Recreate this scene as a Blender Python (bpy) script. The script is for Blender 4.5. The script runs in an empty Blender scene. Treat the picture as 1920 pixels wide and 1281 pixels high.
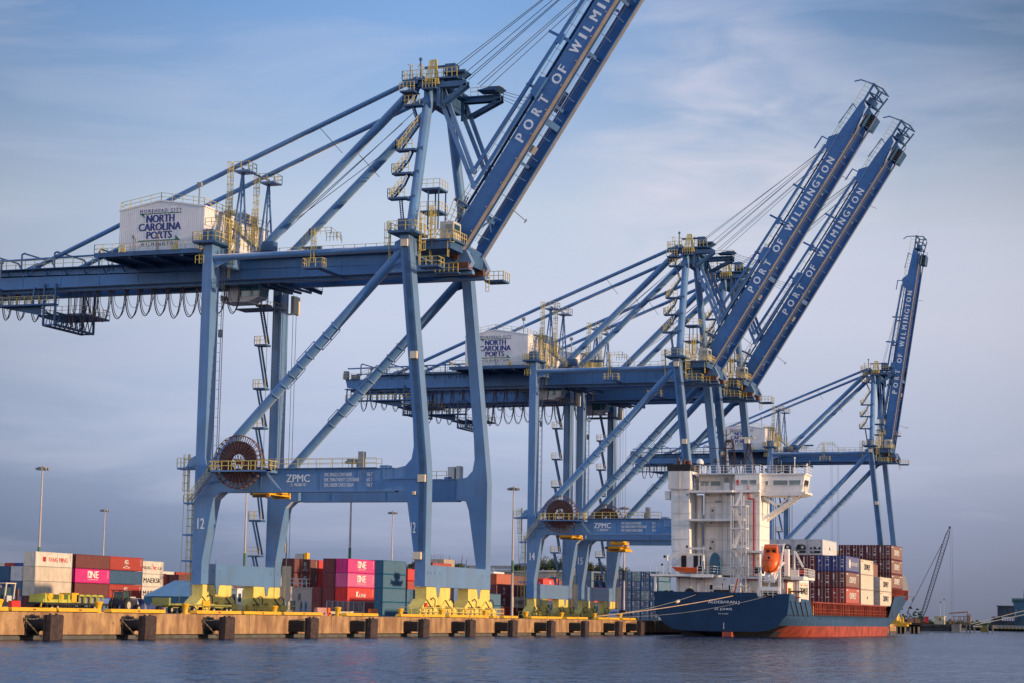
import bpy, math, random
from mathutils import Vector, Matrix
random.seed(7)
SC = bpy.context.scene
COL = SC.collection

# ------------------------------------------------------------------ camera
cam_data = bpy.data.cameras.new('camera')
cam = bpy.data.objects.new('camera', cam_data)
COL.objects.link(cam)
yaw, pit, rol = math.radians(20.015), math.radians(7.564), math.radians(0.918)
fwd = Vector((-math.sin(yaw)*math.cos(pit), math.cos(yaw)*math.cos(pit), math.sin(pit)))
rt = Vector((math.cos(yaw), math.sin(yaw), 0))
up = rt.cross(fwd)
rt2 = math.cos(rol)*rt + math.sin(rol)*up
up2 = -math.sin(rol)*rt + math.cos(rol)*up
M = Matrix((rt2, up2, -fwd)).transposed().to_4x4()
M.translation = Vector((96.063, -234.234, 1.99))
cam.matrix_world = M
cam_data.sensor_width = 36.0
cam_data.lens = 3891.4/1920*36
cam_data.clip_start = 0.5
cam_data.clip_end = 20000
SC.camera = cam

# ------------------------------------------------------------------ world
SUN_EL, SUN_AZ = math.radians(8.0), math.radians(-4.0)      # azimuth measured from +X towards +Y
sun_dir = Vector((math.cos(SUN_EL)*math.cos(SUN_AZ), math.cos(SUN_EL)*math.sin(SUN_AZ), math.sin(SUN_EL)))
world = bpy.data.worlds.new('World')
SC.world = world
world.use_nodes = True
nt = world.node_tree
nt.nodes.clear()
def WN(t, **k):
    n = nt.nodes.new(t)
    for a, b in k.items(): setattr(n, a, b)
    return n
wout = WN('ShaderNodeOutputWorld'); wbg = WN('ShaderNodeBackground')
sky = WN('ShaderNodeTexSky', sky_type='NISHITA', sun_disc=False)
sky.sun_elevation = SUN_EL
sky.sun_rotation = math.radians(90) - SUN_AZ
sky.altitude = 0; sky.air_density = 1.0; sky.dust_density = 2.0; sky.ozone_density = 2.0
wtc = WN('ShaderNodeTexCoord'); wsep = WN('ShaderNodeSeparateXYZ')
nt.links.new(wtc.outputs['Generated'], wsep.inputs[0])
ramp = WN('ShaderNodeValToRGB')
nt.links.new(wsep.outputs['Z'], ramp.inputs[0])
def setramp(r, stops):
    el = r.color_ramp.elements
    while len(el) > 1: el.remove(el[-1])
    el[0].position = stops[0][0]; el[0].color = (*stops[0][1], 1)
    for p, c in stops[1:]:
        e = el.new(p); e.color = (*c, 1)
setramp(ramp, [(0.0, (0.20, 0.235, 0.345)), (0.045, (0.314, 0.376, 0.555)), (0.085, (0.47, 0.55, 0.75)), (0.14, (0.61, 0.67, 0.84)),
               (0.195, (0.58, 0.67, 0.83)), (0.24, (0.37, 0.53, 0.80)), (0.285, (0.255, 0.455, 0.82)), (0.4, (0.18, 0.36, 0.76)), (1.0, (0.14, 0.27, 0.58))])
# brightest part of the sky lies ahead, over the second crane; the sunset half behind is brighter again
dotn = WN('ShaderNodeVectorMath', operation='DOT_PRODUCT')
d0 = (fwd*3891+rt2*190+up2*20).normalized(); dotn.inputs[1].default_value = d0
nt.links.new(wtc.outputs['Generated'], dotn.inputs[0])
m01 = WN('ShaderNodeMapRange'); m01.inputs[1].default_value = -1; m01.inputs[2].default_value = 1
nt.links.new(dotn.outputs['Value'], m01.inputs[0])
lob = WN('ShaderNodeValToRGB'); nt.links.new(m01.outputs[0], lob.inputs[0])
setramp(lob, [(0.0, (2.7, 2.2, 1.8)), (0.45, (2.3, 1.9, 1.55)), (0.7, (1.2, 1.08, 1.0)), (0.85, (0.7,)*3), (0.972, (0.60,)*3), (0.985, (0.80,)*3), (0.994, (0.97,)*3), (1.0, (1,)*3)])
tint = WN('ShaderNodeMixRGB'); tint.inputs[1].default_value = (0.96, 1.0, 1.03, 1); tint.inputs[2].default_value = (1.06, 0.98, 0.92, 1)
mr = WN('ShaderNodeMapRange'); mr.inputs[1].default_value = -0.5; mr.inputs[2].default_value = -0.05
nt.links.new(wsep.outputs['X'], mr.inputs[0]); nt.links.new(mr.outputs[0], tint.inputs[0])
mul0 = WN('ShaderNodeMixRGB', blend_type='MULTIPLY'); mul0.inputs[0].default_value = 1
nt.links.new(ramp.outputs[0], mul0.inputs[1]); nt.links.new(tint.outputs[0], mul0.inputs[2])
mul = WN('ShaderNodeMixRGB', blend_type='MULTIPLY'); mul.inputs[0].default_value = 1
nt.links.new(mul0.outputs[0], mul.inputs[1]); nt.links.new(lob.outputs[0], mul.inputs[2])
# the upper right (north-east) of the sky is deeper blue
ma = WN('ShaderNodeMapRange'); ma.inputs[1].default_value = -0.36; ma.inputs[2].default_value = -0.10; nt.links.new(wsep.outputs['X'], ma.inputs[0])
mb_ = WN('ShaderNodeMapRange'); mb_.inputs[1].default_value = 0.17; mb_.inputs[2].default_value = 0.28; nt.links.new(wsep.outputs['Z'], mb_.inputs[0])
mc_ = WN('ShaderNodeMath', operation='MULTIPLY'); nt.links.new(ma.outputs[0], mc_.inputs[0]); nt.links.new(mb_.outputs[0], mc_.inputs[1])
md_ = WN('ShaderNodeMath', operation='MULTIPLY_ADD'); md_.inputs[1].default_value = -0.40; md_.inputs[2].default_value = 1.0; nt.links.new(mc_.outputs[0], md_.inputs[0])
mul2 = WN('ShaderNodeMixRGB', blend_type='MULTIPLY'); mul2.inputs[0].default_value = 1
nt.links.new(mul.outputs[0], mul2.inputs[1]); nt.links.new(md_.outputs[0], mul2.inputs[2])
# thin stretched clouds
mp = WN('ShaderNodeMapping'); mp.inputs['Scale'].default_value = (3.0, 3.0, 15.0); mp.inputs['Rotation'].default_value = (0.12, 0.1, 0.3)
nz = WN('ShaderNodeTexNoise'); nz.inputs['Scale'].default_value = 1.7; nz.inputs['Detail'].default_value = 7; nz.inputs['Roughness'].default_value = 0.55
nz.inputs['Distortion'].default_value = 0.6
nt.links.new(wtc.outputs['Generated'], mp.inputs[0]); nt.links.new(mp.outputs[0], nz.inputs[0])
cr = WN('ShaderNodeValToRGB'); setramp(cr, [(0.50, (0, 0, 0)), (0.80, (1, 1, 1))])
nt.links.new(nz.outputs[0], cr.inputs[0])
cf = WN('ShaderNodeMath', operation='MULTIPLY'); cf.inputs[1].default_value = 0.5
nt.links.new(cr.outputs[0], cf.inputs[0])
cm = WN('ShaderNodeMixRGB'); cm.inputs[2].default_value = (0.64, 0.66, 0.81, 1)
nt.links.new(cf.outputs[0], cm.inputs[0]); nt.links.new(mul2.outputs[0], cm.inputs[1])
# brighter wisps in one part of the sky
dw = WN('ShaderNodeVectorMath', operation='DOT_PRODUCT'); dw.inputs[1].default_value = (fwd*3891+rt2*400+up2*320).normalized()
nt.links.new(wtc.outputs['Generated'], dw.inputs[0])
mw = WN('ShaderNodeMapRange'); mw.inputs[1].default_value = 0.9962; mw.inputs[2].default_value = 0.9995; nt.links.new(dw.outputs['Value'], mw.inputs[0])
mpw = WN('ShaderNodeMapping'); mpw.inputs['Scale'].default_value = (9.0, 9.0, 30.0); mpw.inputs['Rotation'].default_value = (0.1, 0.25, 0.4)
nzw = WN('ShaderNodeTexNoise'); nzw.inputs['Scale'].default_value = 1.6; nzw.inputs['Detail'].default_value = 8; nzw.inputs['Distortion'].default_value = 0.8
nt.links.new(wtc.outputs['Generated'], mpw.inputs[0]); nt.links.new(mpw.outputs[0], nzw.inputs[0])
mz = WN('ShaderNodeMapRange'); mz.inputs[1].default_value = 0.36; mz.inputs[2].default_value = 0.86; nt.links.new(nzw.outputs[0], mz.inputs[0])
pw = WN('ShaderNodeMath', operation='MULTIPLY'); nt.links.new(mw.outputs[0], pw.inputs[0]); nt.links.new(mz.outputs[0], pw.inputs[1])
cmw = WN('ShaderNodeMixRGB'); cmw.inputs[2].default_value = (0.78, 0.75, 0.84, 1)
nt.links.new(pw.outputs[0], cmw.inputs[0]); nt.links.new(cm.outputs[0], cmw.inputs[1])
# physical sky adds its own warm glow round the sun
sks = WN('ShaderNodeMixRGB', blend_type='MULTIPLY'); sks.inputs[0].default_value = 1; sks.inputs[2].default_value = (0.10, 0.10, 0.10, 1)
nt.links.new(sky.outputs[0], sks.inputs[1])
add = WN('ShaderNodeMixRGB', blend_type='MIX'); add.inputs[0].default_value = 0.05
nt.links.new(cmw.outputs[0], add.inputs[1]); nt.links.new(sks.outputs[0], add.inputs[2])
nt.links.new(add.outputs[0], wbg.inputs[0]); wbg.inputs[1].default_value = 1.0
nt.links.new(wbg.outputs[0], wout.inputs[0])

sl = bpy.data.lights.new('sun', 'SUN'); sl.energy = 4.8; sl.angle = math.radians(0.6); sl.color = (1.0, 0.70, 0.42)
so = bpy.data.objects.new('sun', sl); COL.objects.link(so)
so.rotation_euler = sun_dir.to_track_quat('Z', 'Y').to_euler(); so.location = (200, 0, 100)
SC.view_settings.view_transform = 'Standard'; SC.view_settings.look = 'None'
SC.view_settings.exposure = 0.0; SC.view_settings.gamma = 1.0
SC.cycles.max_bounces = 5; SC.cycles.diffuse_bounces = 2; SC.cycles.glossy_bounces = 3
SC.cycles.caustics_reflective = False; SC.cycles.caustics_refractive = False

# ------------------------------------------------------------------ materials
MATS = {}
def mat(name, col, rough=0.55, metal=0.0, var=0.12, streak=0.0, streak_col=None, scale=0.6, spec=0.5, spots=0.0, spot_col=(0.12, 0.05, 0.03), sscale=2.2, bump=0.0, emit=None, sheen=0.0):
    if name in MATS: return MATS[name]
    m = bpy.data.materials.new(name); m.use_nodes = True
    t = m.node_tree; b = t.nodes['Principled BSDF']
    def N(ty, **k):
        n = t.nodes.new(ty)
        for a, v in k.items(): setattr(n, a, v)
        return n
    L = t.links.new
    b.inputs['Roughness'].default_value = rough; b.inputs['Metallic'].default_value = metal
    b.inputs['Specular IOR Level'].default_value = spec
    if sheen > 0:
        b.inputs['Sheen Weight'].default_value = sheen; b.inputs['Sheen Roughness'].default_value = 0.55; b.inputs['Sheen Tint'].default_value = (1, 0.97, 0.95, 1)
    geo = N('ShaderNodeNewGeometry')
    n1 = N('ShaderNodeTexNoise'); n1.inputs['Scale'].default_value = scale; n1.inputs['Detail'].default_value = 5
    L(geo.outputs['Position'], n1.inputs[0])
    mx = N('ShaderNodeMixRGB'); lo = tuple(c*(1-var) for c in col); hi = tuple(min(1, c*(1+var)) for c in col)
    mx.inputs[1].default_value = (*lo, 1); mx.inputs[2].default_value = (*hi, 1)
    r1 = N('ShaderNodeMapRange'); r1.inputs[1].default_value = 0.35; r1.inputs[2].default_value = 0.65
    L(n1.outputs[0], r1.inputs[0]); L(r1.outputs[0], mx.inputs[0])
    last = mx.outputs[0]
    if streak > 0:
        mpn = N('ShaderNodeMapping'); mpn.inputs['Scale'].default_value = (sscale, sscale, 0.10 if sscale > 2 else 0.22)
        L(geo.outputs['Position'], mpn.inputs[0])
        n2 = N('ShaderNodeTexNoise'); n2.inputs['Scale'].default_value = 1.1; n2.inputs['Detail'].default_value = 4
        L(mpn.outputs[0], n2.inputs[0])
        r2 = N('ShaderNodeMapRange'); r2.inputs[1].default_value = 0.5 if streak < 0.9 else 0.40; r2.inputs[2].default_value = 0.78 if streak < 0.9 else 0.62; r2.inputs[4].default_value = streak
        L(n2.outputs[0], r2.inputs[0])
        m2 = N('ShaderNodeMixRGB'); m2.inputs[2].default_value = (*(streak_col or tuple(c*0.5 for c in col)), 1)
        L(r2.outputs[0], m2.inputs[0]); L(last, m2.inputs[1]); last = m2.outputs[0]
    if spots > 0:
        n3 = N('ShaderNodeTexNoise'); n3.inputs['Scale'].default_value = 1.7; n3.inputs['Detail'].default_value = 8; n3.inputs['Roughness'].default_value = 0.7
        L(geo.outputs['Position'], n3.inputs[0])
        r3 = N('ShaderNodeMapRange'); r3.inputs[1].default_value = 0.64-0.1*spots; r3.inputs[2].default_value = 0.70; r3.inputs[4].default_value = min(1, spots*1.2)
        L(n3.outputs[0], r3.inputs[0])
        m3 = N('ShaderNodeMixRGB'); m3.inputs[2].default_value = (*spot_col, 1)
        L(r3.outputs[0], m3.inputs[0]); L(last, m3.inputs[1]); last = m3.outputs[0]
    if bump > 0:
        bp = N('ShaderNodeBump'); bp.inputs['Strength'].default_value = bump; bp.inputs['Distance'].default_value = 0.05
        L(n1.outputs[0], bp.inputs['Height']); L(bp.outputs[0], b.inputs['Normal'])
    L(last, b.inputs['Base Color'])
    if emit:
        b.inputs['Emission Color'].default_value = (*emit, 1); b.inputs['Emission Strength'].default_value = 1.5
    MATS[name] = m
    return m
BLUE = mat('crane_blue', (0.026, 0.160, 0.39), 0.5, spec=0.6, sheen=1.0, var=0.14, streak=0.55, streak_col=(0.12, 0.22, 0.37), scale=0.35, spots=0.3, spot_col=(0.10, 0.09, 0.12))
BOOMB = mat('boom_blue', (0.012, 0.12, 0.35), 0.45, spec=0.5, sheen=0.35, var=0.12, streak=0.2, scale=0.25, spots=0.1, spot_col=(0.08, 0.06, 0.1))
DBLUE = mat('dark_blue_steel', (0.035, 0.10, 0.22), 0.5, var=0.2)
YEL = mat('yellow_rail', (0.62, 0.48, 0.13), 0.5, var=0.08)
CREAM = mat('bogie_yellow', (0.80, 0.60, 0.15), 0.5, var=0.1, streak=0.5, streak_col=(0.42, 0.33, 0.13), spots=0.35, spot_col=(0.2, 0.12, 0.06))
SYEL = mat('safety_yellow', (0.80, 0.42, 0.02), 0.5, var=0.08, spots=0.35, spot_col=(0.25, 0.12, 0.03), streak=0.3, streak_col=(0.45, 0.22, 0.03))
HOUSE = mat('house_white', (0.80, 0.78, 0.78), 0.5, var=0.04, streak=0.2, streak_col=(0.5, 0.47, 0.45))
WHITE = mat('white_paint', (0.78, 0.77, 0.76), 0.5, var=0.04, streak=0.25, streak_col=(0.55, 0.48, 0.42))
LETW = mat('lettering_white', (0.82, 0.84, 0.86), 0.5, var=0.05)
NAVY = mat('lettering_navy', (0.02, 0.03, 0.20), 0.5)
GREEN = mat('lettering_green', (0.02, 0.16, 0.10), 0.5)
BLACK = mat('black_rubber', (0.018, 0.018, 0.02), 0.8, var=0.3)
GREY = mat('grey_steel', (0.25, 0.26, 0.28), 0.5, var=0.2)
LGREY = mat('pale_grey', (0.5, 0.5, 0.5), 0.5, var=0.1)
RUST = mat('rusty_steel', (0.15, 0.065, 0.045), 0.8, var=0.35, scale=2)
REELD = mat('cable_reel_brown', (0.07, 0.035, 0.045), 0.7, var=0.3, scale=1.0)
CABLE = mat('cable_rubber', (0.07, 0.06, 0.075), 0.7)
ROPE = mat('wire_rope', (0.10, 0.11, 0.14), 0.6)
GLASS = mat('window_glass', (0.03, 0.07, 0.08), 0.08, var=0.3, spec=0.9)
TEAL = mat('cab_glass', (0.08, 0.28, 0.30), 0.1, var=0.3, spec=0.9)
TAN = mat('lift_tan', (0.70, 0.58, 0.42), 0.6, var=0.06)
RED = mat('signal_red', (0.62, 0.03, 0.02), 0.5, var=0.1)
ORANGE = mat('lifeboat_orange', (0.85, 0.13, 0.015), 0.35, var=0.08)

# ------------------------------------------------------------------ mesh helper
TXT = {}
def text_geo(s, off, sp=1.0):
    k = (s, off, sp)
    if k in TXT: return TXT[k]
    cu = bpy.data.curves.new('t', 'FONT'); cu.body = s; cu.size = 1; cu.offset = off; cu.space_character = sp; cu.resolution_u = 3
    ob = bpy.data.objects.new('t', cu); COL.objects.link(ob)
    dg = bpy.context.evaluated_depsgraph_get()
    me = bpy.data.meshes.new_from_object(ob.evaluated_get(dg))
    vs = [(v.co.x, v.co.y) for v in me.vertices]; fs = [tuple(p.vertices) for p in me.polygons]
    bpy.data.objects.remove(ob); bpy.data.curves.remove(cu); bpy.data.meshes.remove(me)
    x0 = min(v[0] for v in vs); x1 = max(v[0] for v in vs); y0 = min(v[1] for v in vs); y1 = max(v[1] for v in vs)
    vs = [((x-x0)/(x1-x0)-0.5, (y-y0)/(y1-y0)-0.5) for x, y in vs]
    TXT[k] = (vs, fs)
    return TXT[k]
def V(*a): return Vector(a)
class MB:
    def __init__(s): s.v = []; s.f = []; s.m = []; s.s = []; s.mi = 0
    def add(s, vs, fs, sm=False):
        b = len(s.v); s.v += [tuple(p) for p in vs]
        for f in fs: s.f.append(tuple(i+b for i in f)); s.m.append(s.mi); s.s.append(sm)
        return s
    def box(s, x0, y0, z0, x1, y1, z1):
        return s.add([(x0,y0,z0),(x1,y0,z0),(x1,y1,z0),(x0,y1,z0),(x0,y0,z1),(x1,y0,z1),(x1,y1,z1),(x0,y1,z1)],
                     [(0,3,2,1),(4,5,6,7),(0,1,5,4),(1,2,6,5),(2,3,7,6),(3,0,4,7)])
    def beam(s, p, q, w, h=None, u=(0,0,1)):
        h = h or w; p = Vector(p); q = Vector(q); d = (q-p).normalized(); u = Vector(u)
        if abs(d.dot(u)) > 0.98: u = Vector((1,0,0))
        a = d.cross(u).normalized(); b = a.cross(d).normalized(); a = a*w/2; b = b*h/2
        return s.add([p-a-b,p+a-b,p+a+b,p-a+b,q-a-b,q+a-b,q+a+b,q-a+b], [(0,3,2,1),(4,5,6,7),(0,1,5,4),(1,2,6,5),(2,3,7,6),(3,0,4,7)])
    def tube(s, p, q, r, n=8, r2=None, caps=True):
        r2 = r if r2 is None else r2; p = Vector(p); q = Vector(q); d = (q-p).normalized()
        a = d.orthogonal().normalized(); b = d.cross(a)
        vs = []
        for c, rr in ((p, r), (q, r2)):
            for i in range(n):
                t = 2*math.pi*i/n; vs.append(c+(a*math.cos(t)+b*math.sin(t))*rr)
        fs = [(i, (i+1) % n, n+(i+1) % n, n+i) for i in range(n)]
        s.add(vs, fs, n > 5)
        if caps: s.add(vs, [tuple(range(n-1,-1,-1)), tuple(range(n,2*n))])
        return s
    def path(s, pts, r, n=4):
        for i in range(len(pts)-1): s.tube(pts[i], pts[i+1], r, n, caps=False)
        return s
    def prism(s, poly, a0, a1, ax='Y'):
        def P(u, v, w): return (u, w, v) if ax == 'Y' else ((w, u, v) if ax == 'X' else (u, v, w))
        n = len(poly)
        vs = [P(u, v, a0) for u, v in poly] + [P(u, v, a1) for u, v in poly]
        return s.add(vs, [tuple(range(n)), tuple(range(2*n-1, n-1, -1))] + [(i, n+i, n+(i+1) % n, (i+1) % n) for i in range(n)])
    def ball(s, c, r, n=12, m=7, sc=(1,1,1), z0=-1):
        vs = []; c = Vector(c)
        for j in range(m+1):
            ph = math.pi*(j/m-0.5)
            for i in range(n):
                t = 2*math.pi*i/n
                vs.append((c.x+r*sc[0]*math.cos(ph)*math.cos(t), c.y+r*sc[1]*math.cos(ph)*math.sin(t), c.z+r*sc[2]*max(z0, math.sin(ph))))
        return s.add(vs, [(j*n+i, j*n+(i+1) % n, (j+1)*n+(i+1) % n, (j+1)*n+i) for j in range(m) for i in range(n)], True)
    def rail(s, pts, h=1.1, step=1.7, r=0.035, mids=1):
        r *= 0.78
        for a, b in zip(pts[:-1], pts[1:]):
            a = Vector(a); b = Vector(b); L = (b-a).length; k = max(1, round(L/step)); u = Vector((0,0,1))
            for j in range(1, mids+2): s.beam(a+u*h*j/(mids+1), b+u*h*j/(mids+1), r*1.6)
            for i in range(k+1):
                p = a.lerp(b, i/k); s.beam(p, p+u*h, r*2)
        return s
    def stair(s, p, q, w=(0,0.8,0), treads=None, rail=None):
        p = Vector(p); q = Vector(q); w = Vector(w); L = (q-p).length
        s.beam(p-w/2, q-w/2, 0.08, 0.26); s.beam(p+w/2, q+w/2, 0.08, 0.26)
        n = treads or max(3, int(abs(q.z-p.z)/0.28))
        for i in range(1, n):
            c = p.lerp(q, i/n); d = (q-p); d.z = 0; d = d.normalized()*0.12 if d.length > 0 else Vector((.1,0,0))
            s.add([c-w/2-d, c+w/2-d, c+w/2+d, c-w/2+d], [(0,1,2,3)])
        return s
    def text(s, st, c, ux, uz, w, h, off=0.0, sp=1.0):
        # heavier lettering: a second, slightly shifted copy 3 mm proud of the first
        vs, fs = text_geo(st, 0.0, sp); c = Vector(c); n = Vector(ux).cross(Vector(uz)).normalized(); e = Vector(ux).normalized()*min(off, 0.12)*h; ux = Vector(ux)*w; uz = Vector(uz)*h
        s.add([c-e+ux*x+uz*y for x, y in vs], fs)
        if off > 0.005: s.add([c+e+n*0.004+ux*x+uz*y for x, y in vs], fs)
        if off > 0.03: s.add([c+n*0.008+ux*x+uz*y for x, y in vs], fs)
        return s
    def cage(s, x, y, z0, z1, side=(-1,0), r=0.38):
        # caged ladder
        for o in (-0.22, 0.22): s.beam((x+o*side[1], y+o*side[0], z0), (x+o*side[1], y+o*side[0], z1), 0.07)
        k = int((z1-z0)/0.6)
        for i in range(k): s.beam((x-0.22*side[1], y-0.22*side[0], z0+i*0.6), (x+0.22*side[1], y+0.22*side[0], z0+i*0.6), 0.05)
        ring = [(math.cos(t), math.sin(t)) for t in [math.pi*2*i/8 for i in range(9)]]
        cx, cy = x+side[0]*r, y+side[1]*r
        for i in range(int((z1-z0-1.8)/1.0)+1):
            zz = z0+1.8+i*1.0
            s.path([(cx+r*a, cy+r*b, zz) for a, b in ring], 0.035, 3)
        for a, b in ring[:-1:2]: s.beam((cx+r*a, cy+r*b, z0+1.8), (cx+r*a, cy+r*b, z1), 0.05)
        return s
    def build(s, name, mats, parent=None, loc=None, label=None, share=None):
        me = bpy.data.meshes.new(name)
        loc = Vector(loc) if loc is not None else (Vector(parent['base']) if parent is not None and 'base' in parent else Vector((0,0,0)))
        me.from_pydata([(a-loc.x, b-loc.y, c-loc.z) for a, b, c in s.v], [], s.f)
        for m in (mats if isinstance(mats, (list, tuple)) else [mats]): me.materials.append(m)
        me.polygons.foreach_set('material_index', s.m); me.polygons.foreach_set('use_smooth', s.s)
        me.update()
        o = bpy.data.objects.new(name, me); COL.objects.link(o)
        if parent is not None: o.parent = parent
        else: o.location = loc
        if label: o['label'] = label
        return o
def tag(o, label, cat=None, group=None, kind=None):
    if label: o['label'] = label
    if cat: o['category'] = cat
    if group: o['group'] = group
    if kind: o['kind'] = kind
    return o
BASE = {}
def thing(name, loc, label, cat, group=None, rz=0.0):
    o = bpy.data.objects.new(name, None); COL.objects.link(o); o.location = loc; o.rotation_euler.z = rz
    o.empty_display_size = 0.5
    BASE[o.name] = Vector(loc)
    return tag(o, label, cat, group)
_ob = MB.build
SPLIT = {'hinge_platform','girder_walkway','access_stair','apex_railing','caged_ladder','pipe_frame','floodlight','electrical_box','deck_overhang','antenna','railing','fairlead','rubbing_strake','lashing_gear',
         'walkway','leg_platform','cross_tie','lift_cable','hoist_rope','girder_tie','apex_frame','service_platform','inspection_platform','deck_machinery','deck_locker','exhaust_pipe','wing_brace','mooring_gear','red_trim',
         'stores_davit','mast_stair','stair_tower','boom_fitting','link_post','trolley','support','pier','roof_unit','air_conditioner','door','rigging','stack','process_block','breakwater','cable_tray','roof_railing','brake_linkage','panel_seam','rope','conveyor','fender_wall'}
def clusters(s, mg=0.12):
    # group the loose pieces of a mesh that touch or nearly touch
    par = list(range(len(s.v)))
    def find(a):
        while par[a] != a: par[a] = par[par[a]]; a = par[a]
        return a
    for f in s.f:
        a = find(f[0])
        for i in f[1:]:
            b = find(i)
            if b != a: par[b] = a
    isl = {}
    for k, f in enumerate(s.f): isl.setdefault(find(f[0]), []).append(k)
    bb = []
    for ks in isl.values():
        P = [s.v[i] for k in ks for i in s.f[k]]
        bb.append((ks, [min(p[j] for p in P)-mg for j in range(3)], [max(p[j] for p in P)+mg for j in range(3)]))
    n = len(bb); q = list(range(n))
    def fq(a):
        while q[a] != a: q[a] = q[q[a]]; a = q[a]
        return a
    for i in range(n):
        _, a0, a1 = bb[i]
        for j in range(i+1, n):
            _, b0, b1 = bb[j]
            if a0[0] <= b1[0] and b0[0] <= a1[0] and a0[1] <= b1[1] and b0[1] <= a1[1] and a0[2] <= b1[2] and b0[2] <= a1[2]:
                x, y = fq(i), fq(j)
                if x != y: q[y] = x
    g = {}
    for i in range(n): g.setdefault(fq(i), []).extend(bb[i][0])
    return list(g.values())
def build2(s, name, mats, parent=None, loc=None, label=None):
    # parts are built in world coordinates: subtract the thing's base (sub-parts sit in the same frame as their part)
    if loc is None and parent is not None: loc = BASE.get(parent.name, Vector((0,0,0)))
    if parent is not None and name in SPLIT and len(s.f) < 60000:
        cl = clusters(s)
        if 1 < len(cl) <= 22:
            first = None
            for ks in cl:
                t = MB(); mp = {}
                for k in ks:
                    nf = []
                    for i in s.f[k]:
                        if i not in mp: mp[i] = len(t.v); t.v.append(s.v[i])
                        nf.append(mp[i])
                    t.f.append(tuple(nf)); t.m.append(s.m[k]); t.s.append(s.s[k])
                o = _ob(t, name, mats, parent, loc, label); BASE[o.name] = Vector(loc); first = first or o
            return first
    o = _ob(s, name, mats, parent, loc, label)
    if parent is not None: BASE[o.name] = Vector(loc)
    return o
MB.build = build2
def kids(o): return [c for c in ALLOBJ if c.parent == o]
def copy_tree(o, parent=None, skip=()):
    c = o.copy(); COL.objects.link(c)
    if parent is not None: c.parent = parent; c.matrix_parent_inverse = Matrix()
    if o.name in BASE: BASE[c.name] = BASE[o.name].copy()
    for ch in list(o.children):
        if ch.name.split('.')[0] in skip: continue
        copy_tree(ch, c, skip)
    return c
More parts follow.
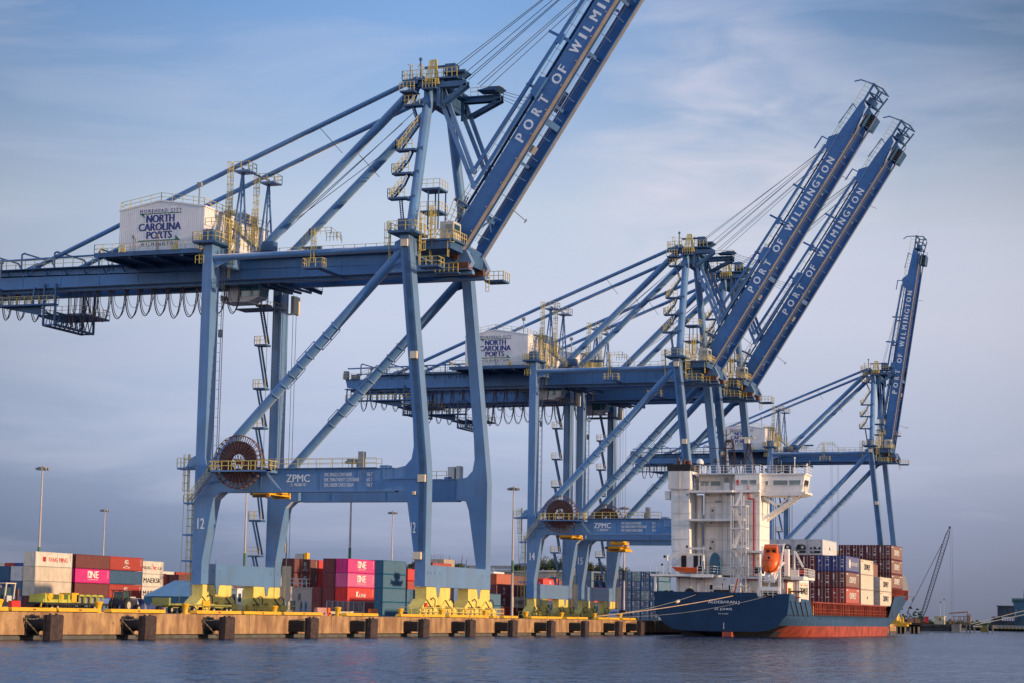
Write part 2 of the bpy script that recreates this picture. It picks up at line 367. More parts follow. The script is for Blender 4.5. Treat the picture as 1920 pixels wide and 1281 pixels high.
# ------------------------------------------------------------------ ship-to-shore cranes
W = 22.62; G = 30.48; DECK = 1.8
CRBASE = Vector((-15.2, 11.3, DECK))
def mirrorY(pts): return [(x, W-y, z) for x, y, z in pts]
def crane_common():
    t = thing('gantry_crane', CRBASE, None, 'crane', 'blue container gantry cranes along the quay')
    legs = {}
    for near in (True, False):
        ya = lambda a, b: (a, b) if near else (W-b, W-a)
        # landside leg (lower tapered + upper)
        m = MB(); y0, y1 = ya(0, 2.05)
        m.prism([(-31.85,8.1),(-30.48,8.1),(-29.45,14.6),(-29.1,16.2),(-28.2,17.0),(-27.2,17.15),(-27.2,19.85),(-30.3,19.9),(-31.85,19.9)], y0, y1)
        m.prism([(-31.85,19.9),(-30.3,19.9),(-30.3,20.5),(-30.55,21.5),(-30.55,50.9),(-31.85,50.9)], y0+(0 if near else -0.15), y1+(0.15 if near else 0))
        for z in (9.6, 14.6, 20.3, 26, 31.8, 37.6, 43.4): m.box(-31.865, y0-0.012, z, (-30.2 if z < 12 else -29.4) if z < 20 else -30.535, y1+0.012, z+0.05) if z > 20 else m.box(-31.865, y0-0.012, z, -31.0, y0, z+0.04)
        legs['L', near] = m.build('leg', BLUE, t)
        # waterside leg
        m = MB(); y0, y1 = ya(0, 1.75)
        m.prism([(-1.33,8.1),(0,8.1),(0,19.2),(-0.15,21),(-3.25,49.8),(-4.5,49.8),(-2.0,25.2),(-1.85,22.5),(-2.1,21.0),(-2.9,20.15),(-4.3,19.85),(-4.3,17.15),(-3.0,17.0),(-2.55,15.8)], y0, y1)
        legs['W', near] = m.build('leg', BLUE, t)
        # portal beam
        m = MB(); y0, y1 = ya(0.02, 1.3)
        m.box(-27.2, y0, 17.15, -4.3, y1, 19.85)
        m.box(-27.2, y0-0.1, 17.0, -4.3, y1+0.1, 17.15)
        m.box(-27.2, y0-0.1, 19.85, -4.3, y1+0.1, 19.93)
        for x in (-22.5, -14.3, -9.2, -5.8): m.box(x-0.02, y0-0.03, 17.15, x+0.02, y1, 19.85)
        m.box(-6.3, y0, 19.93, -5.2, y1, 20.25)
        pb = m.build('portal_beam', BLUE, t)
        if near:
            q = MB()
            q.text('ZPMC', (-17.35, -0.03, 18.72), (1,0,0), (0,0,1), 3.2, 0.95, 0.03)
            q.text('\u4e0a\u6d77\u632f\u534e', (-17.35, -0.03, 17.92), (1,0,0), (0,0,1), 2.3, 0.42, 0.02)
            q.build('maker_lettering', LETW, pb)
            q = MB()
            for s_, r_, z, w in (('SWL SINGLE CONTAINER','50LT',19.15,3.75),('SWL TWIN-TWENTY CONTAINER','65LT',18.5,4.75),('SWL UNDER CARGO BEAM','74LT',17.85,3.95)):
                q.text(s_, (-13.75+w/2, -0.03, z), (1,0,0), (0,0,1), w, 0.45, 0.012)
                q.text(r_, (-7.62, -0.03, z), (1,0,0), (0,0,1), 0.8, 0.45, 0.012)
            q.build('load_lettering', LETW, pb)
            q = MB(); q.path([(-5.7,-0.12,19.8),(-5.7,-0.12,18.7),(-5.5,-0.12,18.55),(-0.9,-0.12,18.55)], 0.06)
            q.build('conduit', BLUE, pb)
        # walkway railing on the portal beam
        m = MB(); yy = y0-0.35 if near else y1+0.35
        m.box(-28, min(yy, y0), 19.93, -6.6, max(yy, y0), 20.0)
        m.mi = 1; m.rail([(-28 if near else -27, yy, 20.0), (-6.6, yy, 20.0)], 1.15, 1.5, 0.045)
        if near: m.rail([(-20, y1, 20.0), (-6.6, y1, 20.0)], 1.15, 2.4, 0.035)
        m.build('walkway', [BLUE, YEL], t)
        m = MB(); x = -9.3
        if near: m.box(x, 0.1, 20.0, x+0.7, 0.9, 22.0); m.box(x-0.3, 0.3, 20.0, x-0.1, 0.8, 21.0)
        else:
            m.box(-5.8, y0, 20.0, -4.9, y1, 21.6); m.box(-4.6, y0, 20.0, -4.1, y1, 21.7)
        m.build('electrical_box', GREY if near else LGREY, t)
        # horizontal tie tube and diagonal brace
        yc = 0.55 if near else W-0.55
        m = MB(); m.tube((-30.5, yc, 47.3), (-3.6, yc, 47.38), 0.42, 12)
        m.prism([(-30.55,46.0),(-30.55,46.9),(-28.0,46.9)], yc-0.05, yc+0.05); m.prism([(-3.0,49.2),(-3.0,46.0),(-5.6,45.2),(-5.2,48.2)], yc-0.06, yc+0.06)
        m.build('tie_tube', BLUE, t)
        yc = 0.85 if near else W-0.85
        a = V(-4.0, yc, 47.4); b = V(-30.1, yc, 20.3); d = (b-a).normalized()
        m = MB(); m.tube(a, b, 0.62, 14)
        s0 = a+d*13.2; s1 = a+d*(25.0 if near else 27.5); k = 7
        n = d.cross(V(0,1,0)).normalized()
        for i in range(k+1):
            c = s0.lerp(s1, i/k); m.tube(c-d*0.06, c+d*0.06, 0.74, 14)
            if i < k:
                c2 = s0.lerp(s1, (i+1)/k); sgn = 1 if i % 4 < 2 else -1
                m.tube(c+n*0.86*sgn, c2+n*0.86*sgn, 0.05, 5); m.tube(c, c+n*0.86*sgn, 0.04, 4); m.tube(c2, c2+n*0.86*sgn, 0.04, 4)
        m.build('diagonal_brace', BLUE, t)
    # cable tray strips and junction boxes on the near waterside leg
    q = MB()
    for i in range(4):
        x = -0.30-0.19*i
        q.beam((x, -0.1, 9.6), (x-0.02, -0.1, 20), 0.09, 0.16); q.beam((x-0.02, -0.1, 20), (x-3.05, -0.1, 48.5), 0.09, 0.16)
    q.mi = 1
    for x, z, w in ((-0.95,9.2,1.0),(-0.6,18.6,0.95),(-2.0,33.8,0.9),(-3.6,47.9,0.9)): q.box(x-w/2, -0.45, z-0.45, x+w/2, -0.05, z+0.45)
    q.box(-1.75, -0.4, 16.6, -1.4, 0, 17.0)
    q.build('cable_tray', [DBLUE, TAN], legs['W', True])
    q = MB()
    for z in [22+1.2*i for i in range(22)]: q.beam((-30.2, 2.4, z), (-30.5, 2.2, z), 0.05)
    for o in (0, 0.5): q.beam((-30.15, 2.35+o, 21), (-30.15, 2.35+o, 47), 0.07)
    q.box(-30.5, 2.3, 37.2, -30.1, 2.7, 38.2)
    q.build('ladder', GREY, legs['L', True])
    # sills + lugs
    for xo in (-G, 0.0):
        m = MB(); m.box(xo-1.33, 0, 5.5, xo, W, 8.1)
        for y in (4.2, 18.3):
            m.prism([(y-0.7,5.5),(y+0.7,5.5),(y+0.35,4.25),(y-0.35,4.25)], xo-1.1, xo+0.06, 'X')
        for y in (0.9, 2.0, 3.2, 4.9, 19.6, 21.8): m.box(xo, y-0.12, 7.0, xo+0.05, y+0.12, 7.35)
        m.tube((xo-0.66, -0.05, 6.9), (xo-0.66, 0.02, 6.9), 0.42, 14)
        for y in (-0.03, 7.2, W-0.03): m.box(xo-1.36, y, 5.48, xo+0.025, y+0.06, 8.12)
        for y in (2.5, 5.0, 15.0): m.tube((xo-0.6, y, 8.1), (xo-0.6, y, 8.6), 0.12, 5, 0.03)
        m.build('sill_beam', BLUE, t)
        for ya_ in (-2.2, 11.9):
            m = MB(); xc = xo-0.66
            # equaliser uprights with lug slot
            for s_ in (0, 1):
                a0 = ya_+2.6 if s_ == 0 else ya_+7.0
                b0 = a0+3.4
                if s_ == 0: poly = [(a0,3.1),(b0-0.2,3.1),(b0+0.5,3.9),(b0,5.2),(b0-0.4,5.45),(a0,5.45)]
                else: poly = [(a0-0.6,3.9),(a0+0.2,3.1),(b0,3.1),(b0,5.45),(a0+0.3,5.45),(a0-0.1,5.2)]
                m.prism(poly, xc-0.75, xc+0.72, 'X')
            m.prism([(ya_+4.0,3.3),(ya_+9.0,3.3),(ya_+8.2,3.9),(ya_+4.8,3.9)], xc-0.7, xc+0.69, 'X')
            for s_ in (0, 1):
                c = ya_+3.1 if s_ == 0 else ya_+9.3
                m.prism([(c-2.2,2.5),(c+2.2,2.5),(c+2.1,3.3),(c+0.9,4.0),(c-0.6,4.0),(c-2.0,3.2)], xc-0.95, xc+0.9, 'X')
                m.prism([(c-2.9,2.05),(c+2.9,2.05),(c+2.9,2.75),(c+2.2,3.0),(c-2.2,3.0),(c-2.9,2.75)], xc-0.6, xc+0.95, 'X')
                m.box(xc+0.95, c-2.4, 2.3, xc+1.25, c-1.2, 2.8); m.box(xc+0.95, c+0.9, 2.35, xc+1.2, c+1.9, 2.9)
                m.box(xc-0.5, c-0.4, 4.0, xc+0.4, c+0.3, 4.5)
            m.mi = 1
            m.rail([(xc-0.9, ya_-1.2, 1.95), (xc+1.7, ya_-1.2, 1.95), (xc+1.7, ya_+13.0, 1.95), (xc-0.9, ya_+13.0, 1.95)], 1.05, 1.3, 0.05)
            m.box(xc+0.9, ya_-1.2, 1.9, xc+1.7, ya_+13, 1.98)
            bg = m.build('bogie', [CREAM, CREAM], t)
            for s_ in (0, 1):
                c = ya_+3.1 if s_ == 0 else ya_+9.3
                for dy in (-1.9, -0.3, 1.4):
                    w = MB(); w.tube((xc-0.1, c+dy, 2.28), (xc+0.98, c+dy, 2.28), 0.42, 14); w.mi = 1; w.tube((xc+0.98, c+dy, 2.28), (xc+1.02, c+dy, 2.28), 0.2, 10)
                    w.build('wheel', [BLACK, GREY], bg)
                w = MB(); w.beam((xc+0.95, c-0.9, 3.9), (xc+0.95, c+0.5, 3.1), 0.1); w.path([(xc+1.0, c+0.3, 3.9), (xc+1.05, c+0.9, 4.2), (xc+1.05, c+1.6, 3.9), (xc+1.0, c+1.7, 3.0)], 0.06)
                w.box(xc+0.9, c-1.0, 2.9, xc+1.15, c+0.7, 3.15)
                w.build('brake_linkage', BLACK, bg)
            if xo == 0 and ya_ < 0:
                w = MB(); w.tube((xc+1.0, -0.4, 3.2), (xc+1.12, -0.4, 3.2), 0.35, 12); w.build('hose_reel', RED, bg)
    # ground elevator booth between bogies landside
    m = MB(); m.box(-31.6, 10.2, 2.2, -30.6, 11.6, 5.0); m.box(-31.7, 10.1, 5.0, -30.5, 11.7, 5.15); m.mi = 1; m.box(-30.6, 10.5, 3.4, -30.57, 11.3, 4.5); m.box(-31.3, 10.18, 3.2, -30.8, 10.2, 4.4)
    m.build('checker_booth', [WHITE, GLASS], t)
    # cross beams at leg tops (run along the quay) with platforms
    for xo, zt in ((-31.2, 49.4), (-3.9, 49.4)):
        m = MB(); m.box(xo-0.55, 1.2, zt-2.6, xo+0.55, W-1.2, zt-0.2)
        if xo > -10:
            for y in (8.6, 14.0): m.prism([(-5.5,45.9),(1.5,45.9),(1.2,47.9),(-2.0,49.2),(-5.0,49.2)], y-0.5, y+0.5)
        m.build('cross_beam', BLUE, t)
        for near in (True, False):
            f = (lambda y: y) if near else (lambda y: W-y)
            yy = sorted((f(-1.0), f(3.6)))
            m = MB(); x0, x1 = xo-1.7, xo+(1.9 if xo > -10 else 1.6)
            m.box(x0, yy[0], zt-0.3, x1, yy[1], zt)
            m.box(xo-0.75, sorted((f(-0.08), f(2.35)))[0], zt+0.003, xo+0.7, sorted((f(-0.08), f(2.35)))[1], zt+1.6)
            m.mi = 1
            m.rail([(x0, f(3.6), zt), (x0, f(-1), zt), (x1, f(-1), zt), (x1, f(3.6), zt)], 1.15, 1.1, 0.05)
            if xo < -10: m.rail([(x1, f(3.6), zt), (x1, f(8), zt)], 1.15, 1.0, 0.05)
            m.build('leg_platform', [DBLUE, YEL], t)
            m = MB()
            if near:
                if xo < -10:
                    m.cage(x1+0.3, 2.4, zt-4.5, zt+2.2, (1,0)); m.cage(x0+0.6, 0.2, zt-2.8, zt+1, (0,-1)); m.rail([(x0+0.3,-0.6,zt-2.9),(x0+1.5,-0.6,zt-2.9)], 1.0, 0.6, 0.04)
                else:
                    m.cage(x1-0.3, 1.6, zt-4.0, zt+2.6, (1,0)); m.cage(x1+0.3, 3.6, zt-3.2, zt+3.4, (1,0)); m.cage(x0-0.2, 0.3, zt-3.5, zt+1.3, (-1,0))
                    m.rail([(-1.4,-0.4,44.9),(1.0,-0.4,44.9),(1.0,1.6,44.9)], 1.1, 0.9, 0.05)
                    m.mi = 1; m.box(-1.6,-0.5,44.7,1.1,1.7,44.9); m.mi = 0
                m.build('caged_ladder', [YEL, DBLUE], t)
    # trolley girders
    for yg in (8.0, 13.8):
        m = MB(); m.prism([(-72.9,47.6),(-72.5,46.0),(-70,45.75),(1.6,45.75),(2.2,46.6),(1.4,48.2),(-67.5,48.25),(-69.5,47.4),(-72.9,47.4)], yg, yg+1.2)
        m.box(-73, yg-0.25, 45.62, 2.0, yg+1.45, 45.75)
        m.box(-66, yg-0.15, 48.25, -7, yg+1.35, 48.32)
        yr = yg+1.2 if yg < 10 else yg
        m.box(-72, yr-0.5, 45.2, 2.0, yr+0.5, 45.6)
        for x in range(-70, 2, 6): m.box(x, yg-0.06, 45.75, x+0.1, yg, 48.2)
        m.build('trolley_girder', BLUE, t)
    m = MB()
    for x in (-72.5, -62, -44, -20, -8, 0.9): m.box(x, 9.2, 46.3, x+0.8, 13.4, 47.9)
    m.build('girder_tie', DBLUE, t)
    # girder top walkways
    for near in (True, False):
        f = (lambda y: y) if near else (lambda y: W-y)
        m = MB(); a, b = sorted((f(7.0), f(8.0)))
        m.box(-68, a, 48.2, -46.5, b, 48.3); m.box(-30, a, 48.2, -6, b, 48.3)
        for x in range(-66, -46, 3): m.beam((x, f(7.1), 48.1), (x, f(8.0), 47.4), 0.1)
        m.mi = 1; m.rail([(-73, f(7.0), 47.5), (-69.5, f(7.0), 47.5), (-67.6, f(7.0), 48.3), (-46.5, f(7.0), 48.3)], 1.1, 1.5, 0.045)
        m.rail([(-29, f(7.0), 48.3), (-6, f(7.0), 48.3)], 1.1, 1.5, 0.04)
        m.rail([(-16, f(3.4), 49.3), (-14, f(3.4), 49.3)], 1.1, 0.5, 0.04)
        m.build('girder_walkway', [DBLUE, YEL], t)
    m = MB(); m.box(-17.2, -0.9, 45.1, -14.5, 0.3, 45.3); m.box(-16.2, 0.9, 45.3, -15.6, 8, 45.5)
    m.mi = 1; m.rail([(-17.2, 0.3, 45.3), (-17.2, -0.9, 45.3), (-14.5, -0.9, 45.3), (-14.5, 0.3, 45.3)], 1.1, 0.8, 0.045)
    m.cage(-16.3, 0.0, 46.0, 50.2, (0,1)); m.rail([(-18, 0.5, 48.4), (-17, 0.5, 49.6), (-14, 0.5, 49.6), (-12.5, 0.5, 48.4)], 0.9, 0.8, 0.04)
    m.build('inspection_platform', [DBLUE, YEL], t)
    # backreach pipe frames
    m = MB()
    for x in (-69.3, -63.8, -58.6, -51.6):
        m.path([(x, 7.2, 48.2), (x, 7.2, 50.35), (x+0.3, 7.3, 50.5), (x+0.6, 13.8, 50.4), (x+0.6, 15.2, 49.2), (x+0.6, 15.2, 48.0)], 0.13, 6)
    m.tube((-73, 9.2, 49.9), (-48, 9.2, 50.2), 0.14, 6); m.tube((-73, 13.6, 49.3), (-48, 13.6, 49.3), 0.12, 6)
    m.tube((-67.5, 8.0, 50.1), (-67.5, 8.0, 48.3), 0.1, 5)
    m.build('pipe_frame', BLUE, t)
    m = MB(); m.box(-67.3, 6.9, 49.2, -66.8, 7.4, 49.7); m.tube((-67.05, 7.1, 47.0), (-67.05, 7.1, 49.2), 0.1, 5); m.box(-71.5, 7.5, 47.6, -70.2, 9, 48.5); m.box(-73, 7.2, 47.6, -72.2, 8.2, 49.2)
    m.build('floodlight', GREY, t)
    # hanging service walkway under the backreach
    m = MB()
    m.box(-72.5, 7.2, 43.2, -58.4, 8.4, 43.42)
    for x in (-71.8, -70.5, -67.5, -66.3, -62.5, -61.5): m.beam((x, 8.3, 43.3), (x, 8.3, 45.8), 0.16)
    for x in (-72.3, -67.3, -61.8): m.beam((x, 7.3, 43.3), (x, 7.6, 45.8), 0.2)
    m.prism([(-67.5,43.2),(-61,43.2),(-61,42.0),(-61.4,42.0)], 8.2, 8.3)
    m.mi = 1; m.rail([(-72.5, 7.2, 43.4), (-58.4, 7.2, 43.4)], 1.1, 1.2, 0.045); m.rail([(-72.5, 8.4, 43.4), (-58.4, 8.4, 43.4)], 1.1, 1.6, 0.04)
    m.build('service_walkway', [DBLUE, YEL], t)
    m = MB()
    for y in (7.6, 17.6):
        for x in (-60.2, -58.4): m.beam((x, y, 40.5), (x, y, 46.2), 0.26)
        m.beam((-60.2, y, 40.5), (-58.4, y, 40.5), 0.2)
    for x in (-60.2, -58.4):
        m.beam((x, 7.6, 40.5), (x, 17.6, 40.5), 0.3)
        m.beam((x, 7.6, 42.2), (x, 17.6, 42.2), 0.22)
        for i in range(8): m.beam((x, 8.2+i*1.2, 40.5), (x, 8.8+i*1.2, 42.2), 0.1); m.beam((x, 8.8+i*1.2, 42.2), (x, 9.4+i*1.2, 40.5), 0.1)
    m.beam((-60.2, 7.6, 43.4), (-58.4, 7.6, 45.8), 0.12); m.beam((-58.4,17.6,42.2),(-58.4,15,45.8),0.14)
    m.box(-62.4, 9.8, 42.0, -55.0, 16.2, 42.25)
    m.beam((-62.2, 9.8, 43.4), (-60.4, 9.8, 42.2), 0.14)
    m.mi = 1; m.rail([(-62.4, 9.8, 42.25), (-62.4, 16.2, 42.25), (-55, 16.2, 42.25), (-55, 9.8, 42.25), (-62.4, 9.8, 42.25)], 1.1, 0.9, 0.04)
    m.build('service_platform', [DBLUE, YEL], t)
    # machinery house
    m = MB(); hy0, hy1 = 2.0, 20.4
    m.prism([(-45.5,48.7),(-32.9,48.7),(-32.9,54.45),(-39.4,55.55),(-45.5,54.45)], hy0, hy1)
    for i in range(42):
        x = -45.4+i*0.3; zt = 54.4+1.1*(1-abs(x+39.4)/6.3)
        m.box(x, hy0-0.035, 48.75, x+0.13, hy0, zt-0.05)
    for i in range(60): y = hy0+0.1+i*0.305; m.box(-32.9, y, 48.75, -32.865, y+0.13, 54.4)
    m.mi = 1
    m.prism([(-45.6,54.4),(-45.6,54.6),(-39.4,55.7),(-32.75,54.6),(-32.75,54.4),(-39.4,55.5)], hy0-0.12, hy1+0.1)
    hs = m.build('machinery_house', [HOUSE, WHITE], t)
    m = MB(); zr = 54.6
    m.rail([(-45.4, hy0, zr), (-39.4, hy0, zr+1.05), (-33, hy0, zr)], 1.0, 1.7, 0.045)
    m.rail([(-33, hy0, zr), (-33, hy1, zr)], 1.0, 1.7, 0.045); m.rail([(-45.4, hy0, zr), (-45.4, hy1, zr)], 1.0, 2.2, 0.04)
    m.build('roof_railing', YEL, hs)
    m = MB(); yy = hy0-0.06
    def T(s_, x, z, w, h, o, sp=1.0): m.text(s_, (x, yy, z), (1,0,0), (0.0,0,1), w, h, o, sp)
    T('MOREHEAD CITY', -39.35, 54.25, 6.2, 0.46, 0.02, 1.35); T('NORTH', -39.4, 53.2, 4.1, 1.02, 0.07); T('CAROLINA', -39.45, 52.1, 6.2, 1.0, 0.07)
    T('PORTS', -39.5, 51.0, 3.7, 0.98, 0.07); T('WILMINGTON', -39.5, 49.8, 5.5, 0.44, 0.02, 1.6)
    m.mi = 1
    m.add([(-42.4,yy,53.82),(-36.3,yy,53.82),(-36.3,yy,53.94),(-42.5,yy,53.94)], [(0,1,2,3)]); m.add([(-42.5,yy,53.94),(-41.75,yy,53.3),(-41.9,yy,53.94)], [(0,1,2)])
    m.add([(-42.6,yy,50.2),(-36.4,yy,50.2),(-36.5,yy,50.34),(-42.6,yy,50.34)], [(0,1,2,3)]); m.add([(-36.4,yy,50.2),(-37.1,yy,50.34),(-37.1,yy,50.9)], [(0,1,2)])
    m.build('port_sign', [NAVY, GREEN], hs)
    m = MB(); m.box(-36.5, 15, 55, -34.0, 19, 56.2); m.box(-35.5, 12, 55, -34.2, 13.5, 55.9)
    m.build('air_conditioner', GREY, hs)
    m = MB(); m.box(-32.9, 8.5, 49.0, -32.84, 9.5, 51.2); m.box(-32.9, 16.0, 49.2, -32.84, 17.6, 51.4); m.build('door', LGREY, hs)
    m = MB(); m.tube((-33.9, 2.2, 54.5), (-33.9, 2.2, 57.2), 0.1, 6); m.box(-34.2, 2.0, 57.2, -33.6, 2.5, 57.75)
    for x in (-41.8, -38.3):
        m.beam((x-0.15, -0.4, 48.5), (x-0.15, -0.4, 50.2), 0.08); m.beam((x+0.15, -0.4, 48.5), (x+0.15, -0.4, 50.2), 0.08); m.box(x-0.2, -0.7, 50.2, x+0.2, -0.3, 50.6)
    m.build('floodlight', GREY, t)
    m = MB(); m.box(-47.8, -0.3, 48.3, -32.0, 21.8, 48.55)
    for x in (-46.5, -42.8, -39.0, -35.2): m.box(x, 0, 47.7, x+0.3, 21.5, 48.3)
    for y in (0.2, 7.4, 15, 21.2): m.box(-47.5, y, 47.85, -32.3, y+0.3, 48.3)
    m.box(-47.8, -0.35, 47.95, -32.0, -0.2, 48.5)
    m.mi = 1; m.rail([(-47.8, 3, 48.55), (-47.8, -0.3, 48.55), (-33, -0.3, 48.55)], 1.1, 1.4, 0.04)
    for x in (-44.0, -36.2): m.path([(x, -0.5, 48.4), (x, -0.5, 49.3), (x+0.9, -0.5, 49.3), (x+0.9, -0.5, 48.4)], 0.07); m.box(x+0.2,-0.4,48.5,x+0.7,-0.1,49)
    m.mi = 0; m.stair((-45.5, -0.2, 48.2), (-47.4, 3.5, 46.8), (0.7, 0, 0))
    m.build('house_platform', [DBLUE, YEL], t)
    # stairs by the house, down to girder
    m = MB(); m.stair((-29.4, 3.2, 51.6), (-25.6, 3.2, 48.4), (0, 0.9, 0)); m.mi = 1; m.rail([(-29.4, 2.7, 51.6), (-25.6, 2.7, 48.4)], 1.0, 1.0, 0.05); m.rail([(-29.4, 3.7, 51.6), (-25.6, 3.7, 48.4)], 1.0, 1.0, 0.05)
    m.rail([(-32, 0.6, 51.6), (-29.4, 0.6, 51.6), (-29.4, 5.6, 51.6)], 1.0, 0.8, 0.05); m.rail([(-31, 7.6, 51.6), (-28.0, 7.6, 51.6)], 1.0, 0.6, 0.05); m.rail([(-27, 14.6, 49.4), (-24.0, 14.6, 49.4)], 1.2, 0.5, 0.05); m.rail([(-27, 16.6, 49.8), (-24.0, 16.6, 49.8)], 1.2, 0.5, 0.05)
    m.mi = 2; m.box(-24.8, 14.8, 50.6, -22.2, 15.4, 51.0); m.box(-26.5, 6.0, 49.0, -24.8, 7.2, 50.2)
    m.build('access_stair', [GREY, YEL, DBLUE], t)
    # cable reel
    m = MB(); cx, cz = -25.1, 20.75; y = -1.35; R = 3.3
    ring = lambda r, yy: [(cx+r*math.cos(2*math.pi*i/48), yy, cz+r*math.sin(2*math.pi*i/48)) for i in range(49)]
    m.path(ring(R, y-0.25), 0.05, 4); m.path(ring(R, y+0.35), 0.05, 4)
    for i in range(30):
        a = 2*math.pi*(i+0.3)/30; c, s_ = math.cos(a), math.sin(a)
        for yy in (y-0.25, y+0.35): m.beam((cx+(0.35 if i % 3 == 0 else 1.2)*c, yy, cz+(0.35 if i % 3 == 0 else 1.2)*s_), (cx+R*c, yy, cz+R*s_), 0.075)
        m.beam((cx+R*c, y-0.25, cz+R*s_), (cx+R*c, y+0.35, cz+R*s_), 0.1, 0.16)
    m.tube((cx, y-0.4, cz), (cx, y+1.2, cz), 0.3, 12)
    m.mi = 1
    N_ = 40; v_ = []
    for yy in (y-0.15, y+0.25):
        for r in (1.0, 2.62):
            for i in range(N_): v_.append((cx+r*math.cos(2*math.pi*i/N_), yy, cz+r*math.sin(2*math.pi*i/N_)))
    f_ = []
    for i in range(N_):
        j = (i+1) % N_
        f_ += [(i, j, N_+j, N_+i), (2*N_+i, 3*N_+i, 3*N_+j, 2*N_+j), (N_+i, N_+j, 3*N_+j, 3*N_+i), (i, 2*N_+i, 2*N_+j, j)]
    m.add(v_, f_)
    m.build('cable_reel', [RUST, REELD], t)
    m = MB(); m.box(-28.6, -2.6, 19.45, -20.2, -1.85, 19.65); m.box(-28.6, -2.6, 19.35, -28.3, 0.1, 19.65); m.box(-20.5, -2.6, 19.35, -20.2, 0.1, 19.65)
    m.beam((-20.9, -2.2, 19.4), (-20.0, 0, 17.5), 0.06); m.beam((-20.6, -2.2, 19.4), (-19.6, 0, 17.2), 0.06)
    m.mi = 1; m.rail([(-28.6, 0, 19.65), (-28.6, -2.6, 19.65), (-20.2, -2.6, 19.65), (-20.2, 0, 19.65)], 1.15, 0.95, 0.05)
    m.rail([(-28.5, -1.85, 19.65), (-20.3, -1.85, 19.65)], 1.15, 2.4, 0.04)
    m.mi = 2; m.stair((-32.0, -0.9, 15.8), (-29.0, -0.9, 19.4), (0, 0.8, 0)); m.mi = 1; m.rail([(-32.0, -1.3, 15.8), (-29.0, -1.3, 19.4)], 1.0, 0.8, 0.05)
    m.build('reel_platform', [BLUE, YEL, GREY], t)
    # ladder stack on the outer side of the near landside leg
    m = MB(); m.cage(-32.5, 1.0, 4.0, 16.0, (-1,0), 0.4); m.cage(-33.3, 1.0, 15.5, 22.0, (-1,0), 0.4)
    for z in (8.3, 11.6, 15.6): m.mi = 1; m.box(-33.6, 0.4, z, -31.85, 1.7, z+0.2); m.mi = 0
    m.mi = 1; m.box(-34.6, 0.2, 20.0, -31.9, 1.8, 20.25); m.prism([(-33.2,20.25),(-31.9,20.25),(-31.9,21.7),(-32.5,21.4)], -0.05, 0.1); m.mi = 0
    m.rail([(-34.6, 0.2, 20.25), (-31.9, 0.2, 20.25)], 1.2, 0.5, 0.05); m.rail([(-33.6, 0.4, 15.8), (-31.9, 0.4, 15.8)], 1.0, 0.6, 0.05)
    m.beam((-33.8, 0.6, 3.0), (-33.6, 0.6, 20.0), 0.05)
    m.build('caged_ladder', [YEL, BLUE], t)
    # zig-zag stairs on far landside leg
    m = MB(); zs = [9.8, 14.6, 21.8, 27.2, 32.6, 38.6, 44.1]
    for i in range(len(zs)-1):
        a, b = zs[i], zs[i+1]; y = 19.4
        mid = (a+b)/2
        m.stair((-31.95, y, a+0.1), (-33.0, y, b), (0, 0.9, 0)) if False else None
        m.stair((-32.0, y, a), (-33.1, y, b-0.4), (0, 0.9, 0))
        m.box(-33.7, y-0.6, b-0.35, -31.9, y+0.9, b-0.1)
        m.mi = 1; m.rail([(-31.9, y-0.6, b-0.1), (-33.7, y-0.6, b-0.1), (-33.7, y+0.9, b-0.1)], 1.1, 0.8, 0.045); m.mi = 0
    m.stair((-31.9, 19.4, 5.5), (-33.0, 19.4, 9.5), (0, 0.9, 0)); m.box(-33.7, 18.8, 9.5, -31.9, 20.3, 9.7)
    m.mi = 1; m.rail([(-31.9, 18.8, 9.7), (-33.7, 18.8, 9.7)], 1.1, 0.8, 0.045)
    m.build('stair_tower', [DBLUE, YEL], t)
    m = MB(); m.box(-30.4, 23.0, 43.2, -29.9, 24.9, 45.7); m.box(-30.6, 22.62, 43.0, -29.8, 23.0, 43.2); m.build('lift_cabin', TAN, t)
    m = MB(); m.box(-30.5, 22.9, 3.6, -29.9, 24.6, 8.4); m.beam((-30.2, 23.6, 8.4), (-30.2, 23.6, 10.2), 0.1); m.box(-30.45,22.7,10.2,-30.0,23.3,11.6); m.build('lift_cabin', TAN, t)
    m = MB()
    for x, y in ((-30.2, 23.4), (-30.2, 24.4), (-30.3, 20.4)): m.beam((x, y, 4), (x, y, 46), 0.05)
    m.build('lift_cable', ROPE, t)
    # masts, struts, backstays
    for near in (True, False):
        f = (lambda y: y) if near else (lambda y: W-y)
        m = MB(); m.tube((-3.5, f(1.4), 49.4), (-4.0, f(8.0), 69.8), 0.66, 14); m.build('mast_leg', BLUE, t)
        m = MB(); m.tube((-27.9, f(7.6), 48.9), (-4.5, f(7.5), 71.0), 0.58, 12); m.prism([(-29.5,48.2),(-25.5,48.2),(-27.0,50.2),(-28.2,49.9)], f(8.2)-0.3, f(8.2)+0.3); m.build('rear_strut', BLUE, t)
        m = MB(); m.tube((-62.5, f(7.7), 48.3), (-31.0, f(7.5), 61.0), 0.32, 10); m.tube((-31.0, f(7.5), 61.0), (-5.5, f(7.5), 71.0), 0.34, 10); m.prism([(-64,48.2),(-61,48.2),(-61.6,49.2)], f(7.9)-0.2, f(7.9)+0.2); m.build('backstay', BLUE, t)
        m = MB()
        for a in (-0.8, 0.8): m.beam((-30.6+a*1.1, f(7.5)+a*0.2, 51.0), (-30.4, f(7.5), 60.6), 0.2)
        m.beam((-30.2, f(7.5)-0.9, 50), (-30.4, f(7.5), 60.6), 0.18)
        for z in (53.5, 56, 58.4): m.beam((-30.9+(z-51)*0.05, f(7.5), z), (-29.9-(z-51)*0.03, f(7.5), z+1.6), 0.1)
        m.box(-31.2, f(7.5)-1.2, 59.9, -29.0, f(7.5)+1.2, 60.1)
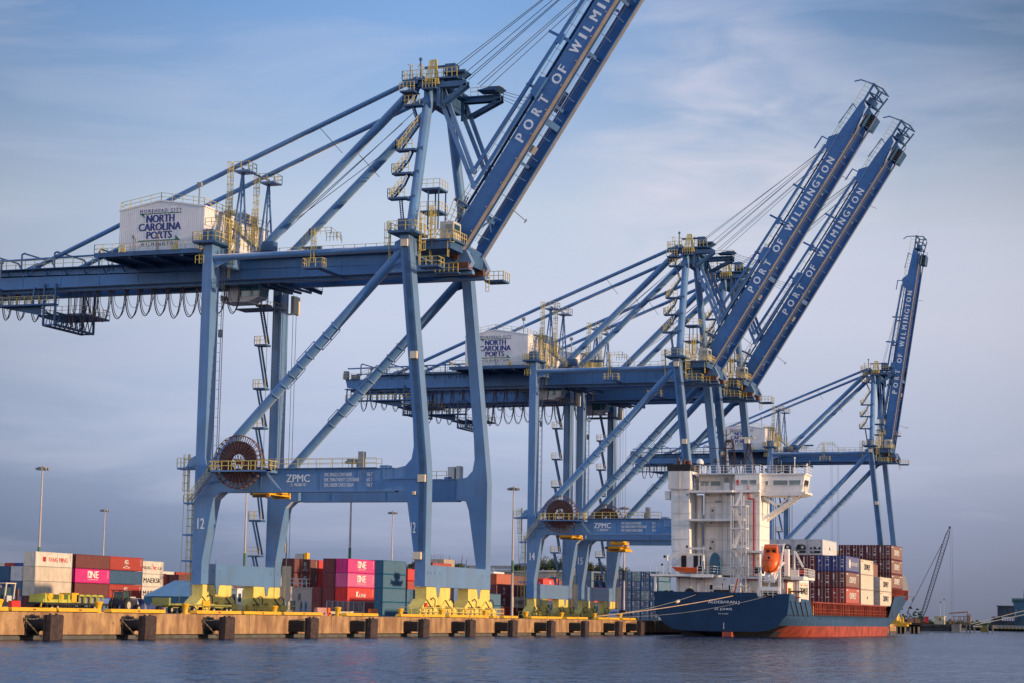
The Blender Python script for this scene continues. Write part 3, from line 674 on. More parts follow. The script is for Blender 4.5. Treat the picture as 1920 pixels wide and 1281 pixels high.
        m.mi = 1; m.rail([(-31.2, f(7.5)-1.2, 60.1), (-29.0, f(7.5)-1.2, 60.1), (-29.0, f(7.5)+1.2, 60.1), (-31.2, f(7.5)+1.2, 60.1)], 1.1, 1.0, 0.045)
        m.cage(-31.6, f(7.5)-0.8, 50.4, 61.2, (-0.0,-1), 0.42); m.cage(-32.0, f(7.5)-0.4, 50.0, 56.5, (-0.0,-1), 0.4)
        m.build('stay_support', [BLUE, YEL], t)
    m = MB(); m.beam((-30.3, 7.5, 60.4), (-30.3, W-7.5, 60.4), 0.16)
    for a, b in (((-19.5,7.5,65.5),(-19.5,15.1,63.6)), ((-14,7.5,61.8),(-14,15.1,60.0))): m.tube(a, b, 0.04, 4)
    m.tube((-27, 10.5, 51), (-7, 10.5, 67.5), 0.05, 4); m.tube((-29, 11.5, 51), (-10, 11.5, 63.5), 0.05, 4); m.tube((-28, 10.9, 51), (-9, 10.9, 66), 0.05, 4)
    m.build('cross_tie', ROPE, t)
    # mast stairs
    m = MB(); zs = [(67.2,-6.0),(60.9,-5.9),(57.6,-6.0),(54.2,-6.1)]; yb = lambda z: 1.4+(z-49.4)/20.4*6.6-0.4
    pz = None
    for z, x in zs:
        y = yb(z); m.mi = 0; m.box(-6.9, y-0.8, z-0.25, -4.2, y+0.5, z); m.prism([(-4.6,z-0.4),(-3.4,z-0.4),(-3.4,z+0.3),(-4.6,z)], y-0.3, y+0.3)
        m.mi = 1; m.rail([(-4.6, y-0.8, z), (-6.9, y-0.8, z), (-6.9, y+0.5, z)], 1.15, 0.7, 0.05)
        if pz is not None:
            m.mi = 0
            zz0, zz1 = z, pz
            if zz1-zz0 > 5: 
                zm = (zz0+zz1)/2+0.4; m.stair((-6.7, yb(zz0), zz0), (-4.6, yb(zm), zm), (0,0.8,0)); m.stair((-4.6, yb(zm), zm), (-5.8, yb(zz1), zz1-0.1), (0,0.8,0)); m.mi = 1; m.rail([(-6.7, yb(zz0)-0.4, zz0), (-4.6, yb(zm)-0.4, zm)], 1.0, 0.8, 0.05)
            else:
                m.stair((-6.6, yb(zz0), zz0), (-5.3, yb(zz0)+0.3, (zz0+zz1)/2), (0,0.8,0)); m.stair((-5.3, yb(zz0)+0.4, (zz0+zz1)/2), (-4.9, yb(zz1), zz1-0.1), (0,0.8,0))
                m.mi = 1; m.rail([(-6.6, yb(zz0)-0.4, zz0), (-5.3, yb(zz0)-0.1, (zz0+zz1)/2)], 1.0, 0.7, 0.05); m.mi = 0
        pz = z
    m.mi = 0; m.stair((-4.8, yb(52), 51.0), (-5.4, yb(54), 54.0), (0, 0.8, 0)); m.stair((-6.0, yb(67), 67.2), (-5.2, yb(70), 70.8), (0, 0.8, 0))
    m.build('mast_stair', [DBLUE, YEL], t)
    # side service frame right of the near mast
    m = MB(); 
    for z in (52.4, 55.3): m.box(-3.2, 3.6, z, -0.6, 6.4, z+0.25)
    for x, y in ((-2.2,3.8),(-0.8,3.8),(-2.2,6.2),(-0.8,6.2)): m.beam((x, y, 50.2), (x, y, 55.4), 0.14)
    m.mi = 1
    for z in (52.65, 55.55): m.rail([(-3.2, 3.6, z), (-0.6, 3.6, z), (-0.6, 6.4, z)], 1.1, 0.9, 0.04)
    m.build('service_frame', [DBLUE, YEL], t)
    # hinge area cabin and platforms
    m = MB(); m.box(-0.6, 4.0, 49.0, 1.2, 6.6, 51.2); m.mi = 1; m.box(0.2, 3.95, 49.9, 1.0, 4.0, 50.8); m.box(1.2, 4.3, 49.9, 1.23, 6.2, 50.9); m.build('hinge_cabin', [LGREY, GLASS], t)
    m = MB(); m.box(-3.0, 3.0, 48.6, 1.6, 7.6, 48.85); m.box(-3.0, 3.2, 47.6, 1.2, 7.4, 48.6)
    m.box(-2.2, 6.6, 45.0, 0.9, 7.6, 45.2); m.box(1.4, 14.8, 45.1, 4.0, 17.2, 45.35)
    m.mi = 1; m.rail([(-1.8, 3.0, 48.85), (1.6, 3.0, 48.85), (1.6, 7.6, 48.85)], 1.1, 0.8, 0.05); m.rail([(-2.2, 6.6, 45.2), (0.9, 6.6, 45.2)], 1.1, 0.6, 0.06)
    m.rail([(1.4, 14.8, 45.35), (4.0, 14.8, 45.35), (4.0, 17.2, 45.35)], 1.1, 0.7, 0.05); m.cage(1.9, 14.6, 43.8, 46.4, (0,-1), 0.35)
    m.cage(-1.0, 2.6, 48.8, 53.0, (0,-1), 0.4); m.cage(0.8, 3.4, 46.6, 49.4, (1,0), 0.4); m.rail([(-2, 9.6, 50), (1.2, 9.6, 50)], 1.1, 0.5, 0.05); m.rail([(-2, 12, 51.5), (1.2, 12, 51.5)], 1.1, 0.5, 0.05)
    m.mi = 0; m.beam((1.2,9.5,48.8),(1.2,9.5,52.6),0.25); m.beam((-0.2,9.5,48.8),(-0.2,9.5,52.6),0.2); m.box(-0.4,9.3,52.4,3.0,10.1,52.7)
    m.mi = 1; m.rail([(-0.4,9.3,52.7),(3.0,9.3,52.7)],1.1,0.6,0.05)
    m.mi = 2; m.box(-0.3,7.8,45.6,1.8,9.4,46.6); m.box(-0.3,13.2,45.6,1.8,14.8,46.6); m.tube((0,7.9,47.2),(0,14.7,47.2),0.35,10)
    m.build('hinge_platform', [DBLUE, YEL, RUST], t)
    # apex
    m = MB(); m.box(-5.2, 6.6, 69.6, -1.6, 16.0, 70.3); m.box(-4.6, 7.4, 67.6, -2.4, 15.2, 69.6)
    for y in (7.0, 15.6):
        ex = 3.1 if y > 10 else 1.6
        for yy in (y-0.5, y+0.5): m.beam((-2.3,yy,69.6),(ex,yy,69.6),0.25,0.7); m.beam((-1.6,yy,67.2),(ex,yy,69.4),0.25,0.45); m.beam((-2.2,yy,66.8),(-2.2,yy,70),0.3,0.4)
    m.box(-7.2, 6.2, 70.35, 0.4, 8.6, 70.55); m.box(-7.0,6.2,69.9,-5,8.4,70.35); m.box(-2, 14.8, 69.9, 3.1, 16.2, 70.05); m.box(-2, 7.0, 70.3, 0.8, 8.6, 70.5)
    m.box(-1.8, 7.5, 70.6, -0.4, 9.0, 72.6); m.box(-4.9, 8.1, 72.3, -0.9, 8.5, 72.6); m.tube((-1.5,6.6,71.2),(1.4,6.6,71.2),0.25,8)
    m.prism([(0.4,70.6),(1.4,71.3),(0.2,71.4),(-1.5,71.0)],7,9); m.prism([(3.0,70.2),(3.8,70.6),(2.6,70.7),(0.5,70.3)],13,15.5)
    m.tube((-5.4, 8, 70.6), (-5.4, 8, 73.4), 0.12, 6); m.tube((-6.4,7,70.6),(-6.4,7,72.6),0.04,4); m.tube((-3.0,10,70.6),(-3.0,10,73.2),0.06,4); m.ball((-5.4,8,73.6),0.25,8,5)
    m.build('apex_frame', DBLUE, t)
    m = MB(); m.rail([(0.4, 6.2, 70.55), (-7.2, 6.2, 70.55), (-7.2, 8.6, 70.55)], 1.15, 0.7, 0.05)
    m.rail([(-1, 14.8, 70.05), (3.1, 14.8, 70.05), (3.1, 16.2, 70.05)], 1.1, 1.0, 0.045)
    for i in range(6): m.beam((-4.0+i*0.2, 6.1, 70.0), (-3.5+i*0.1, 6.6, 73.0), 0.07); m.beam((-2.6+i*0.12, 6.1, 69.6), (-2.9+i*0.06, 6.6, 73.0), 0.07)
    m.rail([(-4.2, 5.9, 69.2), (-2.4, 5.9, 69.2)], 1.1, 0.4, 0.05); m.cage(-6.0, 6.4, 70.6, 72.4, (0,-1), 0.35); m.cage(-5.0, 7.4, 70.6, 72.6, (0,-1), 0.35)
    m.build('apex_railing', YEL, t)
    m = MB(); m.box(-4.3,5.8,69.0,-2.3,7.0,69.2); m.box(-7.0,5.0,68.6,-5.0,7.0,68.8); m.build('apex_step', DBLUE, t)
    m = MB(); m.rail([(-7.0,5.0,68.8),(-5.0,5.0,68.8)],1.1,0.5,0.05); m.build('apex_railing', YEL, t)
    # trolley, cab
    m = MB(); m.box(-34, 9.4, 45.2, -24.5, 11.3, 45.5); m.box(-29, 9.6, 45.5, -25, 13.0, 46.2)
    for x in (-28.3, -27.0, -25.5): m.beam((x, 9.2, 45.0), (x+1.6, 15.8, 44.8), 0.3)
    m.beam((-26, 14.8, 46.0), (-22.8, 17.0, 44.9), 0.35, 0.5)
    m.mi = 1; m.rail([(-25.8, 15.0, 45.3), (-22.8, 17.0, 44.9)], 1.0, 0.8, 0.04)
    m.build('trolley', [DBLUE, GREY], t)
    m = MB(); m.prism([(-34.1,45.6),(-29.9,45.6),(-29.3,45.4),(-29.6,43.9),(-31.0,43.35),(-34.1,43.45)], 11.6, 14.2)
    m.box(-34.9, 11.2, 43.2, -31.0, 14.6, 43.4)
    m.box(-35.1,11.2,43.4,-35.0,14.6,44.2)
    cb = m.build('operator_cab', WHITE, t)
    m = MB(); m.box(-32.4, 11.55, 44.0, -30.6, 11.6, 45.3); m.add([(-30.5,11.56,44.0),(-29.75,11.56,44.1),(-29.45,11.56,45.3),(-30.5,11.56,45.3)], [(0,1,2,3)]); m.add([(-29.55,11.7,44.0),(-29.55,14.1,44.0),(-29.25,14.1,45.3),(-29.25,11.7,45.3)], [(0,1,2,3)])
    m.build('window', TEAL, cb)
    m = MB(); m.box(-34.2, 14.2, 42.6, -28.0, 16.8, 42.8); m.mi = 1; m.rail([(-31, 14.2, 42.8), (-28, 16.8, 42.4)], 1.1, 0.6, 0.04); m.rail([(-34.6,11.3,43.4),(-34.6,14.2,43.4)],1.1,0.7,0.04)
    m.build('cab_walkway', [DBLUE, YEL], t)
    # festoon loops
    def loop(xa, xb, zt, zb, y):
        m = MB()
        zb += random.uniform(-0.35, 0.3); xb += random.uniform(-0.15, 0.15)
        for dy, r, zz in ((0, 0.075, zb), (0.35, 0.05, zb+0.25), (0.7, 0.035, (zt+zb*1.6)/2.6)):
            pts = []
            for i in range(13):
                u = i/12; x = xa+(xb-xa)*(0.5-0.5*math.cos(math.pi*u)*(0.86+0.14*abs(math.cos(math.pi*u))))
                pts.append((x, y+dy, zt-(zt-zz)*math.sin(math.pi*u)**0.75))
            m.path(pts, r, 4)
        m.mi = 1; m.box(xa-0.12, y-0.3, zt-0.1, xa+0.12, y+0.9, zt+0.35)
        m.beam((xa-0.1, y, zt-0.5), (xa, y, zt+0.2), 0.14)
        return m
    xs = [-72.2+2.1*0, ]
    xs = [-70.3, -68.2, -66.0, -63.6]
    for a in xs: loop(a, a+1.5, 45.2, 41.6, 9.6).build('festoon_loop', [CABLE, RUST], t)
    for a in (-57.6, -55.8, -54.4): loop(a, a+1.0, 45.3, 41.0, 9.6).build('festoon_loop', [CABLE, RUST], t)
    for i in range(10): loop(-53.1+2.2*i, -51.15+2.2*i, 45.3, 41.2+0.02*i, 9.6).build('festoon_loop', [CABLE, RUST], t)
    return t

def boom_geo():
    """boom in its own frame: hinge at the origin, +x along the boom, z across it; y measured from the crane axis"""
    z0 = Vector((0,0,0))
    m = MB()
    for yy in (8.0-11.3, 14.8-11.3):
        y0, y1 = yy, yy+1.0; hf = 1.0 if yy < 0 else 0.62
        m.mi = 0
        m.prism([(0.2,-0.15),(50.0,-0.15),(56.5,0.75),(57.4,1.7),(56.8,1.85),(50.5,2.3*hf),(3.0,1.95*hf),(1.0,1.3*hf),(0.0,0.6)], y0, y1)
        m.mi = 1; m.box(0.3, y0-0.05, -0.24, 55.5, y1+0.2, -0.15); m.mi = 0
        m.box(2.8, y0-0.08, 1.95*hf, 45, y1+0.08, 1.95*hf+0.07)
        for i in range(18): m.box(3+i*3, y0-0.02, -0.15, 3.03+i*3, y0, 1.95*hf)
        m.mi = 0
        ye = y1 if yy < -1 else y0-0.35
        m.box(0.3, ye, -0.42, 56, ye+0.3, -0.26)
        m.mi = 2; m.prism([(-0.3,-0.3),(1.3,-0.35),(1.0,0.7),(0.2,0.9),(-0.4,0.3)], y0-0.03, y1+0.03)
    m.mi = 0
    for x in (6, 14.5, 23, 31, 39, 47): m.box(x, -2.3, 0.6, x+0.4, 3.8, 1.0)
    m.mi = 0
    for x in (1.2, 20.5): m.box(x, -2.3, -0.2, x+0.8, 3.8, 0.9)
    for x in range(4, 55, 3): m.beam((x, -2.3, 0.0), (x, 3.8, 0.0), 0.08)
    m.beam((3.5,-2.1,0.3),(7,1.6,0.3),0.2); m.beam((7.4,-2.1,0.3),(5.0,3.0,0.3),0.15)
    return m
def add_boom(t, Y0, ang):
    o = bpy.data.objects.get('boom')
    hinge = Vector((-0.1, 11.3+Y0, 47.2))
    loc = hinge - Vector((CRBASE.x, CRBASE.y+Y0, CRBASE.z))
    if BOOM[0] is None:
        b = boom_geo().build('boom', [BOOMB, mat('flange_grey', (0.21,0.20,0.22), 0.5, var=0.15, streak=0.3), RUST], None, (0,0,0)); BASE[b.name] = Vector((0,0,0))
        q = MB(); yf = 8.0-11.3-0.03
        for ch, s in zip('PORTOFWILMINGTON', (17.35,19.3,21.25,23.0,26.1,27.55,30.75,32.35,33.65,35.35,36.8,38.15,39.8,41.4,43.05,44.9)):
            w = {'I':0.24,'M':1.0,'W':1.4,'O':1.1,'G':1.05,'N':0.9,'L':0.62,'F':0.6,'T':0.85,'R':0.75,'P':0.7}[ch]
            q.text(ch, (s, yf, 0.98), (1,0,0), (0,0,1), w*1.1, 1.28, 0.055)
        q.build('lettering', LETW, b)
        # tip frame
        q = MB()
        for y in (-3.1, 2.2): 
            q.beam((55.5, y, 1.5), (61, y, 1.55), 0.3, 0.35); q.beam((55.5, y, 0.0), (60.4, y, -0.6), 0.25)
            for x in (57.5, 59.2, 60.8): q.beam((x, y, -0.6), (x, y, 1.7), 0.22)
        for x in (57.5, 59.2, 60.8): q.beam((x, -3.1, 1.5), (x, 2.2, 1.5), 0.3); q.beam((x, -3.1, -0.4), (x, 2.2, -0.4), 0.25)
        q.box(57.5, -2.2, 0.2, 58.6, 1.4, 1.2)
        q.mi = 1
        q.mi = 0; q.box(53.6, -1.6, -1.6, 55.9, 2.6, -1.5); q.box(53.4,-1.7,-1.6,53.55,2.6,-0.6); q.box(55.9,-1.7,-1.6,56.05,2.6,-0.6); q.box(53.2,-3.1,-0.6,56.3,3.2,-0.5)
        q.mi = 1
        for i in range(7): q.box(53.6+i*0.35, -1.62, -1.5, 53.66+i*0.35, 2.6, -0.6)
        q.beam((52.6,-3.5,-2.2),(56.6,-3.5,-2.2),0.14)
        q.build('tip_frame', [DBLUE, GREY], b)
        q = MB()
        # posts that carry the stay links
        for x, hh in ((6.5,4.3),(23.8,4.2),(31.0,5.4),(38.0,4.7)):
            for y in (-3.2, 4.4): q.beam((x, y, 1.9), (x-0.2, y, hh), 0.3, 0.35)
        for y in (-3.2, 4.4):
            q.beam((48.1, y, 2.0), (48.0, y, 4.8), 0.2); q.beam((48.0, y, 4.75), (45.4, y, 4.8), 0.2)
            q.beam((55.4, y, 1.9), (55.9, y, 3.0), 0.16); q.beam((55.9, y, 2.95), (51.5, y, 3.4), 0.14)
            q.prism([(46,2.2),(50,2.2),(48.5,3.6),(46.6,3.2)], y-0.3, y+0.3); q.prism([(22.6,2.0),(25.6,2.0),(25.2,3.0),(23.0,3.0)], y-0.6, y+0.6)
        q.beam((60.8, -3, 1.7), (60.4, -3, 4.2), 0.2); q.beam((60.4, -3, 4.1), (59.6, -3, 5.0), 0.2)
        q.build('link_post', BOOMB, b)
        # upper walkway along the boom top
        q = MB(); q.box(6, -2.6, 2.75, 47, -1.9, 2.85); q.beam((6,-2.2,2.3),(47,-2.2,2.3),0.25)
        for i in range(21): q.beam((6+i*2, -2.2, 2.0), (6.6+i*2, -2.2, 2.8), 0.1)
        q.mi = 1; 
        for y in (-2.7, ): 
            for zz in (3.4, 3.9): q.beam((6, y, zz), (47, y, zz), 0.05)
            for i in range(24): q.beam((6+i*1.8, y, 2.8), (6+i*1.8, y, 3.9), 0.06)
        for zz in (2.9, 3.3): q.beam((47, -3.0, zz), (56, -3.0, zz-0.1), 0.06)
        for i in range(10): q.beam((47+i, -3.0, 2.2), (47+i, -3.0, 3.3), 0.06)
        for i in range(6): q.beam((56.5+i*0.8, -3.3, 1.7), (56.5+i*0.8, -3.3, 2.9), 0.06)
        q.beam((56.5,-3.3,2.9),(60.8,-3.3,2.9),0.06); q.beam((61,-2,1.5),(63,-1.5,1.2),0.04); q.beam((61,1,1.5),(62.5,1.5,0.4),0.04)
        q.build('walkway', [DBLUE, YEL], b)
        q = MB(); 
        q.beam((9.0,4.0,0.2),(8.6,4.4,-2.6),0.1); q.beam((8.3,4.0,-2.6),(8.9,4.0,-2.6),0.12)
        q.beam((44,4.0,0.0),(44.2,4.4,-1.6),0.08); q.box(16.4,-1.9,-0.7,17.4,-0.5,-0.2)
        for i in range(14): q.ball((4+3.6*i, -3.45, -0.02), 0.12, 6, 4)
        q.build('boom_fitting', GREY, b)
        q = MB()
        for y in (-0.8, 0.0, 0.8): q.tube((3, y, -0.1), (55, y, -0.1), 0.03, 3)
        q.build('rope', ROPE, b)
        # access stairs at the foot
        q = MB(); q.mi = 0; q.beam((1.5,-3.2,2.3),(7.5,-3.2,3.2),0.12); q.beam((1.5,-2.5,2.3),(7.5,-2.5,3.2),0.12)
        for i in range(16): q.beam((1.5+i*0.38,-3.2,2.3+i*0.056),(1.5+i*0.38,-2.5,2.3+i*0.056),0.07)
        q.mi = 1
        for zz in (0.6, 1.2): q.beam((0.6,-3.4,2.6+zz),(3.6,-3.4,2.6+zz),0.07); q.beam((3.6,-3.4,2.6+zz),(6.5,-3.4,3.2+zz),0.07)
        for i in range(9): q.beam((0.6+i*0.75,-3.4,2.4),(0.6+i*0.75,-3.4,3.9),0.07)
        q.build('foot_stair', [GREY, YEL], b)
        BOOM[0] = b
    else: b = copy_tree(BOOM[0])
    b.parent = t; b.location = loc; b.rotation_euler = (0, -math.radians(ang), 0)
    return b
BOOM = [None]
def add_stays(t, ang):
    a = math.radians(ang); hz = Vector((-0.1, 0, 47.2))
    def B(s, z, y): return (hz.x+s*math.cos(a)-z*math.sin(a), y, hz.z+s*math.sin(a)+z*math.cos(a))
    k1 = 10.6 if ang < 70 else 10.9
    for y in (7.9, 15.7):
        for (xa, za, sk, zk, se, ze) in ((-2.5, 70.8, k1, 4.1, 47.0, 3.3), (-3.2, 70.0, 9.0, 2.9, 23.6, 2.7)):
            if ang > 70: zk += 0.9
            K = B(sk, zk, y)
            top = (xa, y, za-0.3)
            if ang > 70: K = B(sk-1.2, zk-0.8, y)
            m = MB(); m.beam(top, K, 0.38, 0.5, (1,0,0)); m.tube((K[0], y-0.3, K[2]), (K[0], y+0.3, K[2]), 0.4, 10)
            m.build('forestay_link', BLUE, t)
            m = MB(); m.beam(K, B(se, ze, y), 0.34, 0.42, (1,0,0)); 
            if ze > 3: m.beam(B(se-17,ze+0.1,y), B(se-15.6,ze+0.15,y), 0.4, 0.7, (1,0,0))
            m.build('forestay_link', BOOMB, t)
    m = MB()
    if ang < 70:
        ropes = [(-0.6,8,72.3, 47.5,2.6),(-0.4,8.4,72.2,48.2,2.6),(0.2,9,71.4,47.5,2.8),(0.4,9.6,71.0,48,2.6),(0.5,10,70.9,48.6,2.6),(0.7,12.8,71.0,47.4,2.8),(0.9,13.2,70.8,48.4,2.6),(1.1,14.4,70.6,48.6,2.6)]
    else:
        ropes = [(-1.6,8,72.3,46.5,3.0),(-1.4,9,72.2,47.2,3.0),(0.2,10,71.4,46.0,3.0),(0.6,13,71.0,46.6,2.8)]
    for x, y, z, s, zz in ropes: m.tube((x, y, z), B(s, zz, y), 0.05, 4)
    if ang < 70:
        for z1, s1 in ((70.4, 23.0), (70.1, 22.4), (69.7, 21.8), (69.4, 21.0)): m.tube((3.3, 14.5, z1), B(s1, 3.2, 14.6), 0.045, 4)
    m.build('hoist_rope', ROPE, t)
def number(t, s_, shift):
    m = MB()
    w = 0.95
    m.text(s_, (-30.75, -0.05+shift, 13.1), (1,0,0), (0,0,1), w, 1.35, 0.03)
    if s_ == '12': m.text(s_, (-1.66, -0.05+shift, 12.6), (1,0,0), (0,0,1), 0.62, 1.3, 0.02)
    return m
def spreader(t, x, z, Y0, big):
    m = MB(); y = 11.3
    m.box(x-1.1, y-3.2, z, x+1.1, y+3.2, z+0.22); m.box(x+0.2, y-0.9, z+0.22, x+1.9, y+0.9, z+0.6); m.box(x-2.2, y-0.7, z+0.05, x-1.0, y+0.7, z+0.4)
    for yy in (-3.1, 2.8): m.box(x-1.25, y+yy, z-0.25, x+1.25, y+yy+0.3, z+0.5)
    for dx in (-0.8, 0.8): m.tube((x+dx, y-1, z+0.4), (x+dx, y+1, z+0.4), 0.24, 10)
    if big:
        m.box(x-1.5, y-1.6, z+0.9, x+1.6, y+1.6, z+1.3); m.box(x-1.8, y-2.4, z-0.5, x+2.0, y+2.4, z+0.0)
        for dx in (-1.0, 0.9): m.tube((x+dx, y-1.4, z+1.5), (x+dx, y+1.4, z+1.5), 0.4, 10)
    m.mi = 1; m.box(x-2.9, y-0.5, z+0.1, x-2.2, y+0.5, z+0.5); m.box(x-1, y-3.5, z-0.4, x+1, y-3.2, z-0.1); m.ball((x-0.2,y-0.9,z-0.1),0.3,8,5)
    o = m.build('spreader', [SYEL, RUST], t)
    m = MB()
    for dx, dy in ((-0.9,-0.9),(-0.9,0.9),(0.9,-0.9),(0.9,0.9)): m.beam((x+dx, y+dy, z+0.8), (x+dx, y+dy*1.1, 45), 0.045)
    m.build('hoist_rope', ROPE, t)
    return o
CR = crane_common()
PROTO = list(CR.children)
CY = (0.0, 126.64, 155.17, 322.37)
LBL = ('nearest blue gantry crane, numbered 12, with its boom raised out of the picture top',
       'second blue gantry crane, numbered 14, boom raised highest in full view over the ship',
       'blue gantry crane numbered 15, standing right behind crane 14, its boom parallel to the right',
       'farthest and smallest blue gantry crane, boom raised almost upright behind the container ship')
clean = CR.copy(); COL.objects.link(clean)
for ch in PROTO: copy_tree(ch, clean)
extra = [clean]
for i in range(2):
    c = CR.copy(); COL.objects.link(c)
    for ch in PROTO: copy_tree(ch, c)
    extra.append(c)
cranes = [CR]+extra
for c, y0, lb, num, ang in zip(cranes, CY, LBL, ('12','14','15','16'), (57.0, 57.7, 57.4, 80.9)):
    BASE[c.name] = CRBASE.copy()
    c['label'] = lb; c.location = CRBASE+Vector((0, y0, 0))
    if num != '16': number(c, num, 0).build('number_lettering', LETW, c)
    add_boom(c, y0, ang)
    add_stays(c, ang)
    spreader(c, *({'12':(-26.6,17.25),'14':(-27.0,16.9),'15':(-26.3,15.8),'16':(-15.5,19.5)}[num]), y0, num in ('15','16'))
# ------------------------------------------------------------------ water, ground, quay
WATER = -0.3; QX = 7.16; GZ = 1.78
import numpy as np
def water_mesh():
    # ripples as real relief in front of the quay, flat river beyond
    cx_, cy_ = 96.063, -234.234; rs = np.exp(np.linspace(math.log(18), math.log(900), 1250)); an = np.linspace(math.radians(20-17), math.radians(20+17), 660)
    Rg, A = np.meshgrid(rs, an, indexing='ij'); X = cx_-Rg*np.sin(A); Y = cy_+Rg*np.cos(A)
    rng = np.random.RandomState(4); Z = np.zeros_like(X)
    for i in range(46):
        lam = math.exp(rng.uniform(math.log(0.4), math.log(2.3))); th = rng.normal(math.radians(115), 0.75); k = 2*math.pi/lam
        fade = np.clip(lam/(Rg*0.0070), 0, 1)**2
        ph = X*k*math.cos(th)+Y*k*math.sin(th)+rng.uniform(0, 6.28)
        Z += fade*lam*0.0029*(1-np.abs(np.sin(ph*0.5)))*1.9
    calm = 0.25+0.75*np.clip((X-QX-1.0)/14.0, 0, 1)
    patch = 0.75+0.35*np.sin(X*0.05+1.3*np.sin(Y*0.031))*np.sin(Y*0.043+0.7)
    Z = WATER+(Z-0.09)*calm*patch
    n, m_ = X.shape; vs = np.stack([X, Y, Z], -1).reshape(-1, 3)
    idx = np.arange(n*m_).reshape(n, m_); f = np.stack([idx[:-1,:-1], idx[:-1,1:], idx[1:,1:], idx[1:,:-1]], -1).reshape(-1, 4)
    flat = np.array([(-60,-900,WATER-0.16),(6000,-900,WATER-0.16),(6000,9000,WATER-0.16),(-60,9000,WATER-0.16)])
    f = np.concatenate([f, [[len(vs), len(vs)+1, len(vs)+2, len(vs)+3]]]); vs = np.concatenate([vs, flat])
    me = bpy.data.meshes.new('water'); me.vertices.add(len(vs)); me.vertices.foreach_set('co', vs.ravel().astype('f'))
    me.loops.add(len(f)*4); me.loops.foreach_set('vertex_index', f.ravel().astype('i'))
    me.polygons.add(len(f)); me.polygons.foreach_set('loop_start', np.arange(len(f), dtype='i')*4); me.polygons.foreach_set('use_smooth', [True]*len(f))
    me.update(calc_edges=True); me.validate()
    o = bpy.data.objects.new('water', me); COL.objects.link(o); return o
wm = bpy.data.materials.new('river_water'); wm.use_nodes = True
t_ = wm.node_tree; b_ = t_.nodes['Principled BSDF']
b_.inputs['Base Color'].default_value = (0.006, 0.018, 0.042, 1); b_.inputs['Roughness'].default_value = 0.07; b_.inputs['IOR'].default_value = 1.16
g_ = t_.nodes.new('ShaderNodeNewGeometry')
def wn(scale, sc, det, rough=0.5):
    mp_ = t_.nodes.new('ShaderNodeMapping'); mp_.inputs['Scale'].default_value = sc; mp_.inputs['Rotation'].default_value = (0, 0, math.radians(20))
    t_.links.new(g_.outputs['Position'], mp_.inputs[0])
    n = t_.nodes.new('ShaderNodeTexNoise'); n.inputs['Scale'].default_value = scale; n.inputs['Detail'].default_value = det; n.inputs['Roughness'].default_value = rough
    t_.links.new(mp_.outputs[0], n.inputs[0]); return n
na = wn(1.1, (1.3, 0.38, 1.0), 5, 0.55); nb = wn(0.30, (1.0, 0.35, 1.0), 3)
nc = wn(0.02, (0.7, 1.0, 1.0), 3)
ad = t_.nodes.new('ShaderNodeMath'); ad.operation = 'MULTIPLY_ADD'; ad.inputs[1].default_value = 1.6
t_.links.new(nb.outputs[0], ad.inputs[0]); t_.links.new(na.outputs[0], ad.inputs[2])
bp_ = t_.nodes.new('ShaderNodeBump'); bp_.inputs['Distance'].default_value = 0.35
rr = t_.nodes.new('ShaderNodeMapRange'); rr.inputs[1].default_value = 0.42; rr.inputs[2].default_value = 0.6; rr.inputs[3].default_value = 0.6; rr.inputs[4].default_value = 1.0
t_.links.new(nc.outputs[0], rr.inputs[0]); t_.links.new(rr.outputs[0], bp_.inputs['Strength'])
t_.links.new(ad.outputs[0], bp_.inputs['Height']); t_.links.new(bp_.outputs[0], b_.inputs['Normal'])
nt_ = t_.nodes; mo_ = [n for n in nt_ if n.type == 'OUTPUT_MATERIAL'][0]
fr_ = nt_.new('ShaderNodeFresnel'); fr_.inputs['IOR'].default_value = 1.33; fm_ = nt_.new('ShaderNodeMath'); fm_.operation = 'MULTIPLY'; fm_.inputs[1].default_value = 0.60
gl_ = nt_.new('ShaderNodeBsdfGlossy'); gl_.inputs['Color'].default_value = (0.74, 0.80, 0.90, 1); gl_.inputs['Roughness'].default_value = 0.10
df_ = nt_.new('ShaderNodeBsdfDiffuse'); df_.inputs['Color'].default_value = (0.008, 0.02, 0.04, 1); ms_ = nt_.new('ShaderNodeMixShader')
for n_ in (fr_, gl_, df_): t_.links.new(bp_.outputs[0], n_.inputs['Normal'])
t_.links.new(fr_.outputs[0], fm_.inputs[0]); t_.links.new(fm_.outputs[0], ms_.inputs[0]); t_.links.new(df_.outputs[0], ms_.inputs[1]); t_.links.new(gl_.outputs[0], ms_.inputs[2]); t_.links.new(ms_.outputs[0], mo_.inputs['Surface'])
wo = water_mesh(); wo.data.materials.append(wm); tag(wo, None, None, None, 'structure')

ASPH = mat('yard_asphalt', (0.10, 0.10, 0.10), 0.9, var=0.25)
FARG = mat('far_ground', (0.05, 0.055, 0.04), 0.95, var=0.3, scale=0.01)
m = MB(); m.box(-4000, -1500, -1, QX-0.5, 300, GZ); tag(m.build('ground', ASPH), None, None, None, 'structure')
m = MB(); m.prism([(-4000,300),(QX-0.6,300),(-12,310),(-16,520),(-12,1400),(500,2600),(3500,3400),(3500,9000),(-4000,9000)], -1, GZ-0.02, 'Z'); tag(m.build('far_land', FARG), None, None, None, 'structure')

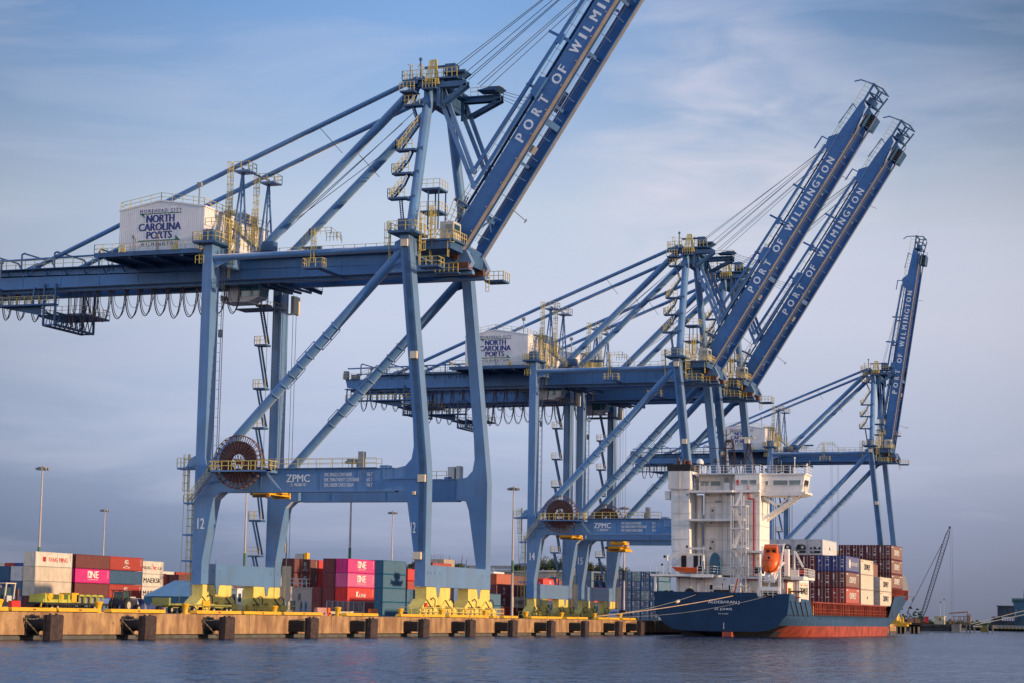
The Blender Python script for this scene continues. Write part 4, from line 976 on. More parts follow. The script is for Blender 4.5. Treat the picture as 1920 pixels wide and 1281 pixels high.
CONC = mat('quay_concrete', (0.41, 0.25, 0.125), 0.85, var=0.22, streak=0.92, sscale=0.75, streak_col=(0.22, 0.115, 0.06), scale=0.7, spots=0.85, spot_col=(0.19, 0.10, 0.07), bump=0.5)
DARKC = mat('dark_concrete_and_shade', (0.012, 0.010, 0.009), 1.0, var=0.4, spec=0.05)  # dark concrete; its near-black also paints the shade under the quay
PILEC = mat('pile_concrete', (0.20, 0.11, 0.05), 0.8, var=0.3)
TIMB = mat('fender_panel', (0.045, 0.026, 0.024), 0.75, var=0.5, streak=0.6, streak_col=(0.05, 0.03, 0.03), scale=2.5, bump=0.4)
q = thing('quay_wall', (QX, -20, WATER), 'weathered tan concrete quay wall along the water below the gantry cranes', 'quay wall')
m = MB(); ys = list(range(-150, 78, 9))
for a, b in zip(ys[:-1], ys[1:]): m.box(QX-1.2, a+0.02, 0.07, QX-(0.0 if (a//9) % 2 else 0.015), b-0.02, 1.8)
m.box(QX-1.3, 77, 0.02, QX-0.1, 300, 1.8)
m.build('concrete_face', CONC, q)
m = MB(); m.box(QX-9, -150, -1.5, QX-5, 300, 1.7); m.box(QX-1.25, -150, 1.0, QX-1.15, 300, 1.7); m.build('recess_shade', DARKC, q)  # near-black blocks put the gap's shade into the colour
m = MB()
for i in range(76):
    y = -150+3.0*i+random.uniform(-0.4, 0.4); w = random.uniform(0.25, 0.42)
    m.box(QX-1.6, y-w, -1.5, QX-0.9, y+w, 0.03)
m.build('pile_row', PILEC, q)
# fenders
FY = [-110.5, -96.3, -82.1, -68.1, -50.6, -36.3, -22.1, -7.9, 6.5, 21.0, 35.2, 50.8, 61.8]
FL = ['behind the picture edge', 'first from the left', 'second from the left', 'third from the left', 'fourth from the left, near crane 12 landside bogies', 'fifth from the left, below the white office',
      'sixth from the left, below the orange barrier', 'seventh from the left, below crane 12 waterside bogies', 'eighth from the left', 'ninth from the left', 'tenth from the left, below crane 14', 'second from the ship', 'nearest to the ship stern']
for i, y in enumerate(FY):
    if i == 0: continue
    f = thing('quay_fender', (QX, y, WATER), 'dark brown fender on quay wall, '+FL[i], 'fender', 'fenders along the quay wall')
    big = i < 4
    m = MB(); m.prism([(QX+1.75,-0.75),(QX+2.2,-0.75),(QX+2.25,1.5),(QX+2.1,1.62),(QX+1.85,1.62)], y-0.9, y+0.9)
    for z in (0.35,): m.box(QX+2.2, y-0.9, z, QX+2.24, y+0.9, z+0.03)
    m.mi = 1; m.box(QX+1.6, y-0.92, -0.75, QX+1.75, y+0.92, 1.6)
    for dy in (-0.5, 0.35): m.box(QX+1.8, y+dy, 1.6, QX+1.95, y+dy+0.15, 1.72)
    m.build('panel', [TIMB, BLACK], f)
    m = MB()
    if big:
        m.tube((QX, y, 0.85), (QX+0.9, y, 0.85), 0.80, 16, 0.45); m.tube((QX+0.9, y, 0.85), (QX+1.65, y, 0.85), 0.45, 16, 0.72)
        m.box(QX, y-0.95, 0.0, QX+0.08, y+0.95, 1.55)
    else:
        m.box(QX, y-1.2, 0.25, QX+1.65, y+0.6, 1.35)
        for z in (0.45, 0.75, 1.05): m.box(QX-0.0, y-1.28, z, QX+1.6, y-1.2, z+0.12)
    m.build('rubber_mount', BLACK, f)
    m = MB()
    for dy in ((-0.9,) if big else (-1.0,)):
        a = V(QX+0.05, y-1.2, 1.35); b = V(QX+1.7, y-0.6, -0.45 if big else 1.5)
        n_ = 12
        for k in range(n_):
            p0 = a.lerp(b, k/n_); p1 = a.lerp(b, (k+0.8)/n_); m.beam(p0, p1, 0.10 if k % 2 else 0.06)
        if big:
            b = V(QX+1.7, y-0.8, 1.5)
            for k in range(n_):
                u0, u1 = k/n_, (k+0.8)/n_
                sag = lambda u: V(0,0,-0.15*math.sin(math.pi*u))
                m.beam(a.lerp(b,u0)+sag(u0), a.lerp(b,u1)+sag(u1), 0.10 if k % 2 else 0.06)
    m.build('chain', mat('rusty_chain', (0.20, 0.16, 0.11), 0.8, var=0.4), f)
# bollards
BY = [-99.1, -84.8, -70.2, -52.6, -38.0, -21.5, -9.3, 5.0, 19.9, 34.3, 49.0, 61.5]
BL = ['half cut by the left picture edge', 'beside the dark tractor', 'left of crane 12 landside bogies', 'right of crane 12 landside bogies', 'standing alone before the wire fence',
      'standing before the dark blue container stack', 'before the left bogies of crane 12 waterside', 'before the right bogies of crane 12 waterside', 'left of crane 14 landside bogies', 'before the middle of crane 14 bogies', 'between crane 14 and crane 15 bogies', 'beside the silver car']
for y, lb in zip(BY, BL):
    b = thing('mooring_bollard', (6.0, y, GZ), 'yellow flared mooring bollard on the quay edge, '+lb, 'bollard', 'yellow mooring bollards on the quay edge')
    m = MB(); pr_ = [(0.34,0),(0.34,0.12),(0.24,0.14),(0.23,0.4),(0.27,0.6),(0.34,0.78),(0.38,0.86),(0.37,0.9)]
    for (r0, z0), (r1, z1) in zip(pr_[:-1], pr_[1:]): m.tube((6.0,y,GZ+z0), (6.0,y,GZ+z1), r0, 16, r1, caps=False)
    m.ball((6.0,y,GZ+0.88), 0.37, 16, 6, (1,1,0.25), 0); m.build('post', SYEL, b)
    m = MB(); m.tube((6.0,y,GZ-0.02), (6.0,y,GZ+0.04), 0.5, 16)
    for k in range(6): a = k*math.pi/3; m.tube((6+0.42*math.cos(a), y+0.42*math.sin(a), GZ+0.04), (6+0.42*math.cos(a), y+0.42*math.sin(a), GZ+0.1), 0.04, 6)
    m.build('base_plate', SYEL, b)
RY = [(-104.2,-99.2),(-99.0,-92.6),(-92.5,-85.9),(-84.6,-75.4),(-70.1,-61.3),(-61.0,-53.0),(-52.6,-43.6),(-38.2,-29.8),(-23.8,-10.6),(-9.6,3.7),(5.0,7.4),(8.7,14.2),(19.0,31.7),(33.5,42.9),(47.6,58.1),(59.4,67.4)]
RL = ['cut by the left picture edge','below the red barrier block','before the flatbed trailer','between the tractor and crane 12','before the left half of crane 12 landside bogies','before the right half of crane 12 landside bogies','below the white office building','below the wire fence, standing between two bollards','before crane 12 waterside left bogies','before crane 12 waterside right bogies','shortest piece, right of crane 12 waterside bogies','short piece left of the lamp post','before crane 14 left bogies','before crane 14 right bogies','before crane 15 bogies','last piece, beside the ship stern']
for (a, b), lb in zip(RY, RL):
    m = MB(); m.prism([(6.35,1.86),(7.05,1.86),(6.98,2.14),(6.45,2.14)], a+0.12, b-0.12)
    m.add([(6.35,a-0.05,1.86),(7.05,a-0.05,1.86),(6.98,a+0.12,2.14),(6.45,a+0.12,2.14)], [(0,1,2,3)])
    m.add([(6.35,b+0.05,1.86),(7.05,b+0.05,1.86),(6.98,b-0.12,2.14),(6.45,b-0.12,2.14)], [(0,3,2,1)])
    m.mi = 1
    y = a+0.4
    while y < b-0.4: m.box(6.45, y, GZ, 6.98, y+0.35, 1.86); y += 1.3
    m.mi = 2; m.box(6.99, (a+b)/2-0.2, 1.93, 7.035, (a+b)/2+0.2, 2.05)
    o = m.build('stringer_rail', [SYEL, DARKC, RUST], None, (6.7, (a+b)/2, GZ)); tag(o, 'yellow edge rail on quay top, '+lb, 'edge rail', 'yellow edge rails along the quay')

# ------------------------------------------------------------------ containers
CC = {'maroon': (0.12, 0.012, 0.02), 'brown': (0.13, 0.022, 0.022), 'red': (0.34, 0.022, 0.014), 'bright red': (0.56, 0.008, 0.010), 'magenta': (0.56, 0.006, 0.19), 'pink': (0.58, 0.08, 0.25),
      'dark blue': (0.012, 0.075, 0.17), 'navy': (0.012, 0.035, 0.20), 'slate blue': (0.06, 0.13, 0.22), 'teal blue': (0.012, 0.11, 0.22), 'cream': (0.58, 0.50, 0.41), 'white': (0.62, 0.58, 0.52), 'pale grey': (0.50, 0.52, 0.55),
      'orange': (0.40, 0.07, 0.022), 'grey': (0.20, 0.23, 0.24), 'light blue': (0.18, 0.28, 0.42), 'green grey': (0.16, 0.26, 0.27)}
CMAT = {k: mat('container_'+k.replace(' ', '_'), v, 0.5, var=0.10, streak=0.35, streak_col=tuple(c*0.55+0.03 for c in v), spots=0.25, spot_col=(0.14, 0.06, 0.04), scale=0.8) for k, v in CC.items()}
MARKW = mat('mark_white', (0.75, 0.74, 0.70), 0.6); MARKR = mat('mark_red', (0.6, 0.03, 0.03), 0.6); MARKK = mat('mark_black', (0.02, 0.02, 0.03), 0.6); MARKC = mat('mark_cream', (0.80, 0.74, 0.6), 0.6)
CM = {}
def corr(m, u0, u1, fn, pitch=0.28, z0=0.16, z1=2.44, d=0.05):
    n = int((u1-u0)/pitch); p = (u1-u0)/n
    prof = []
    for i in range(n): a = u0+i*p; prof += [(a, 0), (a+p*0.3, 0), (a+p*0.5, d), (a+p*0.8, d)]
    prof.append((u1, 0))
    vs = [fn(u, w, z0) for u, w in prof]+[fn(u, w, z1) for u, w in prof]; k = len(prof)
    m.add(vs, [(i, i+1, k+i+1, k+i) for i in range(k-1)])
def cont_mesh(key, L, H, end):
    k = (key, L, H, end)
    if k in CM: return CM[k]
    H = H-0.06
    m = MB(); w = 1.219; l = L/2; zb, zt = 0.16, H-0.12
    for x in (-w, w-0.12):
        for y in (-l, l-0.12): m.box(x, y, 0, x+0.12, y+0.12, H)
    for x in (-w, w-0.1): m.box(x, -l+0.12, 0, x+0.1, l-0.12, zb); m.box(x, -l+0.12, zt, x+0.1, l-0.12, H)
    for y in (-l, l-0.1): m.box(-w+0.12, y, 0, w-0.12, y+0.1, zb); m.box(-w+0.12, y, zt, w-0.12, y+0.1, H-0.005)
    corr(m, -l+0.12, l-0.12, lambda u, d, z: (w-0.055+d, u, z), 0.28, zb, zt)
    m.add([(-w+0.03,-l+.12,zb),(-w+0.03,l-.12,zb),(-w+0.03,l-.12,zt),(-w+0.03,-l+.12,zt)], [(0,3,2,1)])
    m.add([(-w+.05,-l+.05,H-0.03),(w-.05,-l+.05,H-0.03),(w-.05,l-.05,H-0.03),(-w+.05,l-.05,H-0.03)], [(0,1,2,3)])
    m.add([(-w+.12,l-0.03,zb),(w-.12,l-0.03,zb),(w-.12,l-0.03,zt),(-w+.12,l-0.03,zt)], [(0,3,2,1)])
    if end == 'corr': corr(m, -w+0.12, w-0.12, lambda u, d, z: (u, -l+0.06-d, z), 0.25, zb, zt)
    else: m.add([(-w+.12,-l+0.09,zb),(w-.12,-l+0.09,zb),(w-.12,-l+0.09,zt),(-w+.12,-l+0.09,zt)], [(0,1,2,3)])
    o = m.build('body', CMAT[key], None, (0,0,0)); me = o.data; bpy.data.objects.remove(o); CM[k] = me
    return me
def door_mesh(key, L, H, seed):
    k = ('door', key, L, H, seed)
    if k in CM: return CM[k]
    m = MB(); l = L/2
    for s in (-1, 1):
        x0, x1 = (-1.09, -0.01) if s < 0 else (0.01, 1.09)
        m.mi = 0; m.box(x0, -l+0.03, 0.16, x1, -l+0.07, H-0.12)
        for z in (0.16+(H-0.28)*i/5 for i in range(1, 5)): m.box(x0+0.04, -l+0.01, z-0.02, x1-0.04, -l+0.03, z+0.02)
        m.mi = 1
        for f in (0.24, 0.74): x = x0+(x1-x0)*f; m.beam((x, -l-0.01, 0.1), (x, -l-0.01, H-0.08), 0.045)
        m.box(x0+0.3, -l-0.03, 0.95, x1-0.2, -l, 1.0)
    m.mi = 2
    m.box(-0.95, -l, 1.25, -0.72, -l+0.008, 2.3) if seed % 2 == 0 else m.box(-0.9, -l, 1.6, -0.6, -l+0.008, 1.9)
    for i in range(4): m.box(0.45, -l, 2.25-i*0.42, 0.85, -l+0.008, 2.38-i*0.42) if (i+seed) % 3 else None
    if seed % 3 == 0: m.box(0.4, -l, 0.7, 0.8, -l+0.008, 0.95)
    o = m.build('door', [CMAT[key], LGREY, MARKW if key != 'white' else MARKK], None, (0,0,0)); me = o.data; bpy.data.objects.remove(o); CM[k] = me
    return me
def reefer_mesh(L, H, seed):
    k = ('reef', L, H, seed)
    if k in CM: return CM[k]
    m = MB(); l = L/2
    m.box(-1.05, -l+0.02, 0.2, 1.05, -l+0.08, H-0.2)
    m.mi = 1
    if seed: 
        m.prism([(-0.8,1.15),(-0.5,1.75),(0.5,1.75),(0.9,1.4),(0.9,0.85),(-0.8,0.85)], -l, -l+0.03); m.box(-0.85,-l,0.3,0.85,-l+0.03,0.75)
    else: m.box(-0.3,-l,0.9,0.3,-l+0.02,1.4); m.box(-0.9,-l,0.9,-0.6,-l+0.02,1.3); m.box(0.5,-l,0.9,0.9,-l+0.02,1.3); m.box(-0.85,-l,0.3,0.85,-l+0.03,0.7)
    m.mi = 2; m.tube((0.3,-l-0.02,1.3),(0.3,-l+0.02,1.3),0.25,10); m.box(-0.6,-l-0.01,0.45,-0.2,-l,0.6); m.box(-0.5,-l+0.01,1.95,0.5,-l+0.015,2.1)
    o = m.build('refrigeration_unit', [CMAT['pale grey'], BLACK, LGREY], None, (0,0,0)); me = o.data; bpy.data.objects.remove(o); CM[k] = me
    return me
def mark_mesh(kind, L, H, col=None):
    k = ('mk', kind, L, H, col)
    if k in CM: return CM[k]
    m = MB(); x = 1.226; l = L/2; U = (0,1,0); Z = (0,0,1); sc = H/2.6
    def T(s_, y, z, w, h, o=0.03): m.text(s_, (x, y, z*sc), U, Z, w, h*sc, o)
    mats = [MARKW, MARKR, MARKK]
    if kind == 'ACL':
        T('ACL', 0, 1.65, 1.5, 0.75, 0.05); T('GLOBAL', 0, 1.05, 1.3, 0.13)
        for s in (-1, 1):
            for i in range(8):
                f = lambda u: 0.70+0.10*math.sin(u*math.pi*1.6+1)-0.07*u
                u0, u1 = i/8, (i+1)/8
                m.add([(x, s*u0*1.25, (f(u0)-.05)*sc), (x, s*u1*1.25, (f(u1)-.05)*sc), (x, s*u1*1.25, (f(u1)+.05)*sc), (x, s*u0*1.25, (f(u0)+.05)*sc)], [(0,1,2,3)])
        m.box(x-0.01, -1.0, 0.42*sc, x, 1.0, 0.47*sc)
    elif kind == 'ONE':
        T('NE', 0.75, 1.55, 2.6, 1.25, 0.06)
        for a in ((-1.75,0.93,-1.45,1.9),(-1.75,1.9,-0.7,2.18),(-1.0,1.2,-0.7,1.9),(-1.3,0.93,-0.7,1.2)): m.box(x-0.01, a[0], a[1]*sc, x, a[2], a[3]*sc)
        T('OCEAN NETWORK EXPRESS', 0.1, 0.62, 3.7, 0.17, 0.01)
    elif kind == 'KLINE': T('K', -1.55, 1.3, 1.1, 1.0, 0.08); T('LINE', 0.75, 1.12, 2.9, 0.62, 0.05); m.box(x-0.01,-2.2,1.72*sc,x,-1.2,1.8*sc)
    elif kind == 'MAERSK': m.mi = 2; T('MAERSK', 1.6, 1.25, 7.2, 1.0, 0.04)
    elif kind == 'HSUD': 
        m.mi = 2; T('HAMBURG', -1.6, 1.2, 5.2, 0.62, 0.0); T('S\u00dcD', 5.0-0.4, 1.2, 2.0, 0.68, 0.0)
        m.mi = 1; m.add([(x,1.3,2.1*sc),(x,1.9,1.2*sc),(x,1.5,0.6*sc),(x,2.1,1.1*sc),(x,3.2,0.7*sc),(x,2.7,1.15*sc),(x,3.5,1.5*sc),(x,2.3,1.35*sc)], [(0,1,2,3,4,5,6,7)])
    elif kind == 'YANG': 
        m.mi = 1; T('YANG MING', 1.3, 1.25, 6.4, 0.8, 0.01); m.box(x-0.01,-3.8,0.85*sc,x,-2.7,1.7*sc); m.mi = 2; m.prism([(-3.4,1.6),(-2.8,1.6),(-3.0,1.25),(-2.8,0.95),(-3.4,0.95),(-3.2,1.25)], x-0.005, x+0.004, 'X')
        m.mi = 1; T('www.yangming.com', -1.5, 2.25, 2.6, 0.12, 0)
    elif kind == 'CROW':
        T('CROWLEY', 0, 1.3, 5.8, 1.0, 0.06); m.mi = 1 if col != 'w' else 0; m.box(x-0.01,-l+0.6,2.1*sc,x,-l+1.9,2.25*sc); m.box(x-0.01,l-2.6,2.15*sc,x,l-0.8,2.25*sc)
    elif kind == 'CROWL':
        m.tube((x-0.01,-2.6,1.3*sc),(x,-2.6,1.3*sc),0.78,20); T('CROWLEY', 1.6, 1.3, 5.6, 0.6, 0.04)
    elif kind == 'ERS': m.mi = 2; T('MAERSK', 0.3, 1.25, 8.2, 1.0, 0.05)
    elif kind == 'LOGO': m.mi = 2; T('\u25b3', 0, 1.2, 0.9, 0.6, 0.04) if False else m.prism([(-0.5,1.0),(0.5,1.0),(0.25,1.45),(-0.25,1.45)], x-0.004, x+0.003, 'X')
    # serial numbers near the far end
    m.mi = 0 if col == 'w' else 2
    if kind not in ('MAERSK','HSUD','ERS'): 
        for i in range(5): m.box(x-0.01, l-0.75, (2.1-i*0.28)*sc, x, l-0.6, (2.25-i*0.28)*sc)
    if kind in ('CROW', 'CROWL', 'ACL', 'ONE', 'KLINE') and col == 'w' : mats = [MARKW, MARKR, MARKK]
    if kind == 'CROW' and col == 'k': mats = [MARKK, MARKR, MARKK]
    if kind == 'CROWL': pass
    o = m.build('lettering', mats, None, (0,0,0)); me = o.data; bpy.data.objects.remove(o); CM[k] = me
    return me
def cont(xr, y0, z, key, label, L=12.19, H=2.6, end='corr', mk=None, mc='w', group='shipping containers in the yard', seed=0):
    base = V(xr-1.219, y0+L/2, z)
    t = thing('shipping_container', base, label, 'container', group)
    for nm, me in (('body', cont_mesh(key, L, H, end)), ('door', door_mesh(key, L, H, seed) if end == 'door' else None), ('refrigeration_unit', reefer_mesh(L, H, seed) if end == 'reefer' else None), ('lettering', mark_mesh(mk, L, H, mc) if mk else None)):
        if me is None: continue
        o = bpy.data.objects.new(nm, me); COL.objects.link(o); o.parent = t
    return t
TN = ['bottom', 'second', 'third', 'fourth', 'fifth']
def stack(xr, y0, tiers, desc, H=2.6, end='corr', mks=None, L=12.19, z0=GZ+0.02, group='shipping containers in the yard'):
    mks = mks or {}
    for i, k in enumerate(tiers):
        if k is None: continue
        w = ('top' if i == len(tiers)-1 and i > 0 else TN[i])
        mk = mks.get(i); mk, mc = mk if isinstance(mk, tuple) else (mk, 'w')
        cont(xr, y0, z0+i*H+0.005*i, k, '%s container, %s tier of %s' % (k, w, desc), L, H, end, mk, mc, group, i+int(abs(xr)*3) % 5)
A4 = 2.63
stack(-111.0, 87.3, ['brown','cream','cream','white'], 'the leftmost lit stack', A4, mks={3:('YANG','k')})
stack(-113.6, 87.3, ['light blue','slate blue','pale grey'], 'the column left of the cream stack', A4)
stack(-116.2, 87.3, ['pale grey','navy','dark blue'], 'the second column left of the cream stack', A4)
stack(-118.8, 87.3, ['maroon','maroon','maroon'], 'the third column left of the cream stack', A4)
stack(-121.4, 87.3, ['navy','maroon','brown'], 'the column at the left picture edge', A4)
for i, k in enumerate(('orange','navy','red','white','brown')): stack(-160-2.55*i, 163, [k,k,k,k], 'far column %s behind the cream stack' % ('one','two','three','four','five')[i], 2.6)
stack(-111.0, 100.7, ['slate blue','brown','magenta','brown'], 'the stack right of the cream one', A4, mks={2:'ONE'})
stack(-113.6, 100.7, ['grey','maroon','maroon','maroon'], 'the hidden column behind the magenta container', A4)
stack(-111.0, 112.9, ['navy','red','dark blue','red'], 'the third lit stack from the left', A4, mks={1:'ACL',3:'ACL'})
stack(-122.0, 140.7, ['navy','white','white','white'], 'the white stack left of the blue roof', A4, mks={1:('MAERSK','k'),2:('MAERSK','k'),3:('HSUD','k')})
stack(-139, 172.5, ['orange','orange','orange'], 'the stack right behind the white one', 2.9)
stack(-139, 190.0, ['brown','brown','brown'], 'the stack left of crane 12 landside leg', 2.9)
stack(-141.6, 190.0, ['maroon','maroon','maroon'], 'the inner column left of crane 12 leg', 2.9)
for i, k in enumerate(('red','white','red','pale grey','navy','red','maroon')): cont(-168, 215+13*i, GZ+2.6*3, k, '%s container, far top row left of crane 12, number %s' % (k, ('one','two','three','four','five','six','seven')[i])); 
for i, k in enumerate(('brown','maroon','brown','maroon','brown','maroon','brown')):
    for j in range(3): cont(-168, 215+13*i, GZ+2.6*j, k, '%s container, far row tier %s left of crane 12, bay %s' % (k, TN[j], ('one','two','three','four','five','six','seven')[i]))
stack(-93.0, 154.8, ['maroon','maroon','brown','brown'], 'the stack behind the white office', 2.88, mks={2:'ACL',3:'ACL'})
stack(-95.6, 154.8, ['maroon','maroon','maroon','maroon'], 'the inner column behind the white office', 2.88)
stack(-93.0, 167.4, ['bright red','red','bright red','bright red'], 'the red stack right behind the white office', 2.88)
stack(-62.5, 115.2, ['brown','bright red','pink','magenta'], 'the magenta stack at centre left', mks={1:'KLINE',2:'ONE',3:'ONE'})
stack(-65.1, 115.2, ['maroon','maroon','maroon','maroon'], 'the column left of the magenta stack', 2.6)
stack(-67.7, 115.2, ['brown','maroon'], 'the low column left of the magenta stack', 2.6)
stack(-76.0, 162.6, ['teal blue','teal blue','teal blue','teal blue'], 'the blue stack right of the magenta one', 2.88)
stack(-78.6, 162.6, ['dark blue','dark blue','dark blue','dark blue'], 'the inner column of the blue stack', 2.88)
stack(-76.0, 175.4, ['teal blue','teal blue'], 'the low blue stack left of crane 12 waterside leg', 2.88)
stack(-82.0, 190, ['dark blue','dark blue','red','bright red'], 'the stack half hidden by crane 12 waterside leg', 2.6, mks={2:'ACL'})
stack(-84.6, 204, ['maroon','maroon','maroon','red'], 'the far stack behind crane 12 waterside leg', 2.6)
stack(-90, 224, ['maroon','maroon','red','red','red'], 'the tall stack seen over crane 12 sill', 2.55)
stack(-92.6, 224, ['maroon','maroon','maroon','maroon','maroon'], 'the tall inner column seen over crane 12 sill', 2.55)
stack(-62.0, 183, ['teal blue','teal blue'], 'the pair seen between crane 12 waterside bogies', 2.6)
stack(-96.0, 284, ['red','maroon','maroon','orange'], 'the orange topped stack right of crane 12', 2.9, mks={0:'ACL',1:'ACL',2:'ACL'})
stack(-96.0, 297, ['maroon','cream','maroon','maroon'], 'the maroon stack behind the lamp post', 2.85, mks={1:('ERS','k')})
stack(-96.0, 310, ['maroon','maroon','maroon','maroon'], 'the maroon stack left of crane 14', 2.85)
stack(-96.0, 323, ['red','red','orange','orange'], 'the orange stack at crane 14 ladder', 2.85)
stack(-90.0, 262, ['maroon',], 'the single one low right of crane 12', 2.6, mks={0:'ACL'})
stack(-83, 284, ['bright red','red','bright red','bright red'], 'the red stack between the legs of crane 14', 2.6, mks={3:'ACL'})
stack(-83, 297, ['maroon','maroon','red','maroon'], 'the maroon stack between the legs of crane 14', 2.6)
stack(-78, 310, ['slate blue','slate blue','slate blue','slate blue','slate blue'], 'the slate stack between the legs of crane 15', 2.6)
stack(-78, 324, ['bright red','bright red','red','red'], 'the red stack between the legs of crane 15', 2.6)
stack(-60, 255, ['dark blue','bright red','bright red'], 'the stack at the right leg of crane 15', 2.6)
for i in range(6):
    ks = [['dark blue','teal blue','dark blue','teal blue','teal blue'], ['teal blue','dark blue','green grey','teal blue','dark blue'], ['teal blue','slate blue','dark blue','teal blue','green grey'],
          ['dark blue','teal blue','teal blue','dark blue','teal blue'], ['navy','navy','navy','navy','dark blue'], ['navy','navy','navy','navy','dark blue']][i]
    stack(-59.5-2.55*i, 312, ks, 'the blue block left of the ship, column %s' % ('one','two','three','four','five','six')[i], 2.62, 'door')

# ------------------------------------------------------------------ yard buildings and fittings
BLUEROOF = mat('blue_roof', (0.16, 0.30, 0.45), 0.5, var=0.08); BLUEWALL = mat('blue_wall', (0.02, 0.10, 0.18), 0.6, var=0.2)
b = thing('storage_shed', (-66, 64, GZ), 'low shed with blue pitched roof beside crane 12 landside leg', 'shed')
m = MB(); v = [(-73.2,60,4.4),(-60,60,4.4),(-60,68,4.4),(-73.2,68,4.4),(-69.8,64,7.0),(-60,64,7.0)]
m.add(v, [(0,1,5,4),(2,3,4,5),(3,0,4),(1,2,5),(0,3,2,1)]); m.build('roof', BLUEROOF, b)
m = MB(); m.box(-73.1, 60.1, 3.3, -60.1, 67.9, 4.38); m.build('fascia', BLUEWALL, b)
m = MB()
for x in (-73, -69.5, -66, -63, -60.4): m.box(x, 60.2, GZ, x+0.25, 60.4, 3.3)
m.box(-72.8, 66, GZ, -60.2, 67.6, 3.3); m.build('wall', LGREY, b)
b = thing('office_building', (-58, 78.5, GZ), 'flat roofed cream office building with dark windows left of the magenta stack', 'building')
CREAMW = mat('office_wall', (0.62, 0.50, 0.43), 0.7, var=0.05, streak=0.15)
m = MB(); m.box(-63, 73.0, GZ, -55, 84.3, 6.2); m.box(-63.2, 72.9, 6.2, -54.9, 84.4, 6.38); m.build('wall', CREAMW, b)
for a, c, z0, z1 in ((73.6,75.2,2.5,4.1),(76.1,78.0,2.5,4.1)):
    m = MB(); m.box(-55.0, a, z0, -54.96, c, z1); m.mi = 1; m.box(-54.97, (a+c)/2-0.04, z0, -54.93, (a+c)/2+0.04, z1); m.build('window', [GLASS, WHITE], b)
for a, c in ((79.8,80.7),(81.6,82.5)):
    m = MB(); m.box(-55.0, a, GZ, -54.95, c, 4.05); m.mi = 1; m.box(-54.96, a+0.25, 2.9, -54.92, c-0.25, 3.7); m.build('door', [BLUEROOF, GLASS], b)
m = MB(); m.rail([(-55.2, 76, 6.38), (-55.2, 84.2, 6.38), (-60, 84.2, 6.38)], 1.4, 1.6, 0.06); m.build('roof_railing', LGREY, b)
m = MB(); m.box(-58, 73.5, 6.38, -56, 75, 7.8); m.box(-57.8, 75.3, 6.38, -56.5, 76.3, 8.2); m.box(-57.8, 77, 6.38, -57.4, 77.3, 8.4); m.build('roof_unit', LGREY, b)
m = MB(); m.box(-54.9, 79.1, 4.2, -54.6, 79.3, 5.2); m.ball((-54.7,79.2,5.3),0.14,8,5); m.build('wall_lamp', GREY, b)
b = thing('wire_fence', (-50, 87, GZ), 'tall grey wire mesh fence before the magenta container stack', 'fence')
m = MB()
for i in range(8): y = 79.6+i*2.15; m.beam((-50, y, GZ), (-50, y, 4.2), 0.09)
m.beam((-50,79.6,4.15),(-50,94.7,4.15),0.06); m.beam((-50,94.7,GZ),(-50,93,4.1),0.06)
m.build('post', LGREY, b)
m = MB()
for i in range(75): m.beam((-50, 79.6+i*0.2, GZ), (-50, 79.6+i*0.2, 4.15), 0.02)
for i in range(12): m.beam((-50, 79.6, GZ+i*0.2), (-50, 94.7, GZ+i*0.2), 0.02)
m.build('mesh', GREY, b)
for (x, y0, y1, mt, lb) in ((-8,-76.4,-75.0,RED,'bright red plastic barrier block beside the forklift at left edge'),(-8,-13.6,-11.0,mat('faded_pink',(0.45,0.22,0.2),0.7),'faded pink barrier block left of the orange one'),(-8,-10.7,-10.0,ORANGE,'narrow orange barrier end beside the pink block'),(-8,-0.6+2.4,3.9,ORANGE,'bright orange barrier block at the right end of the pale timber')):
    m = MB(); m.prism([(x-0.35,GZ),(x+0.35,GZ),(x+0.22,GZ+0.45),(x+0.16,GZ+0.95),(x-0.16,GZ+0.95),(x-0.22,GZ+0.45)], y0, y1)
    m.mi = 1
    for f in (0.3, 0.65): yy = y0+(y1-y0)*f; m.box(x+0.2, yy-0.08, GZ+0.2, x+0.36, yy+0.08, GZ+0.38)
    tag(m.build('barrier_block', [mt, BLACK], None, (x,(y0+y1)/2,GZ)), lb, 'barrier')
m = MB()
for i in range(3): m.box(-9.6, -9.5+i*4.1, GZ+0.25+0.02*i, -9.2, -5.6+i*4.1, GZ+0.55+0.02*i)
m.box(-9.5,-9,GZ,-9.3,-8.7,GZ+.3); m.box(-9.5,1.6,GZ,-9.3,1.9,GZ+.3)
tag(m.build('timber_beam', mat('pale_timber',(0.55,0.45,0.28),0.8), None, (-9.4,-3,GZ)), 'row of pale timbers lying behind the quay edge', 'timber')
